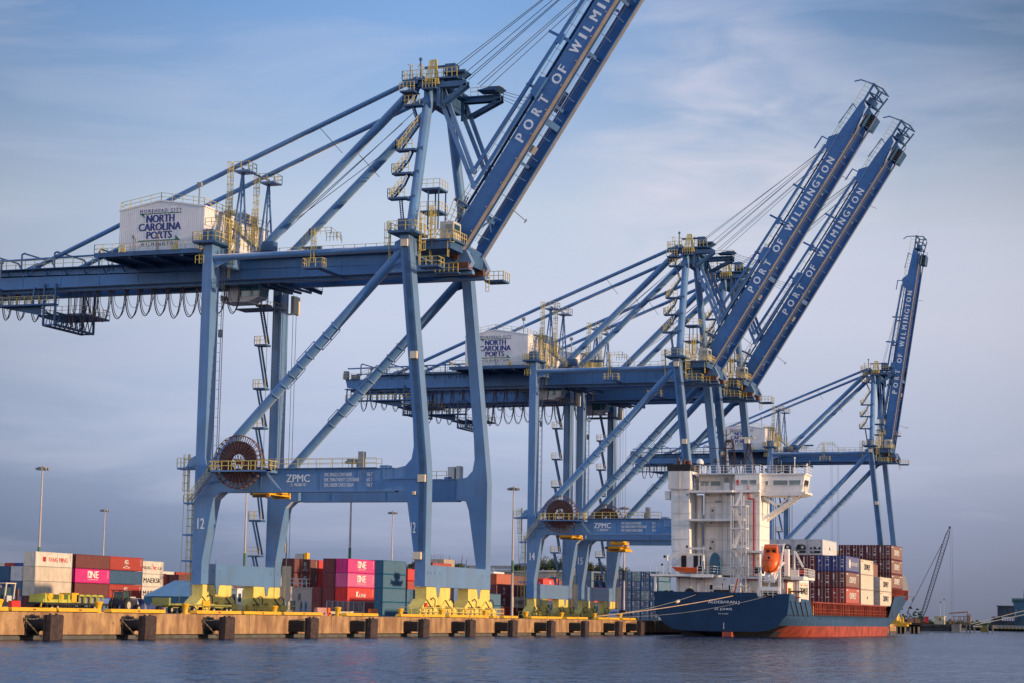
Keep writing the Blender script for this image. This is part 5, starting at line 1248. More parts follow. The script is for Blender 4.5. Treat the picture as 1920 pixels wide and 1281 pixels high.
# lamp masts
POLE = mat('galvanised_pole', (0.42, 0.37, 0.36), 0.5, var=0.1)
for i, (x, y, z, lb) in enumerate(((-125.4,110.7,29.6,'tall lamp mast behind the cream container stack, at far left'),(-198.5,255.8,29.4,'far lamp mast second from the left, behind the red containers'),(-97.7,142.4,29.7,'lamp mast seen between the landside legs of crane 12'),(-69.3,130.8,31.8,'tall lamp mast rising behind the magenta container stack'),(-125.5,282.3,30.0,'small far lamp mast behind the blue container stack'),(-55.5,184.4,29.9,'tall lamp mast left of crane 14'),(-50.7,250.6,29.3,'lamp mast right of crane 15, beside the blue container block'))):
    t = thing('lamp_mast', (x, y, GZ), lb, 'lamp mast', 'lamp masts in the yard')
    m = MB(); m.tube((x,y,GZ),(x,y,z*0.45),0.30,10,0.23); m.tube((x,y,z*0.45),(x,y,z-0.3),0.23,10,0.13); m.mi = 1; m.tube((x,y,z*0.38),(x,y,z*0.38+2.6),0.28,10); m.build('pole', [POLE, mat('green_band',(0.06,0.16,0.10),0.7) if i not in (6,) else BLACK], t)
    m = MB(); m.tube((x,y,z-0.5),(x,y,z-0.4),0.95,12)
    for k in range(8): a = k*math.pi/4+0.2; m.box(x+1.05*math.cos(a)-0.28, y+1.05*math.sin(a)-0.28, z-0.95, x+1.05*math.cos(a)+0.28, y+1.05*math.sin(a)+0.28, z-0.55)
    m.tube((x,y,z-0.4),(x,y,z),0.2,6,0.06)
    if i == 3:
        for k in range(6): a = k*math.pi/3; m.box(x+0.8*math.cos(a)-0.25, y+0.8*math.sin(a)-0.25, z-0.4, x+0.8*math.cos(a)+0.25, y+0.8*math.sin(a)+0.25, z-0.1)
    m.build('lamp_head', GREY, t)
# forklift / reach stacker at the left edge
def wheel(m, x, y, z, r, w): m.mi = 0; m.tube((x-w/2,y,z),(x+w/2,y,z),r,16); m.mi = 1; m.tube((x+w/2,y,z),(x+w/2+0.02,y,z),r*0.5,12); m.tube((x-w/2-0.02,y,z),(x-w/2,y,z),r*0.5,12)
HUB = mat('wheel_hub', (0.5,0.42,0.33), 0.6)
t = thing('forklift', (-20, -59.5, GZ), 'heavy forklift with cream cab frame cut by the left picture edge', 'forklift')
m = MB(); m.box(-21,-62,GZ+0.5,-19,-58.6,GZ+1.15); m.box(-20.9,-62.5,GZ+0.4,-19.1,-61.2,GZ+1.6); m.mi = 1; m.box(-19.0,-60.4,GZ+0.9,-18.9,-59.6,GZ+1.5); m.build('body', [BLACK, LGREY], t)
m = MB()
for y in (-60.4,-58.9):
    for x in (-20.8,-19.2): m.beam((x,y,GZ+1.0),(x,y+0.25,GZ+2.7),0.12)
m.box(-20.9,-60.4,GZ+2.65,-19.1,-58.6,GZ+2.75); m.build('cab_frame', TAN, t)
m = MB(); m.box(-20.6,-60.0,GZ+1.2,-19.3,-59.2,GZ+2.3); m.build('cab_glass', GLASS, t)
m = MB(); m.box(-21,-58.4,GZ+0.3,-20.8,-58.2,GZ+2.2); m.box(-19.2,-58.4,GZ+0.3,-19,-58.2,GZ+2.2); m.box(-21,-58.3,GZ+0.5,-19,-58.1,GZ+1.2); m.build('lift_mast', RUST, t)
for y in (-58.7,-61.5):
    for x in (-20.9,-19.1): m = MB(); wheel(m, x, y, GZ+0.45, 0.45, 0.35); m.build('wheel', [BLACK, HUB], t)
# tractor + flatbed trailers
t = thing('flatbed_trailer', (-30, -31.5, GZ), 'long dark flatbed trailer loaded with yellow lifting gear, left of the tractor', 'trailer')
m = MB(); m.box(-31.2,-38.0,GZ+0.75,-28.8,-24.8,GZ+1.0)
for i in range(14): m.box(-28.85,-37.8+i*0.95,GZ+0.5,-28.75,-37.6+i*0.95,GZ+0.75)
m.box(-30.8,-37.5,GZ+0.35,-29.2,-25.5,GZ+0.6); m.build('bed', BLACK, t)
for y in (-36.4,-35.2,-27.5):
    for x in (-30.8,-29.2): m = MB(); wheel(m, x, y, GZ+0.42, 0.42, 0.4); m.build('wheel', [BLACK, HUB], t)
YG = mat('lifting_yellow', (0.45,0.42,0.06), 0.6, var=0.2)
t = thing('container_spreader', (-30, -34.4, GZ+1.0), 'yellow green container lifting frame lying on the flatbed trailer', 'lifting frame')
m = MB(); m.box(-30.9,-38.0,GZ+1.0,-29.1,-31.0,GZ+1.35)
for y in (-37.8,-35.0,-33.2,-31.4): m.box(-31,y,GZ+1.0,-29,y+0.4,GZ+1.9)
m.mi = 1; m.box(-30.6,-32.4,GZ+1.1,-29.0,-31.0,GZ+2.1); m.tube((-29.2,-34.4,GZ+1.6),(-29.0,-34.4,GZ+1.6),0.35,12); m.tube((-29.2,-37,GZ+1.6),(-28.9,-37,GZ+1.6),0.4,12); m.box(-30.4,-36.6,GZ+1.5,-29.4,-35.6,GZ+2.0)
m.beam((-29.3,-38.2,GZ+0.5),(-29.3,-37.4,GZ+2.0),0.12)
m.build('frame', [YG, SYEL], t)
for i in range(4):
    y = -30.4+i*1.35; m = MB()
    for a in (0,1.1):
        for x in (-30.6,-29.4): m.beam((x,y+a,GZ+1.0),(x,y+a,GZ+1.75),0.1)
    m.prism([(y-0.1,GZ+1.75),(y+1.2,GZ+1.75),(y+0.85,GZ+1.95),(y+0.25,GZ+1.95)],-30.7,-29.3,'X'); m.mi = 1; m.box(-30.4,y+0.2,GZ+1.0,-29.6,y+0.9,GZ+1.6)
    tag(m.build('cone_basket', [YG, GREY], None, (-30,y+0.55,GZ+1.0)), 'yellow green framed cone basket on the flatbed, %s from the left' % ('first','second','third','fourth')[i], 'basket', 'cone baskets on the flatbed trailer')
t = thing('farm_tractor', (-28, -22.8, GZ), 'dark tractor with big rear wheel standing beside a yellow bollard', 'tractor')
m = MB(); m.box(-28.7,-24.2,GZ+0.8,-27.3,-21.0,GZ+1.5); m.prism([(-22.8,GZ+1.5),(-20.9,GZ+1.4),(-20.8,GZ+0.9),(-22.8,GZ+0.9)],-28.5,-27.5,'X'); m.build('body', mat('tractor_dark',(0.03,0.03,0.05),0.5), t)
m = MB()
for y in (-24.3,-22.8):
    for x in (-28.7,-27.3): m.beam((x,y,GZ+1.4),(x,y+0.15,GZ+2.5),0.1)
m.box(-28.8,-24.5,GZ+2.5,-27.2,-22.6,GZ+2.6); m.mi = 1; m.box(-28.6,-24.1,GZ+1.5,-27.35,-22.9,GZ+2.4); m.build('cab', [RUST, GLASS], t)
for y, r in ((-23.6,0.85),(-21.3,0.5)):
    for x in (-28.9,-27.1): m = MB(); wheel(m, x, y, GZ+r, r, 0.4); m.build('wheel', [BLACK, HUB], t)
m = MB(); m.box(-28.4,-22.4,GZ+1.7,-27.6,-20.9,GZ+1.85); m.build('loading_plate', LGREY, t)
t = thing('chassis_trailer', (-24, -14.5, GZ), 'empty olive yellow container chassis right of the tractor', 'trailer')
m = MB(); m.prism([(-20.0,GZ+1.15),(-12.0,GZ+1.15),(-12.5,GZ+0.85),(-15.2,GZ+0.8),(-17.8,GZ+0.55),(-19.6,GZ+0.8)],-24.9,-24.7,'X'); m.box(-25.6,-20,GZ+0.95,-23.4,-5.0,GZ+1.12); m.prism([(-12.0,GZ+1.15),(-5.0,GZ+1.1),(-5.4,GZ+0.7),(-11,GZ+0.75)],-24.0,-23.8,'X')
m.box(-25.6,-20.6,GZ+0.9,-23.4,-20.2,GZ+1.8); m.build('frame', mat('olive_paint',(0.26,0.25,0.07),0.7,var=0.2), t)
for y in (-19.8,-16.2,-14.4,-9.5,-6.2,-5.2):
    for x in (-25.2,-23.6): m = MB(); wheel(m, x, y, GZ+0.42, 0.42, 0.35); m.build('wheel', [BLACK, HUB], t)
m = MB(); m.prism([(-20.0,GZ+0.95),(-14.2,GZ+0.95),(-14.6,GZ+1.55),(-19.4,GZ+1.6)],-33,-31,'X'); tag(m.build('covered_load', mat('pale_tarpaulin',(0.40,0.47,0.62),0.6), None, (-32,-17,GZ+0.95)), 'pale blue covered load seen behind the empty chassis', 'load')
m = MB(); m.box(-18.3,-22.0,GZ+0.0,-18.2,-21.9,GZ+1.6); m.box(-18.3,-20.6,GZ+0.0,-18.2,-20.5,GZ+1.6); m.box(-18.3,-22.1,GZ+0.9,-18.15,-20.4,GZ+1.5); tag(m.build('yellow_stand', SYEL, None, (-18.2,-21.2,GZ)), 'small yellow steel stand before the olive chassis', 'stand')
# car by crane 15
t = thing('parked_car', (-3, 90.5, GZ), 'silver car parked on the quay right of crane 15 bogies', 'car')
CARP = mat('car_silver', (0.45,0.47,0.52), 0.3, metal=0.4, var=0.03)
m = MB(); m.prism([(87.0,GZ+0.35),(94.0,GZ+0.35),(94.0,GZ+0.9),(93.4,GZ+1.05),(87.4,GZ+1.1),(87.0,GZ+0.9)],-3.9,-2.1,'X'); m.prism([(87.3,GZ+1.05),(92.8,GZ+1.05),(91.6,GZ+1.65),(88.3,GZ+1.7)],-3.75,-2.25,'X'); m.build('body', CARP, t)
m = MB(); m.prism([(87.7,GZ+1.1),(92.3,GZ+1.1),(91.4,GZ+1.55),(88.5,GZ+1.58)],-2.26,-2.22,'X'); m.add([(-3.6,87.35,GZ+1.12),(-2.4,87.35,GZ+1.12),(-2.4,88.2,GZ+1.6),(-3.6,88.2,GZ+1.6)],[(0,1,2,3)]); m.build('window', GLASS, t)
for y in (88.3,92.6):
    for x in (-3.8,-2.2): m = MB(); wheel(m, x, y, GZ+0.36, 0.36, 0.25); m.build('wheel', [BLACK, LGREY], t)
for x in (-3.7,-2.5): m = MB(); m.box(x,86.96,GZ+0.75,x+0.3,87.0,GZ+0.92); m.build('tail_light', RED, t)
# background buildings
def simple_building(name, base, label, cat, parts):
    t = thing(name, base, label, cat)
    for nm, mt, fn in parts:
        m = MB(); fn(m); m.build(nm, mt, t)
    return t
SIDING = mat('pale_siding', (0.42,0.40,0.38), 0.7, var=0.1, streak=0.3)
def fn(m):
    m.box(-148.5, 420, GZ, -100, 440, 17)
    for i in range(46): m.box(-148.5+i*1.05, 419.9, GZ, -148.2+i*1.05, 420, 17)
simple_building('warehouse', (-125,430,GZ), 'long pale metal warehouse behind the maroon containers right of crane 12', 'warehouse', (('wall', SIDING, fn), ('roof', LGREY, lambda m: m.prism([(-149,17),(-99,17),(-124,17.6)], 419, 441))))
simple_building('concrete_silo', (-168,425,GZ), 'small tan concrete block tower seen over crane 12 waterside sill', 'silo', (('wall', mat('tan_block',(0.38,0.30,0.24),0.8,var=0.1), lambda m: (m.box(-171,420,GZ,-165.5,430,21), m.box(-170.5,419.9,18.5,-168.3,420,20.5))), ('roof_railing', GREY, lambda m: m.rail([(-171,420,21),(-165.5,420,21)],1.4,1.2,0.06))))
b = thing('conveyor_tower', (-218,425,GZ), 'grey conveyor tower with sloping truss behind the white office', 'conveyor')
m = MB(); m.box(-222,420,17.5,-214,430,20.5); m.box(-221,420,20.5,-218,424,22.6); m.mi = 1; m.box(-217.6,420,20.5,-216.4,422,22.9); m.build('head_house', [SIDING, SYEL], b)
m = MB()
for dy in (0, 2.5): m.beam((-216,420+dy,20.8),(-190,420+dy,14.5),0.3); m.beam((-216,420+dy,19.6),(-190,420+dy,13.3),0.3)
for i in range(18): u=i/18; x=-216+26*u; m.beam((x,420,20.8-6.3*u),(x+0.8,420,19.4-6.3*u),0.12)
m.build('truss', LGREY, b)
m = MB()
for x in (-221,-215,-203): m.beam((x,424,GZ),(x,424,17.5 if x<-210 else 16.5),0.4)
m.build('support', GREY, b)
b = thing('highway_bridge', (-380,1100,GZ), 'distant steel truss bridge deck above the warehouse roof', 'bridge')
m = MB(); m.box(-500,1100,35.0,-330,1112,36.6); m.beam((-500,1100,33.4),(-330,1100,33.4),0.6)
for i in range(60): x=-500+i*2.9; m.beam((x,1100,33.4),(x+1.45,1100,35.0),0.35); m.beam((x+1.45,1100,35.0),(x+2.9,1100,33.4),0.35)
m.build('truss', GREY, b)
m = MB()
for x in (-490,-450,-410,-370,-340): m.box(x,1103,GZ,x+2,1109,33.2)
m.build('pier', LGREY, b)
simple_building('white_tank', (-150,400,GZ), 'white flat storage building seen between crane 14 legs', 'building', (('wall', WHITE, lambda m: m.box(-152,400,GZ,-140,410,16.5)), ('roof_railing', LGREY, lambda m: m.rail([(-152,400,16.5),(-140,400,16.5)],1.2,1.5,0.08))))

# ------------------------------------------------------------------ trees
LEAF = mat('leaf_dark', (0.045, 0.075, 0.03), 0.8, var=0.5, scale=0.35); LEAF2 = mat('leaf_olive', (0.085, 0.10, 0.035), 0.8, var=0.5, scale=0.35); BARK = mat('bark', (0.09,0.06,0.045), 0.9)
TREEM = []
for v in range(4):
    R = random.Random(v+3); m = MB()
    for c in range(26):
        a = R.uniform(0,6.28); rr_ = R.uniform(0,0.75)**0.6; cz = R.uniform(-0.55,0.85); k = math.sqrt(max(0.05,1-abs(cz)**2.2))
        cx, cyy = rr_*k*math.cos(a), rr_*k*math.sin(a); cr_ = R.uniform(0.16,0.34); m.mi = R.choice((0,0,1))
        for l in range(95):
            d = Vector((R.gauss(0,1),R.gauss(0,1),R.gauss(0,1))).normalized()*cr_*R.uniform(0.55,1.1); p = Vector((cx,cyy,cz*0.75))+d
            u = Vector((R.uniform(-1,1),R.uniform(-1,1),R.uniform(-0.6,0.6))).normalized()*R.uniform(0.025,0.06); w = u.orthogonal().normalized()*R.uniform(0.02,0.05)
            m.add([p-u,p+w,p+u,p-w],[(0,1,2,3)])
    o = m.build('crown',[LEAF,LEAF2],None,(0,0,0)); TREEM.append(o.data); bpy.data.objects.remove(o)
m = MB(); m.tube((0,0,-1.5),(0,0,0.1),0.07,7,0.03)
for a in range(5): m.tube((0,0,-0.5+0.1*a),(0.5*math.cos(a*1.9),0.5*math.sin(a*1.9),0.2+0.1*a),0.03,5,0.01)
o = m.build('trunk',BARK,None,(0,0,0)); TRUNKM = o.data; bpy.data.objects.remove(o)
def tree(x, y, top, r, lb, i):
    hgt = (top-GZ); zc = top-r*0.75
    t = thing('broadleaf_tree', (x,y,GZ), lb, 'tree', 'trees behind the yard')
    o = bpy.data.objects.new('crown', TREEM[i % 4]); COL.objects.link(o); o.parent = t; o.location = (0,0,zc-GZ); o.scale = (r*1.15,r*1.15,r); o.rotation_euler.z = i*1.3
    o = bpy.data.objects.new('trunk', TRUNKM); COL.objects.link(o); o.parent = t; o.location = (0,0,zc-GZ); o.scale = (r,r,(zc-GZ)/1.5)
TR = [(-166,24.0,6.5),(-160,24.8,6.5),(-154,23.5,6),(-148.5,22.6,5.5),(-144.5,22.3,5),(-139.5,21.8,4.5),(-133.5,21.0,4.2),(-176.5,21.9,4.0),(-220,23.2,4.5),(-214,22.0,4.5),(-206,22.2,4.5),(-202,22.3,4),(-197,21.2,4)]
names_ = ['at the left end of the clump between crane 14 legs','tallest of the clump between crane 14 legs','right in the clump between crane 14 legs','left of crane 15 number leg','behind crane 15 number leg','right of crane 15 number leg','beside the lamp post right of crane 15','before the far truss bridge','left of crane 12 waterside leg, over the blue stack','just left of crane 12 waterside leg','left over crane 12 waterside sill','middle over crane 12 waterside sill','right over crane 12 waterside sill']
for i, ((x, z, r), lb) in enumerate(zip(TR, names_)): tree(x, 520+i % 3*4, z, r, 'dark broadleaf tree '+lb, i)
# distant wooded bank: one mass
m = MB(); R = random.Random(5)
for i in range(5200):
    x = R.uniform(-900, 500); y = 1900+R.uniform(0,60)+max(0,x+12)*1.2; h = (7+3*math.sin(x*0.02)+2*math.sin(x*0.07)) if x < -240 else 2.2+0.8*math.sin(x*0.05)
    p = Vector((x,y,GZ+abs(R.gauss(0,1))*h*0.55)); s_ = R.uniform(1.0,2.4)
    m.add([p+Vector((-s_,0,-s_*0.5)),p+Vector((s_,0,-s_*0.5)),p+Vector((s_*0.4,R.uniform(-3,3),s_*0.6)),p+Vector((-s_*0.5,R.uniform(-3,3),s_*0.5))],[(0,1,2,3)])
tag(m.build('wooded_bank', LEAF), None, None, None, 'stuff')

# ------------------------------------------------------------------ right side: crawler crane, dock works, plant, dolphins
LAT = mat('lattice_dark', (0.03,0.032,0.06), 0.6)
t = thing('crawler_crane', (-2.5, 390, 1.4), 'dark lattice boom crawler crane standing on the far dock', 'crane')
m = MB(); m.box(-5.0,388.5,2.1,-0.6,391.5,3.5); m.mi = 1; m.box(-4.9,388.4,2.2,-2.9,388.5,3.4); m.box(-2.6,388.4,2.2,-1.2,388.5,3.4); m.build('body', [RUST, mat('rust_brown',(0.35,0.17,0.11),0.8)], t)
m = MB(); m.box(-4.6,388.2,1.3,-1.0,389.0,2.1); m.box(-4.6,391,1.3,-1.0,391.8,2.1); m.build('track', BLACK, t)
def lattice(m, a, b, w, n, r=0.06):
    a = V(*a); b = V(*b); d = (b-a).normalized(); u = V(0,1,0); v = d.cross(u).normalized()
    def P(k, i): 
        f = k/n; ww = w*min(1, 0.25+f*7, 0.25+(1-f)*7)/2; return a.lerp(b,f)+u*ww*(1 if i in (0,3) else -1)+v*ww*(1 if i < 2 else -1)
    for k in range(n):
        for i in range(4): m.beam(P(k,i), P(k+1,i), r*1.7); m.beam(P(k,i), P(k+1,(i+1)%4), r)
m = MB(); lattice(m, (-0.9,390,3.3), (7.7,390,30.4), 1.1, 30); m.ball((7.7,390,30.4),0.35,8,5); m.build('boom', LAT, t)
m = MB(); m.beam((-3.5,390,3.6),(-5.05,390,5.4),0.25); m.beam((-5.05,390,5.4),(-4.9,390,3.4),0.12); m.build('gantry', LAT, t)
m = MB(); m.tube((-5.05,390,5.4),(5.3,390,25.5),0.05,4); m.tube((-5.05,390.6,5.4),(5.3,390.6,25.5),0.05,4); m.tube((-3.6,389.7,8.6),(-3.0,389.7,9.8),0.16,5); m.tube((-2.8,390,3.9),(-0.2,390,6.2),0.07,4); m.tube((-0.8,390,5),(6,390,24),0.035,4)
m.tube((7.75,390,30.2),(7.9,390,2.4),0.035,4); m.tube((8.3,390,30.2),(8.45,390,2.4),0.035,4); m.build('rigging', ROPE, t)
t = thing('red_winch', (0.8, 389, 1.2), 'small dark red winch tower right of the crawler crane', 'winch')
m = MB(); m.prism([(0.0,2.4),(1.4,2.4),(1.2,3.9),(0.2,3.9)],388.6,389.4); m.box(0.05,388.5,3.9,1.4,389.5,4.1); m.box(0.8,388.8,1.2,1.2,389.2,2.4); m.build('frame', MARKR, t)
t = thing('dock_platform', (8,392,WATER), 'dark timber and steel dock platform on the far side of the ship bow', 'dock')
m = MB(); m.box(-6,388,1.2,7.6,400,1.9); m.box(-6,388.4,-0.2,7.6,399,1.2); m.box(7.6,388,0.9,20,398,1.9); m.build('deck', mat('dock_dark',(0.05,0.05,0.055),0.85,var=0.4), t)
m = MB(); m.box(8.2,387.6,-0.3,10.6,388.1,1.95); m.mi = 1; m.box(10.6,387.6,-0.3,11.0,388.2,1.95); m.mi = 0
for x in (12.3,13.3,14.6,18.4,19.8): m.box(x,387.5,-0.5,x+0.4,388,1.9)
m.mi = 1; m.box(14.4,387.4,1.25,17.0,387.5,1.65); m.mi = 2; m.box(16.5,387.5,-0.2,18.4,387.9,1.8); m.build('fender_wall', [mat('dock_conc',(0.22,0.2,0.19),0.8,var=0.2), TAN, mat('olive_wall',(0.14,0.13,0.03),0.8)], t)
t = thing('deck_house', (4.5,390,1.9), 'small cream hut with one window on the far dock', 'hut')
m = MB(); m.box(3.1,388.5,1.9,5.8,391.5,4.1); m.box(2.8,388.3,4.1,6.1,391.7,4.3); m.build('wall', mat('hut_cream',(0.6,0.52,0.36),0.7), t)
m = MB(); m.box(4.5,388.42,3.0,5.0,388.5,3.7); m.build('window', GLASS, t)
for i, (x, z) in enumerate(((4.65,8.4),(5.75,9.25))):
    t = thing('mast_pole', (x,390,4.2), '%s white mast with lamp above the cream dock hut' % ('left, shorter','right, taller')[i], 'mast', 'masts above the dock hut')
    m = MB(); m.tube((x,390,4.2),(x,390,z),0.06,5); m.build('pole', LGREY, t)
    m = MB(); m.ball((x,390,z),0.18,8,5); m.box(x,389.9,z-0.3,x+0.4,390.1,z-0.2); m.build('lamp', BLACK, t)
t = thing('steel_gantry', (10.5,390,1.9), 'rusty steel pipe gantry on the far dock', 'gantry')
m = MB()
for x in (8.6,10.2,11.6,12.6,13.2):
    for y in (388.5,392): m.beam((x,y,1.9),(x,y,4.3 if x < 12 else 5.0),0.16)
for z in (3.2,4.3): m.beam((8.4,388.5,z),(13.4,388.5,z),0.16)
m.beam((7.4,388.4,5.1),(12.8,388.4,5.6),0.34); m.beam((12.7,388.4,3.0),(12.7,388.4,5.9),0.3); m.beam((8.6,388.5,1.9),(10.2,388.5,3.2),0.1); m.beam((11.6,388.5,3.2),(10.2,388.5,1.9),0.1)
m.box(7.3,388.2,2.0,8.0,389,3.5); m.box(13.0,388.2,2.4,13.6,389.5,4.2)
m.build('frame', mat('gantry_rust',(0.28,0.14,0.10),0.8,var=0.3), t)
t = thing('bulk_plant', (0,605,GZ), 'dark blue bulk handling plant with tower at the right picture edge', 'industrial plant')
PD = mat('plant_dark', (0.03,0.045,0.07), 0.7, var=0.4)
m = MB(); m.box(2.2,600,GZ,30,615,12.2); m.build('main_block', mat('plant_blue',(0.015,0.08,0.14),0.6,var=0.2), t)
m = MB(); m.box(1.8,599.5,11.6,12,616,12.4); m.box(1.6,599.6,10.6,2.4,601,12.2); m.build('roof', mat('plant_teal',(0.04,0.13,0.13),0.6), t)
m = MB(); m.box(-4,600,5.2,2,612,9.3)
for x in (-3.6,-2.2,-0.8,0.6): m.box(x,599.8,5.4,x+0.25,600,9.2)
m.box(-4.4,599.6,9.2,2.2,612,9.5); m.box(-6.6,600,2.0,2.2,612,3.6); m.box(-6,600,3.6,-3.5,610,5.2)
for i in range(14): m.box(-6.4+i*0.95,599.7,2.0,-6.2+i*0.95,599.9,5.0)
m.build('process_block', PD, t)
m = MB()
for a, b in (((-14,597,2.2),(14,597,9.6)),((-12,597,1.9),(14,597,7.8))): m.beam(a,b,0.35,0.3)
m.build('conveyor', TAN, t)
m = MB(); m.beam((3.6,597,8.0),(2.6,597,3.6),0.25); m.tube((5.9,603,12.3),(6.6,603,19),0.35,8,0.25); m.beam((-6.2,599,3.5),(-6.2,599,5.6),0.12); m.build('stack', GREY, t)
m = MB(); m.box(-13,594,0.9,30,600,1.75); m.mi = 1
for i in range(30): m.box(-12.5+i*1.4,594.2,-0.3,-12.1+i*1.4,594.6,0.9)
m.box(-13,595,-0.3,30,600,0.5)
m.build('wharf_edge', [mat('wharf_pale',(0.2,0.2,0.2),0.8), DARKC], t)
# mooring dolphins
for i, (x0, y0) in enumerate(((11.0,250),(13.0,262),(15.5,266))):
    t = thing('mooring_dolphin', (x0+1, y0, WATER), 'concrete piled dolphin off the ship bow, %s of three' % ('left','middle','right')[i], 'dolphin', 'mooring dolphins off the ship bow')
    m = MB()
    for x in (0,0.9,1.9): m.box(x0+x,y0,-0.8,x0+x+0.35,y0+0.5,1.3)
    m.mi = 1; m.box(x0+0.1,y0+0.6,-0.5,x0+2.2,y0+2,1.2); m.build('pile', [mat('dolphin_conc',(0.35,0.28,0.2),0.8), DARKC], t)
    m = MB(); m.box(x0-0.3,y0-0.2,1.3,x0+2.6,y0+2.4,1.75); m.build('cap', DARKC if i == 2 else SYEL, t)
t = thing('mooring_hook', (13, 258, 1.8), 'yellow quick release mooring hooks on the dolphins off the bow', 'mooring hook')
m = MB(); m.prism([(11.3,1.8),(15.2,1.8),(14.6,2.6),(13.9,2.5),(13.6,4.3),(13.2,4.9),(12.9,3.4),(12.3,4.2),(12.0,2.6),(11.5,2.6)],257.5,258.5); m.box(14.6,257,1.8,17.2,258,2.2); m.box(15.0,257.2,2.2,15.5,257.8,3.4); m.build('hook', SYEL, t)
# ------------------------------------------------------------------ the container ship
HULLT = mat('hull_blue_shaded', (0.002, 0.033, 0.095), 0.5, spec=0.3, var=0.12, streak=0.25, streak_col=(0.015,0.05,0.10))  # hull blue with the stern's shade mixed into the colour
HULLS = mat('hull_blue_sunlit', (0.030, 0.078, 0.165), 0.5, var=0.15, streak=0.35, streak_col=(0.03,0.06,0.10), spots=0.2, spot_col=(0.03,0.04,0.06))  # same hull blue, lightened in colour for the sunlit side
BOOT = mat('hull_red', (0.34, 0.06, 0.035), 0.6, var=0.35, streak=0.5, streak_col=(0.25,0.06,0.04), spots=0.3, spot_col=(0.30,0.16,0.12))
UNDER = mat('hull_dark_and_shade', (0.02,0.02,0.025), 0.6)  # dark trim colour, also painted as the shadow below the stern
SW = mat('ship_white', (0.87,0.83,0.79), 0.45, var=0.05, streak=0.35, streak_col=(0.50,0.44,0.38))
REDB = mat('coaming_red', (0.30,0.055,0.03), 0.65, var=0.3, streak=0.3)
XC = 20.1
ship = thing('container_ship', (XC, 130, WATER), 'blue and white container ship with red bottom moored stern towards the viewer', 'ship')
STN = [ # Y, half breadths at z levels, top z
 (66,  [0.0, 2.2, 7.6, 9.2, 9.95], 10.25, 6.1),
 (68,  [0.5, 4.0, 8.1, 9.4, 10.0], 10.25, 6.0),
 (72,  [2.5, 6.0, 8.8, 9.7, 10.1], 10.25, 5.4),
 (78,  [5.0, 7.8, 9.4, 10.0, 10.2], 10.25, 5.3),
 (80.5,[6.0, 8.4, 9.6, 10.1, 10.2], 10.25, 5.2),
 (83,  [7.0, 8.9, 9.8, 10.15, 10.2], 10.25, 2.95),
 (92,  [9.0, 9.7, 10.0, 10.2, 10.2], 10.25, 2.95),
 (104, [9.9, 10.1, 10.2, 10.2, 10.2], 10.25, 2.95),
 (130, [10.0, 10.15, 10.2, 10.2, 10.2], 10.25, 2.95),
 (150, [9.4, 9.7, 9.8, 10.0, 10.2], 10.25, 3.0),
 (157, [8.6, 8.9, 9.2, 9.6, 9.9], 10.25, 6.9),
 (165, [7.0, 7.3, 7.8, 8.4, 9.0], 10.2, 7.1),
 (178, [4.4, 4.7, 5.3, 6.2, 7.0], 9.6, 7.3),
 (190, [1.8, 2.1, 2.8, 3.8, 4.7], 7.6, 7.6),
 (200, [0.0, 0.1, 0.6, 1.4, 2.2], 4.2, 7.9),
 (206, [0.0, 0.0, 0.0, 0.1, 0.2], 0.4, 8.0)]
ZL = [-1.0, 0.15, 1.35, 2.2, 2.94]
def hull_band(i0, i1, mt, name, lift=None):
    ST = STN if lift is None else (STN[lift:] if lift > 0 else STN[:1-lift])
    m = MB(); vs = []; k = i1-i0+1
    for Y, hb, bt, tz in ST:
        bs = hb+[bt]; zs = ZL+[max(tz, 2.95)]
        for j in range(i0, i1+1):
            z = zs[j]
            if Y == 66 and j == 0: z = 0.3
            if Y == 66 and j == 1: z = 0.55
            vs.append((XC+bs[j], Y, z)); vs.append((XC-bs[j], Y, z))
    n = len(ST); fs = []
    for a in range(n-1):
        for j in range(k-1):
            p = a*2*k+2*j; q_ = (a+1)*2*k+2*j
            fs.append((p, q_, q_+2, p+2)); fs.append((p+1, p+3, q_+3, q_+1))
    m.add(vs, fs, True)
    return m.build(name, mt, ship)
hull_band(0, 2, BOOT, 'hull_bottom', 2); hull_band(0, 2, UNDER, 'hull_counter', -2); hs_ = hull_band(2, 5, HULLS, 'hull_side')  # aft stations of the bottom are coloured as stern shadow instead of red
m = MB()
pts = [(XC-6.0,0.48),(XC-3,0.4),(XC+3,0.4),(XC+6.0,0.48),(XC+7.2,0.68),(XC+8.2,1.1),(XC+8.8,1.6),(XC+9.2,2.2),(XC+9.95,2.95),(XC+10.25,6.0),(XC+8.4,5.95),(XC+8.2,5.45),(XC+5.6,5.45),(XC+5.3,6.1),(XC-10.25,6.15),(XC-9.95,2.95),(XC-9.2,2.2),(XC-8.8,1.6),(XC-8.2,1.1),(XC-7.2,0.68)]
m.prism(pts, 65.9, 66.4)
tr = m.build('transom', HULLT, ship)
m = MB()
m.text('ALDEBARAN J', (20.55, 65.86, 4.62), (1,0,0), (0,0,1), 4.7, 0.52, 0.02); m.text("ST. JOHN'S", (20.5, 65.86, 3.62), (1,0,0), (0,0,1), 2.6, 0.42, 0.02); m.text('IMO 9143556', (20.5, 65.86, 2.98), (1,0,0), (0,0,1), 1.5, 0.18, 0.0)
for i in range(5): m.box(20.5, 65.86, 0.75+i*0.2, 20.62, 65.9, 0.85+i*0.2)
m.build('name_lettering', LETW, tr)
m = MB()
for x, w in ((12.7,1.9),(18.0,1.6),(24.0,1.2)): m.box(x-w/2, 65.85, 5.45, x+w/2, 65.92, 5.52)
for x, z in ((16.2,5.75),(22.0,5.65),(27.0,5.6)): m.tube((x,65.84,z),(x,65.95,z),0.26,12)
m.build('fairlead', BLACK, tr)
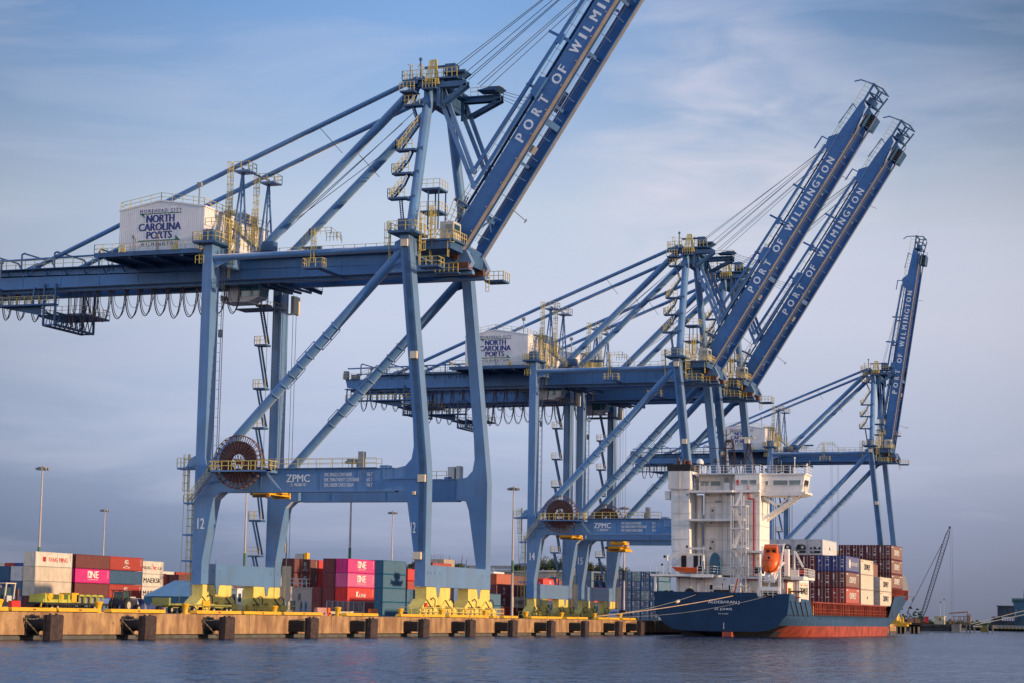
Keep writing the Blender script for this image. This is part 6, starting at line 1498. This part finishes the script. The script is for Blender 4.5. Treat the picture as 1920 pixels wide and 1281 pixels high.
m = MB(); m.box(20.5, 65.2, WATER-0.6, 21.9, 66.6, 0.35); m.build('rudder', BOOT, ship)
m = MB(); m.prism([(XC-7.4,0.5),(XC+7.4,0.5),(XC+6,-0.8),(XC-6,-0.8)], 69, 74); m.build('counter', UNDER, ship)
m = MB()   # decks
m.add([(XC-10.1,66.4,4.9),(XC+10.1,66.4,4.9),(XC+10.1,81,4.9),(XC-10.1,81,4.9)],[(0,1,2,3)])
m.add([(XC-10.1,81,2.9),(XC+10.1,81,2.9),(XC+10.1,150,2.9),(XC-10.1,150,2.9)],[(0,1,2,3)])
m.prism([(XC-10,156),(XC+10,156),(XC+9.7,170),(XC+9.0,180),(XC+6.8,191),(XC+3.4,200),(XC,205),(XC-3.4,200),(XC-6.8,191),(XC-9.0,180),(XC-9.7,170)], 6.4, 6.5, 'Z')
m.box(XC-10.1, 155.8, 2.9, XC+10.1, 156, 6.5); m.box(XC-10.1, 80.9, 2.9, XC+10.1, 81, 4.9)
m.build('deck', mat('deck_red',(0.22,0.06,0.04),0.8,var=0.2), ship)
m = MB()   # quarter ribs
for a in (66.5, 69.8, 73.2, 76.6): m.beam((XC+10.29, a, 4.95), (XC+10.24, a+2.6, 2.75), 0.14, 0.05)
m.box(XC+10.22, 66, 2.9, XC+10.3, 81, 2.96); m.tube((XC+10.25, 83.5, 2.98), (XC+10.25, 152, 3.0), 0.1, 5)
m.build('rubbing_strake', UNDER, ship)
m = MB()   # hatch coaming stanchions along the side and forecastle
R = random.Random(11)
y = 84.0
m.box(XC-9.0, 84, 2.9, XC+8.9, 150, 4.9)
m.box(XC+8.9, 84, 4.9, XC+10.0, 150, 5.08)
while y < 150:
    m.box(XC+9.75, y, 2.95, XC+10.0, y+0.22, 4.95)
    if R.random() < 0.5: m.beam((XC+9.5, y, 2.95), (XC+9.5, y+1.4, 4.9), 0.14)
    if R.random() < 0.35: m.box(XC+9.2, y+0.5, 2.95, XC+9.6, y+1.1, R.uniform(3.6,4.8))
    y += R.uniform(0.8, 1.8)
for z in (3.5, 4.0): m.beam((XC+10.05, 84, z), (XC+10.05, 150, z), 0.05)
for i in range(18): m.box(XC+9.6, 156.6+i*1.1, 6.5, XC+9.8, 156.8+i*1.1, 8.35)
m.box(XC-9, 157, 6.5, XC+9.0, 171, 8.4)
for z in (7.2, 8.3): m.beam((XC+9.9, 156, z), (XC+9.6, 181, z), 0.07)
m.build('hatch_coaming', REDB, ship)
m = MB()
for i in range(10): yy = 86+i*6.7; m.box(XC+9.3, yy, 2.95, XC+9.6, yy+0.6, 4.4)
m.build('lashing_gear', SYEL, ship)
m = MB(); m.prism([(176,6.5),(184,6.5),(183,9.2),(180.5,10.9),(177,11.4),(176,11.4)], XC+6.6, XC+8.6, 'X'); m.prism([(176,6.5),(184,6.5),(180.5,10.9),(176,11.4)], XC-8.6, XC-6.6, 'X'); m.box(XC-8,178,6.5,XC+8,178.5,10.8)
m.build('breakwater', mat('breakwater_grey',(0.22,0.22,0.23),0.6), ship)
# --- superstructure
acc = ship
m = MB()
m.box(12.2, 70, 4.9, 22.0, 90, 8.4); m.box(22.0, 71.5, 4.9, 28.6, 88, 8.4)          # deckhouse
m.box(15.2, 75, 8.75, 18.3, 90, 21.4); m.box(18.3, 74, 8.75, 20.5, 90, 21.4)
m.box(20.5, 73, 8.75, 24.3, 79.5, 21.4)
for x in (18.9, 19.7, 20.3): m.box(x, 73.8, 8.75, x+0.12, 74, 21.4)
for x in (15.9, 16.7, 17.5, 21.6, 22.9, 23.8): m.box(x, (74.96 if x < 18 else 72.96), 8.75, x+0.04, (75 if x < 18 else 73), 21.4)
for z in (12.2, 15.9, 19.4): m.box(15.25, 74.95, z, 18.3, 75, z+0.05); m.box(18.3, 73.95, z, 20.5, 74, z+0.05); m.box(20.5, 72.95, z, 24.3, 73, z+0.05); m.box(24.3, 73, z, 24.35, 79.5, z+0.05)
m.build('deckhouse', SW, acc)
m = MB()
m.box(14.3, 75, 21.6, 20.5, 84, 24.0); m.box(20.5, 72.8, 21.6, 24.3, 84, 24.0)
m.prism([(24.3,21.35),(30.4,21.35),(30.7,22.6),(30.9,23.95),(24.3,24.0)], 74.2, 78.5)
m.box(24.3, 74.0, 23.95, 31.1, 78.7, 24.15); m.box(14.2, 72.7, 24.0, 24.4, 84.2, 24.15)
m.build('bridge', SW, acc)
m = MB()
m.prism([(24.0,20.75),(30.2,20.75),(31.1,21.05),(31.1,21.35),(24.0,21.35)], 73.6, 79)
m.box(13.0, 72.2, 21.2, 24.4, 75.2, 21.55); m.box(16.5, 71.6, 21.2, 20.4, 72.2, 21.5)
m.box(13.8, 71.6, 16.9, 22.2, 75.0, 17.2); m.box(17.8, 71.4, 16.85, 20.4, 71.6, 17.25)
m.box(8.9, 67.2, 8.42, 18.4, 75, 8.74); m.box(9.5, 67.3, 4.9, 9.8, 67.6, 8.42); m.box(15.2,67.0,8.3,18.6,67.2,8.76)
m.box(21.4, 71, 12.1, 25.2, 76, 12.4); m.box(21.4, 70.2, 8.2, 31.2, 80, 8.55); m.box(29.7,69.9,8.1,31.6,73,8.62)
for x in (24.6, 28.2, 30.6): m.box(x, 70.4, 4.9, x+0.28, 70.7, 8.2)
m.box(20.3, 70, 15.9, 23.2, 72.8, 16.05) if False else None
m.build('deck_overhang', SW, acc)
m = MB(); m.beam((30.0,74.6,20.8),(24.3,74.6,17.2),0.35,0.4); m.beam((29.4,78,20.8),(24.3,78,17.2),0.35,0.4); m.beam((24.4,74.6,20.6),(27.2,74.6,19.0),0.28,0.4); m.beam((28.6,74.6,20.8),(26.7,74.6,19.0),0.28)
m.build('wing_brace', SW, acc)
# windows
def ship_window(x0, x1, z0, z1, y, sl=0.0):
    m = MB(); m.add([(x0,y,z0),(x1-sl,y,z0),(x1,y,z1),(x0,y,z1)],[(0,1,2,3)]); m.mi = 1
    for a in ((x0-0.08,z0-0.08,x1+0.08,z0),(x0-0.08,z1,x1+0.08,z1+0.08),(x0-0.08,z0,x0,z1),(x1,z0,x1+0.08,z1)): m.box(a[0],y-0.02,a[1],a[2],y+0.03,a[3])
    m.build('window', [mat('bridge_glass',(0.10,0.17,0.17),0.12,var=0.35,spec=0.8), SW], acc)
for a in ((14.6,15.9,74.94),(16.2,17.7,74.94),(21.4,22.5,72.75),(22.75,23.85,72.75)): ship_window(a[0], a[1], 22.4, 23.1, a[2])
ship_window(26.1, 28.3, 22.4, 23.1, 74.15); ship_window(28.55, 30.3, 22.4, 23.1, 74.15, 0.15); ship_window(24.9,25.3,22.4,23.0,74.15)
m = MB(); m.add([(30.72,74.8,22.3),(30.72,77.6,22.3),(30.85,77.6,23.2),(30.85,74.8,23.2)],[(0,1,2,3)]); m.build('window', BLACK, acc)
m = MB(); m.box(18.5,73.92,21.6,19.4,73.97,23.7); m.mi = 1; m.box(18.55,73.88,22.8,19.35,73.93,23.6); m.build('door', [SW, GREY], acc)
for x, z, y in ((17.4,5.6,69.94),(20.3,5.6,69.94),(25.9,6.5,71.45)):
    for dz in (0, 0.95):
        if x > 25 and dz: continue
        m = MB(); m.box(x,y,z+dz,x+0.4,y+0.06,z+dz+0.7); m.build('porthole', BLACK, acc)
for x, y, z, w in ((20.3,74-0.06,9.6,0.85),(23.4,72.94,9.0,1.6)): m = MB(); m.box(x,y,z,x+w,y+0.06,z+1.0); m.build('vent_opening', BLACK, acc)
# funnel
m = MB(); m.prism([(10.85,8.74),(13.7,8.74),(13.45,21.7),(10.6,21.7)], 72.3, 77.0); m.build('funnel_casing', SW, acc)
m = MB(); m.box(10.3, 71.9, 21.7, 13.75, 77.4, 24.5)
for i in range(11): m.box(10.4, 71.84, 21.9+i*0.235, 13.6, 71.9, 21.98+i*0.235)
m.mi = 1; m.box(12.0,71.8,21.8,12.15,71.9,24.5); m.build('funnel_louvre', [SW, TAN], acc)
m = MB(); m.prism([(10.3,24.5),(13.75,24.5),(13.85,25.5),(10.1,25.5)], 71.8, 77.5); m.build('funnel_band', BLACK, acc)
m = MB()
for x, r, h in ((11.35,0.22,26.5),(12.3,0.35,26.3),(13.0,0.35,26.2)): m.tube((x,74,25.4),(x,74,h),r,10)
m.build('exhaust_pipe', RUST, acc)
m = MB(); n_=18; m.path([(13.78,74.3+0.9*math.cos(2*math.pi*i/n_+0.6),23.1+0.9*math.sin(2*math.pi*i/n_+0.6)) for i in range(15)],0.12,5); m.build('funnel_mark', mat('mark_blue',(0.03,0.08,0.3),0.5), acc)
m = MB(); m.tube((14.2,76,9),(14.2,76,21),0.55,12); m.build('vent_trunk', SW, acc)
m = MB(); m.box(9.6,72.5,20.2,10.4,74,21.5); m.build('search_box', SW, acc)
# rails
m = MB()
m.rail([(14.3,72.6,24.15),(24.4,72.6,24.15),(24.4,74.0,24.15),(31.0,74.0,24.15),(31.0,78.7,24.15)],1.2,1.1,0.04,2)
m.rail([(13.0,72.2,21.55),(16.6,72.2,21.55)],1.0,0.7,0.03,2); m.rail([(20.4,72.2,21.55),(24.4,72.2,21.55),(25.0,73.6,21.35),(31.0,73.6,21.3),(31.0,78,21.3)],1.0,1.2,0.03,2)
m.rail([(13.8,71.6,17.2),(20.4,71.6,17.2)],1.0,1.3,0.03,2)
m.rail([(8.9,67.2,8.74),(12,67.2,8.74)],1.2,0.9,0.035,2); m.rail([(16.2,67.1,8.76),(18.6,67.1,8.76),(21.4,70.2,8.6),(25,70.2,8.6)],1.2,0.9,0.035,2)
m.rail([(28.4,70.0,8.62),(31.6,69.9,8.62),(31.6,73,8.62),(31.2,80,8.55)],1.2,0.6,0.035,2)
m.rail([(25.6,66.2,5.45),(28.6,66.2,5.45)],1.1,0.8,0.05,2)
m.build('railing', SW, acc)
# external stair tower
m = MB()
for x in (20.6,22.2,22.9):
    for y in (70.0,71.4): m.beam((x,y,4.9),(x,y,20.6 if x < 22.5 else 19.0),0.13)
lev = [7.2,10.1,12.8,15.7,19.1]
pz = 4.9
for i, z in enumerate(lev):
    m.box(20.5,69.9,z-0.12,23.0,71.5,z); 
    m.beam((20.6,70.0,pz),(22.2,70.0,z),0.09) if i % 2 else m.beam((22.2,70.0,pz),(20.6,70.0,z),0.09)
    m.stair((20.9,70.9,pz) if i % 2 else (22.0,70.9,pz), (22.0,70.9,z) if i % 2 else (20.9,70.9,z), (0,0.7,0))
    m.beam((22.3,70.0,z),(22.9,70.0,pz+0.4),0.08)
    pz = z
m.stair((20.9,72,19.1),(21.9,72,21.4),(0,0.7,0)); m.stair((22.3,70.4,7.3),(24.6,70.4,5.0),(0,0.7,0)); m.rail([(22.3,70.0,7.3),(24.6,70.0,5.0)],0.9,0.8,0.04)
m.build('stair_tower', SW, acc)
m = MB(); m.path([(22.55,72.85,22.2),(22.55,72.85,20.3),(23.4,72.85,20.2),(23.4,72.85,8.8)],0.11,6); m.box(20.75,72.7,22.4,21.1,72.8,23.1); m.build('fire_main', RED, acc)
m = MB()
for x in (21.3,22.0): m.box(x,72.85,13.4,x+0.3,72.95,13.8)
m.box(24.0,72.85,11.0,24.15,72.95,11.6); m.build('deck_locker', RUST, acc)
m = MB(); m.prism([(20.5,8.75),(22.0,8.75),(22.0,11.4)] ,72.6,72.65) if False else None
m.box(24.6,71.4,4.9,27.6,71.48,8.1); m.build('painted_light_bulkhead', TAN, acc)  # tan sheet paints warm light onto the white deckhouse wall
m = MB(); m.box(21.8,70.9,8.0,31.0,71.0,8.16); m.box(28.65,71.2,5.2,28.8,71.4,8.2); m.build('red_trim', RED, acc)
# blue arched cover
m = MB(); pts = [(16.75,8.8)]+[(17.55-0.8*math.cos(math.pi*i/14), 10.4+1.75*math.sin(math.pi*i/14)) for i in range(15)]+[(18.35,8.8)]
m.prism(pts, 72.2, 72.9); m.build('arched_cover', mat('cover_blue',(0.03,0.12,0.20),0.5), acc)
# masts
m = MB(); RB = mat('mast_dark', (0.06,0.035,0.035), 0.6)
def lat4(m, x0, x1, y, z0, z1, t0, t1, n):
    xc = (x0+x1)/2
    for s in (-1,1):
        for dy in (0, 1.2): m.beam((xc+s*(x1-x0)/2, y+dy, z0), (xc+s*t1/2, y+0.6+(dy-0.6)*0.5, z1), 0.13)
    for k in range(n):
        f0, f1 = k/n, (k+1)/n; w = lambda f: (x1-x0)/2*(1-f)+t1/2*f
        m.beam((xc-w(f0), y, z0+(z1-z0)*f0), (xc+w(f1), y, z0+(z1-z0)*f1), 0.08); m.beam((xc+w(f0), y, z0+(z1-z0)*f0), (xc-w(f1), y, z0+(z1-z0)*f1), 0.08); m.beam((xc-w(f1), y, z0+(z1-z0)*f1), (xc+w(f1), y, z0+(z1-z0)*f1), 0.08)
lat4(m, 17.3, 19.6, 77, 24.1, 29.6, 0, 1.0, 4)
m.tube((18.1,77,24.1),(18.1,77,31.2),0.11,6); m.path([(17.4,77,31.3),(17.4,77,30.6),(18.1,77,30.2),(18.75,77,30.6),(18.75,77,31.3)],0.06,5)
for z, a, b in ((28.3,15.6,19.2),(26.2,16.0,19.6),(27.2,17.0,18.2),(29.6,18.1,19.2)): m.beam((a,77,z),(b,77,z),0.1)
m.box(18.2,76.6,29.2,19.0,77.4,29.5); m.box(16.2,76.8,26.0,16.6,77.2,26.7)
m.build('signal_mast', RB, acc)
m = MB(); lat4(m, 20.8, 22.7, 76, 24.1, 29.0, 0, 0.3, 3); m.build('radar_mast', RB, acc)
m = MB(); m.box(20.4,75.6,29.6,22.9,75.9,29.85); m.box(21.3,75.5,28.9,22.0,76.2,29.6); m.build('radar_scanner', mat('radar_cream',(0.75,0.66,0.5),0.5), acc)
m = MB(); m.ball((14.2,76,26.0),0.6,14,8,(1,1,1.1),-0.3); m.tube((14.2,76,24.1),(14.2,76,25.6),0.12,8); m.beam((13.7,76,24.1),(14.2,76,25.4),0.07); m.beam((14.7,76,24.1),(14.2,76,25.4),0.07); m.build('satellite_dome', WHITE, acc)
m = MB()
for x, z in ((29.0,26.6),(15.0,25.4),(30.9,25.6)): m.tube((x,76,24.1),(x,76,z),0.07,6); m.ball((x,76,z),0.16,8,5)
for x in (16.5,20.2,24.8,26.5,30.9): m.tube((x,78,24.1),(x,78,26.4),0.025,4)
m.build('antenna', WHITE, acc)
# crane (rescue boat davit), side davit gear
m = MB(); m.tube((11.0,69.2,8.74),(11.0,69.2,11.6),0.22,8); m.beam((11.0,69.2,10.9),(14.2,69.2,12.7),0.3,0.35); m.beam((11.2,69.2,10.0),(14.1,69.2,12.4),0.12); m.beam((14.2,69.2,12.65),(17.6,69.2,12.6),0.28,0.3)
m.mi = 1; m.ball((14.1,69.0,12.9),0.2,8,5); m.ball((17.7,69.1,12.65),0.2,8,5); m.ball((10.6,69.1,11.4),0.22,8,5); m.ball((10.2,69.1,10.2),0.18,8,5); m.mi = 0; m.tube((14.3,69.2,12.5),(14.3,69.2,9.6),0.03,4)
m.build('deck_crane', [SW, BLACK], acc)
m = MB(); m.box(12.7,69.8,8.74,16.2,71.5,11.9); m.mi = 1; m.box(13.0,69.74,9.5,13.8,69.8,11.6); m.box(14.9,69.74,9.5,15.6,69.8,11.6); m.box(15.9,69.74,9.5,16.1,69.8,11.6); m.build('control_house', [SW, BLACK], acc)
m = MB()
for x in (25.9,28.75): m.box(x-0.18,66.4,5.3,x+0.18,66.8,9.0 if x<27 else 9.2); m.beam((x,66.6,8.8),(x+ (0.0),69.4,13.2),0.2,0.25)
m.beam((25.9,66.5,7.9),(28.75,66.5,7.9),0.16); m.box(25.9,66.3,6.4,28.75,66.5,7.0); m.beam((25.9,69.4,13.2),(29.0,69.4,13.3),0.2); m.box(28.9,69.2,8.6,29.5,70.2,12.6); m.beam((25.6,68.4,8.6),(25.5,69.4,13.0),0.14)
m.beam((26.7,66.8,8.2),(29.0,68.6,10.6),0.22); m.beam((27.2,66.6,7.0),(27.4,66.8,8.9),0.2)
m.mi = 1; m.box(26.0,66.5,5.4,28.6,66.8,6.3)
m.build('lifeboat_davit', [SW, BLACK], acc)
m = MB(); m.beam((30.0,71.5,12.3),(31.2,71.5,10.0),0.28); m.tube((29.9,71.5,8.6),(29.9,71.5,12.4),0.16,6); m.box(29.6,70.4,8.62,30.7,71.0,9.6); m.mi = 1; m.box(30.8,70.8,9.0,31.5,71.4,9.6); m.build('stores_davit', [SW, RED], acc)
m = MB(); m.tube((30.2,72,4.9),(30.2,72,8.2),0.35,10); m.tube((30.6,71.4,4.9),(30.6,71.4,6.6),0.25,8); m.mi = 1
for i in range(9): m.tube((29.8+i*0.22,69.8,6.4),(29.8+i*0.22,70.9,6.4),0.13,6)
m.mi = 2; m.box(29.2,70.2,5.2,29.6,70.8,6.9); m.mi = 3; m.box(29.6,70.2,5.5,31.0,71,5.62)
m.build('mooring_gear', [SW, RUST, SYEL, RED], acc)
m = MB()
for x in (11.2,12.0,14.9): m.tube((x,67.6,6.0),(x,68.4,6.0),0.35,10)
m.tube((15.0,67.2,5.9),(15.0,67.3,5.9),0.8,16); m.box(18.6,67.5,5.8,21.0,68.5,6.5); m.tube((20.2,66.6,6.0),(20.2,66.6,7.2),0.05,5); m.ball((20.2,66.6,7.3),0.12,8,5); m.mi = 1; m.beam((21.9,67,6.1),(22.3,67.4,8.2),0.3,0.1); m.build('deck_machinery', [BLACK, ORANGE], acc)
m = MB()
for x in (12.6,14.2,15.4,16.6): m.box(x,69.95,4.9,x+0.05,70,8.4)
m.box(16.6,69.0,4.9,22.0,70.0,8.4) if False else None
for z in (10.3, 12.3, 14.1, 16.2, 18.0, 19.8):
    m.box(15.25,74.93,z,18.3,74.96,z+0.04); m.box(18.3,73.93,z,20.5,73.96,z+0.04); m.box(20.5,72.93,z,24.3,72.955,z+0.04); m.box(24.36,73,z,24.38,79.4,z+0.04); m.box(10.9,72.26,z,13.6,72.29,z+0.03)
m.build('panel_seam', GREY, acc)
m = MB()
for x, y, z in ((15.6,74.85,20.9),(19.0,73.85,20.9),(23.9,72.85,20.6),(16.2,74.85,16.6),(23.9,72.85,12.0),(13.1,72.2,20.8),(21.2,72.85,17.8),(16.0,69.85,8.0),(19.5,69.85,8.0),(27.5,71.3,7.7)): m.box(x,y-0.12,z,x+0.28,y,z+0.2)
m.build('deck_light', GREY, acc)
for x, y, z in ((16.1,74.9,12.5),(16.1,74.9,17.25),(21.3,72.88,8.8),(13.6,69.9,5.0),(18.4,69.9,5.0),(23.3,71.4,5.0)):
    m = MB(); m.box(x,y,z,x+0.8,y+0.06,z+1.9); m.mi = 1; m.box(x+0.25,y-0.02,z+1.2,x+0.55,y,z+1.5); m.box(x+0.7,y-0.03,z+0.9,x+0.76,y,z+1.0); m.build('door', [mat('door_cream',(0.6,0.57,0.52),0.5), BLACK], acc)
m = MB()
for o in (0,0.4): m.beam((19.6+o,73.82,8.8),(19.6+o,73.82,21.3),0.05)
for i in range(40): m.beam((19.6,73.82,9+i*0.31),(20.0,73.82,9+i*0.31),0.035)
for o in (0,0.4): m.beam((12.0+o,72.2,8.8),(11.8+o,72.2,21.6),0.05)
for i in range(40): m.beam((12.0-i*0.005,72.2,9+i*0.31),(12.4-i*0.005,72.2,9+i*0.31),0.03)
m.build('ladder', SW, acc)
m = MB(); m.tube((18.35,73.7,8.8),(18.35,73.7,23.9),0.07,5); m.tube((24.2,72.75,8.8),(24.2,72.75,21),0.06,5); m.tube((15.3,74.8,8.8),(15.3,74.8,21.4),0.06,5); m.build('vent_pipe', LGREY, acc)
m = MB(); m.box(16.9,74.9,19.9,17.9,74.95,20.1); m.build('name_board', GREY, acc)
# lifeboat: nose down, seen from below the bow
def xform(m, c, pitch):
    cs, sn = math.cos(pitch), math.sin(pitch)
    m.v = [(c[0]+x, c[1]+y*cs-z*sn, c[2]+y*sn+z*cs) for x, y, z in m.v]
lb = thing('lifeboat', (27.1,68.4,8.4), 'orange free fall lifeboat hanging nose down at the ship stern', 'lifeboat')
LC = (27.1,68.3,10.55); LP = math.radians(42)
m = MB(); N_=16; sec = [(-1.9,0.15,0.12,-0.1),(-1.7,0.65,0.55,-0.05),(-1.2,1.1,0.95,0),(-0.4,1.32,1.2,0.1),(0.6,1.32,1.25,0.2),(1.4,1.2,1.15,0.2),(1.9,0.95,0.85,0.2),(2.0,0.2,0.2,0.2)]
vs = []
for y, rx, rz, zo in sec:
    for i in range(N_):
        a = 2*math.pi*i/N_; vs.append((rx*math.copysign(abs(math.cos(a))**0.75,math.cos(a)), y, zo+rz*math.copysign(abs(math.sin(a))**0.8,math.sin(a))))
m.add(vs, [(j*N_+i, j*N_+(i+1)%N_, (j+1)*N_+(i+1)%N_, (j+1)*N_+i) for j in range(len(sec)-1) for i in range(N_)], True)
xform(m, LC, LP); m.build('hull', ORANGE, lb)
m = MB(); m.prism([(0.5,1.0),(2.0,0.7),(1.9,1.9),(1.1,1.95)],-0.95,0.95,'X'); m.v=[(x,y,z) for x,y,z in m.v]; xform(m, LC, LP); wh = m.build('wheelhouse', ORANGE, lb)
m = MB()
for x in (-0.6,0.3): m.add([(x,0.66,1.25),(x+0.45,0.66,1.25),(x+0.45,0.95,1.75),(x,0.95,1.75)],[(0,1,2,3)])
m.v = [(x,y-0.05,z+0.03) for x,y,z in m.v]; xform(m, LC, LP); m.build('window', BLACK, lb)
m = MB(); m.ball((0,-0.5,1.4),0.2,8,5); m.mi=1; m.text('LIFEBOAT', (0,-0.95,1.28), (1,0,0), (0,0.75,0.3), 1.5, 0.25, 0.02); xform(m, LC, LP); m.build('hatch', [BLACK, mat('dark_red_letter',(0.3,0.03,0.02),0.6)], lb)
t = thing('boat_cradle', (27.1,68.5,7.8), 'white launching ramp under the orange lifeboat', 'launching ramp')
m = MB(); m.prism([(66.9,7.6),(67.4,7.8),(70.8,10.2),(70.8,11.2),(67.0,8.6)], 26.4, 27.9, 'X'); m.beam((28.0,67.0,8.0),(28.3,70.5,10.8),0.2); m.build('ramp', WHITE, t)
rb = thing('rescue_boat', (14.0,68.4,8.8), 'small open orange rescue boat on the port upper deck of the ship', 'rescue boat')
m = MB(); 
sec = [(-2.1,0.05,0.75,0.8),(-1.5,0.6,0.2,0.72),(-0.5,0.8,0.05,0.66),(1.2,0.8,0.0,0.62),(2.0,0.75,0.05,0.62)]
vs = []
for x, hb, zb_, zt_ in sec: vs += [(14.1+x,68.5-hb,9.0+zt_),(14.1+x,68.5-hb*0.6,9.0+zb_),(14.1+x,68.5+hb*0.6,9.0+zb_),(14.1+x,68.5+hb,9.0+zt_)]
m.add(vs,[(4*j+i,4*j+i+1,4*j+i+5,4*j+i+4) for j in range(4) for i in range(3)]+[(16,17,18,19)],False)
m.path([(12.0,68.45,9.8),(12.6,67.9,9.72),(13.6,67.7,9.68),(16.1,67.75,9.64)],0.12,6); m.path([(12.0,68.55,9.8),(12.6,69.1,9.72),(13.6,69.3,9.68),(16.1,69.25,9.64)],0.12,6)
m.build('hull', ORANGE, rb)
m = MB(); m.box(16.1,68.2,9.2,16.5,68.8,10.0); m.build('outboard_motor', BLACK, rb)
# mooring lines (things: each hangs between ship and quay)
def line(a, b, sag, r, mt, lb_):
    m = MB(); a = V(*a); b = V(*b); n = 20
    pts = [a.lerp(b,i/n)+V(0,0,-sag*4*(i/n)*(1-i/n)) for i in range(n+1)]
    m.path(pts, r, 5); tag(m.build('mooring_line', mt, None, a), lb_, 'mooring line', 'mooring lines of the ship')
ROP = mat('rope_tan', (0.60,0.42,0.30), 0.8); ROP2 = mat('rope_grey', (0.30,0.32,0.30), 0.8)
line((22.0,65.8,5.6),(6.2,49.2,2.3),0.25,0.055,ROP,'thick tan mooring line from the stern centre to the quay')
line((16.3,65.8,5.7),(6.2,49.0,2.3),0.5,0.028,ROP2,'thin grey mooring line from the left stern fairlead')
line((27.0,65.8,5.6),(6.2,49.1,2.2),0.9,0.022,ROP2,'thin dark mooring line from the right stern fairlead')
m = MB(); m.tube((14.0,63.4,4.55),(14.3,63.9,4.75),0.22,10); tag(m.build('rat_guard', TAN, None, (14.1,63.6,4.6)), 'small tan disc threaded on the thin grey mooring line', 'rat guard')
# deck cargo
SG = 'containers stacked on the ship'
KN = ['outermost','second','third','fourth','fifth','sixth']
def bay(y0, z0, cols, desc, xr=30.05, H=2.66, end='door', pit=2.5, sd=0):
    for c, (tiers, mks) in enumerate(cols):
        for i, k in enumerate(tiers):
            if not k: continue
            mk = mks.get(i) if mks else None; mk, mc = mk if isinstance(mk, tuple) else (mk, 'w')
            e = 'reefer' if k == 'pale grey' else end
            cont(xr-pit*c, y0, z0+i*(H+0.005), k, '%s container on the ship, %s tier, %s column, %s' % (k, TN[i], KN[c], desc), 12.19, H, e, mk, mc, SG, (c*3+i+sd) % 5)
B5 = 5.1
for c in range(5): cont(26.15-2.5*c, 110.9, B5+3*2.665, 'pale grey', 'white refrigerated container on the top tier, %s from the right' % ('first','second','third','fourth','fifth')[c], 12.19, 2.66, 'reefer', 'LOGO' if c == 0 else None, 'w', SG, c % 3)
bay(110.9, B5, [(['red','brown','navy'], {0:'CROW',1:'CROW',2:'CROWL'}), (['maroon','maroon','navy'], None), (['maroon']*3, None), (['maroon']*3, None), (['maroon']*3, None), (['maroon']*3, None)], 'aftmost bay', 30.05, sd=1)
bay(124.4, B5, [(['cream','cream','cream'], {0:('LOGO','w'),2:('CROW','k')}), (['grey','grey','maroon'], None), (['maroon']*3, None)], 'white middle bay', 30.05, 2.6)
bay(143.2, B5, [(['cream','cream'], {0:('CROW','k'),1:('CROW','k')}), (['grey','grey','maroon'], None), (['maroon','maroon','maroon'], None), (['maroon']*3, None)], 'bay before the forecastle', 30.05, 2.6)
bay(157.0, 8.45, [(['brown']*3, {0:'CROW',1:'CROW',2:'CROW'}), (['maroon']*3, None), (['maroon']*3, None), (['maroon']*3, None)], 'foremost raised bay', 29.8, 2.7)
cont(29.6, 76.5, 5.3, 'white', 'white container standing alone on the quarterdeck behind the yellow mooring gear', 6.06, 2.6, 'door', 'CROW', 'k', SG)
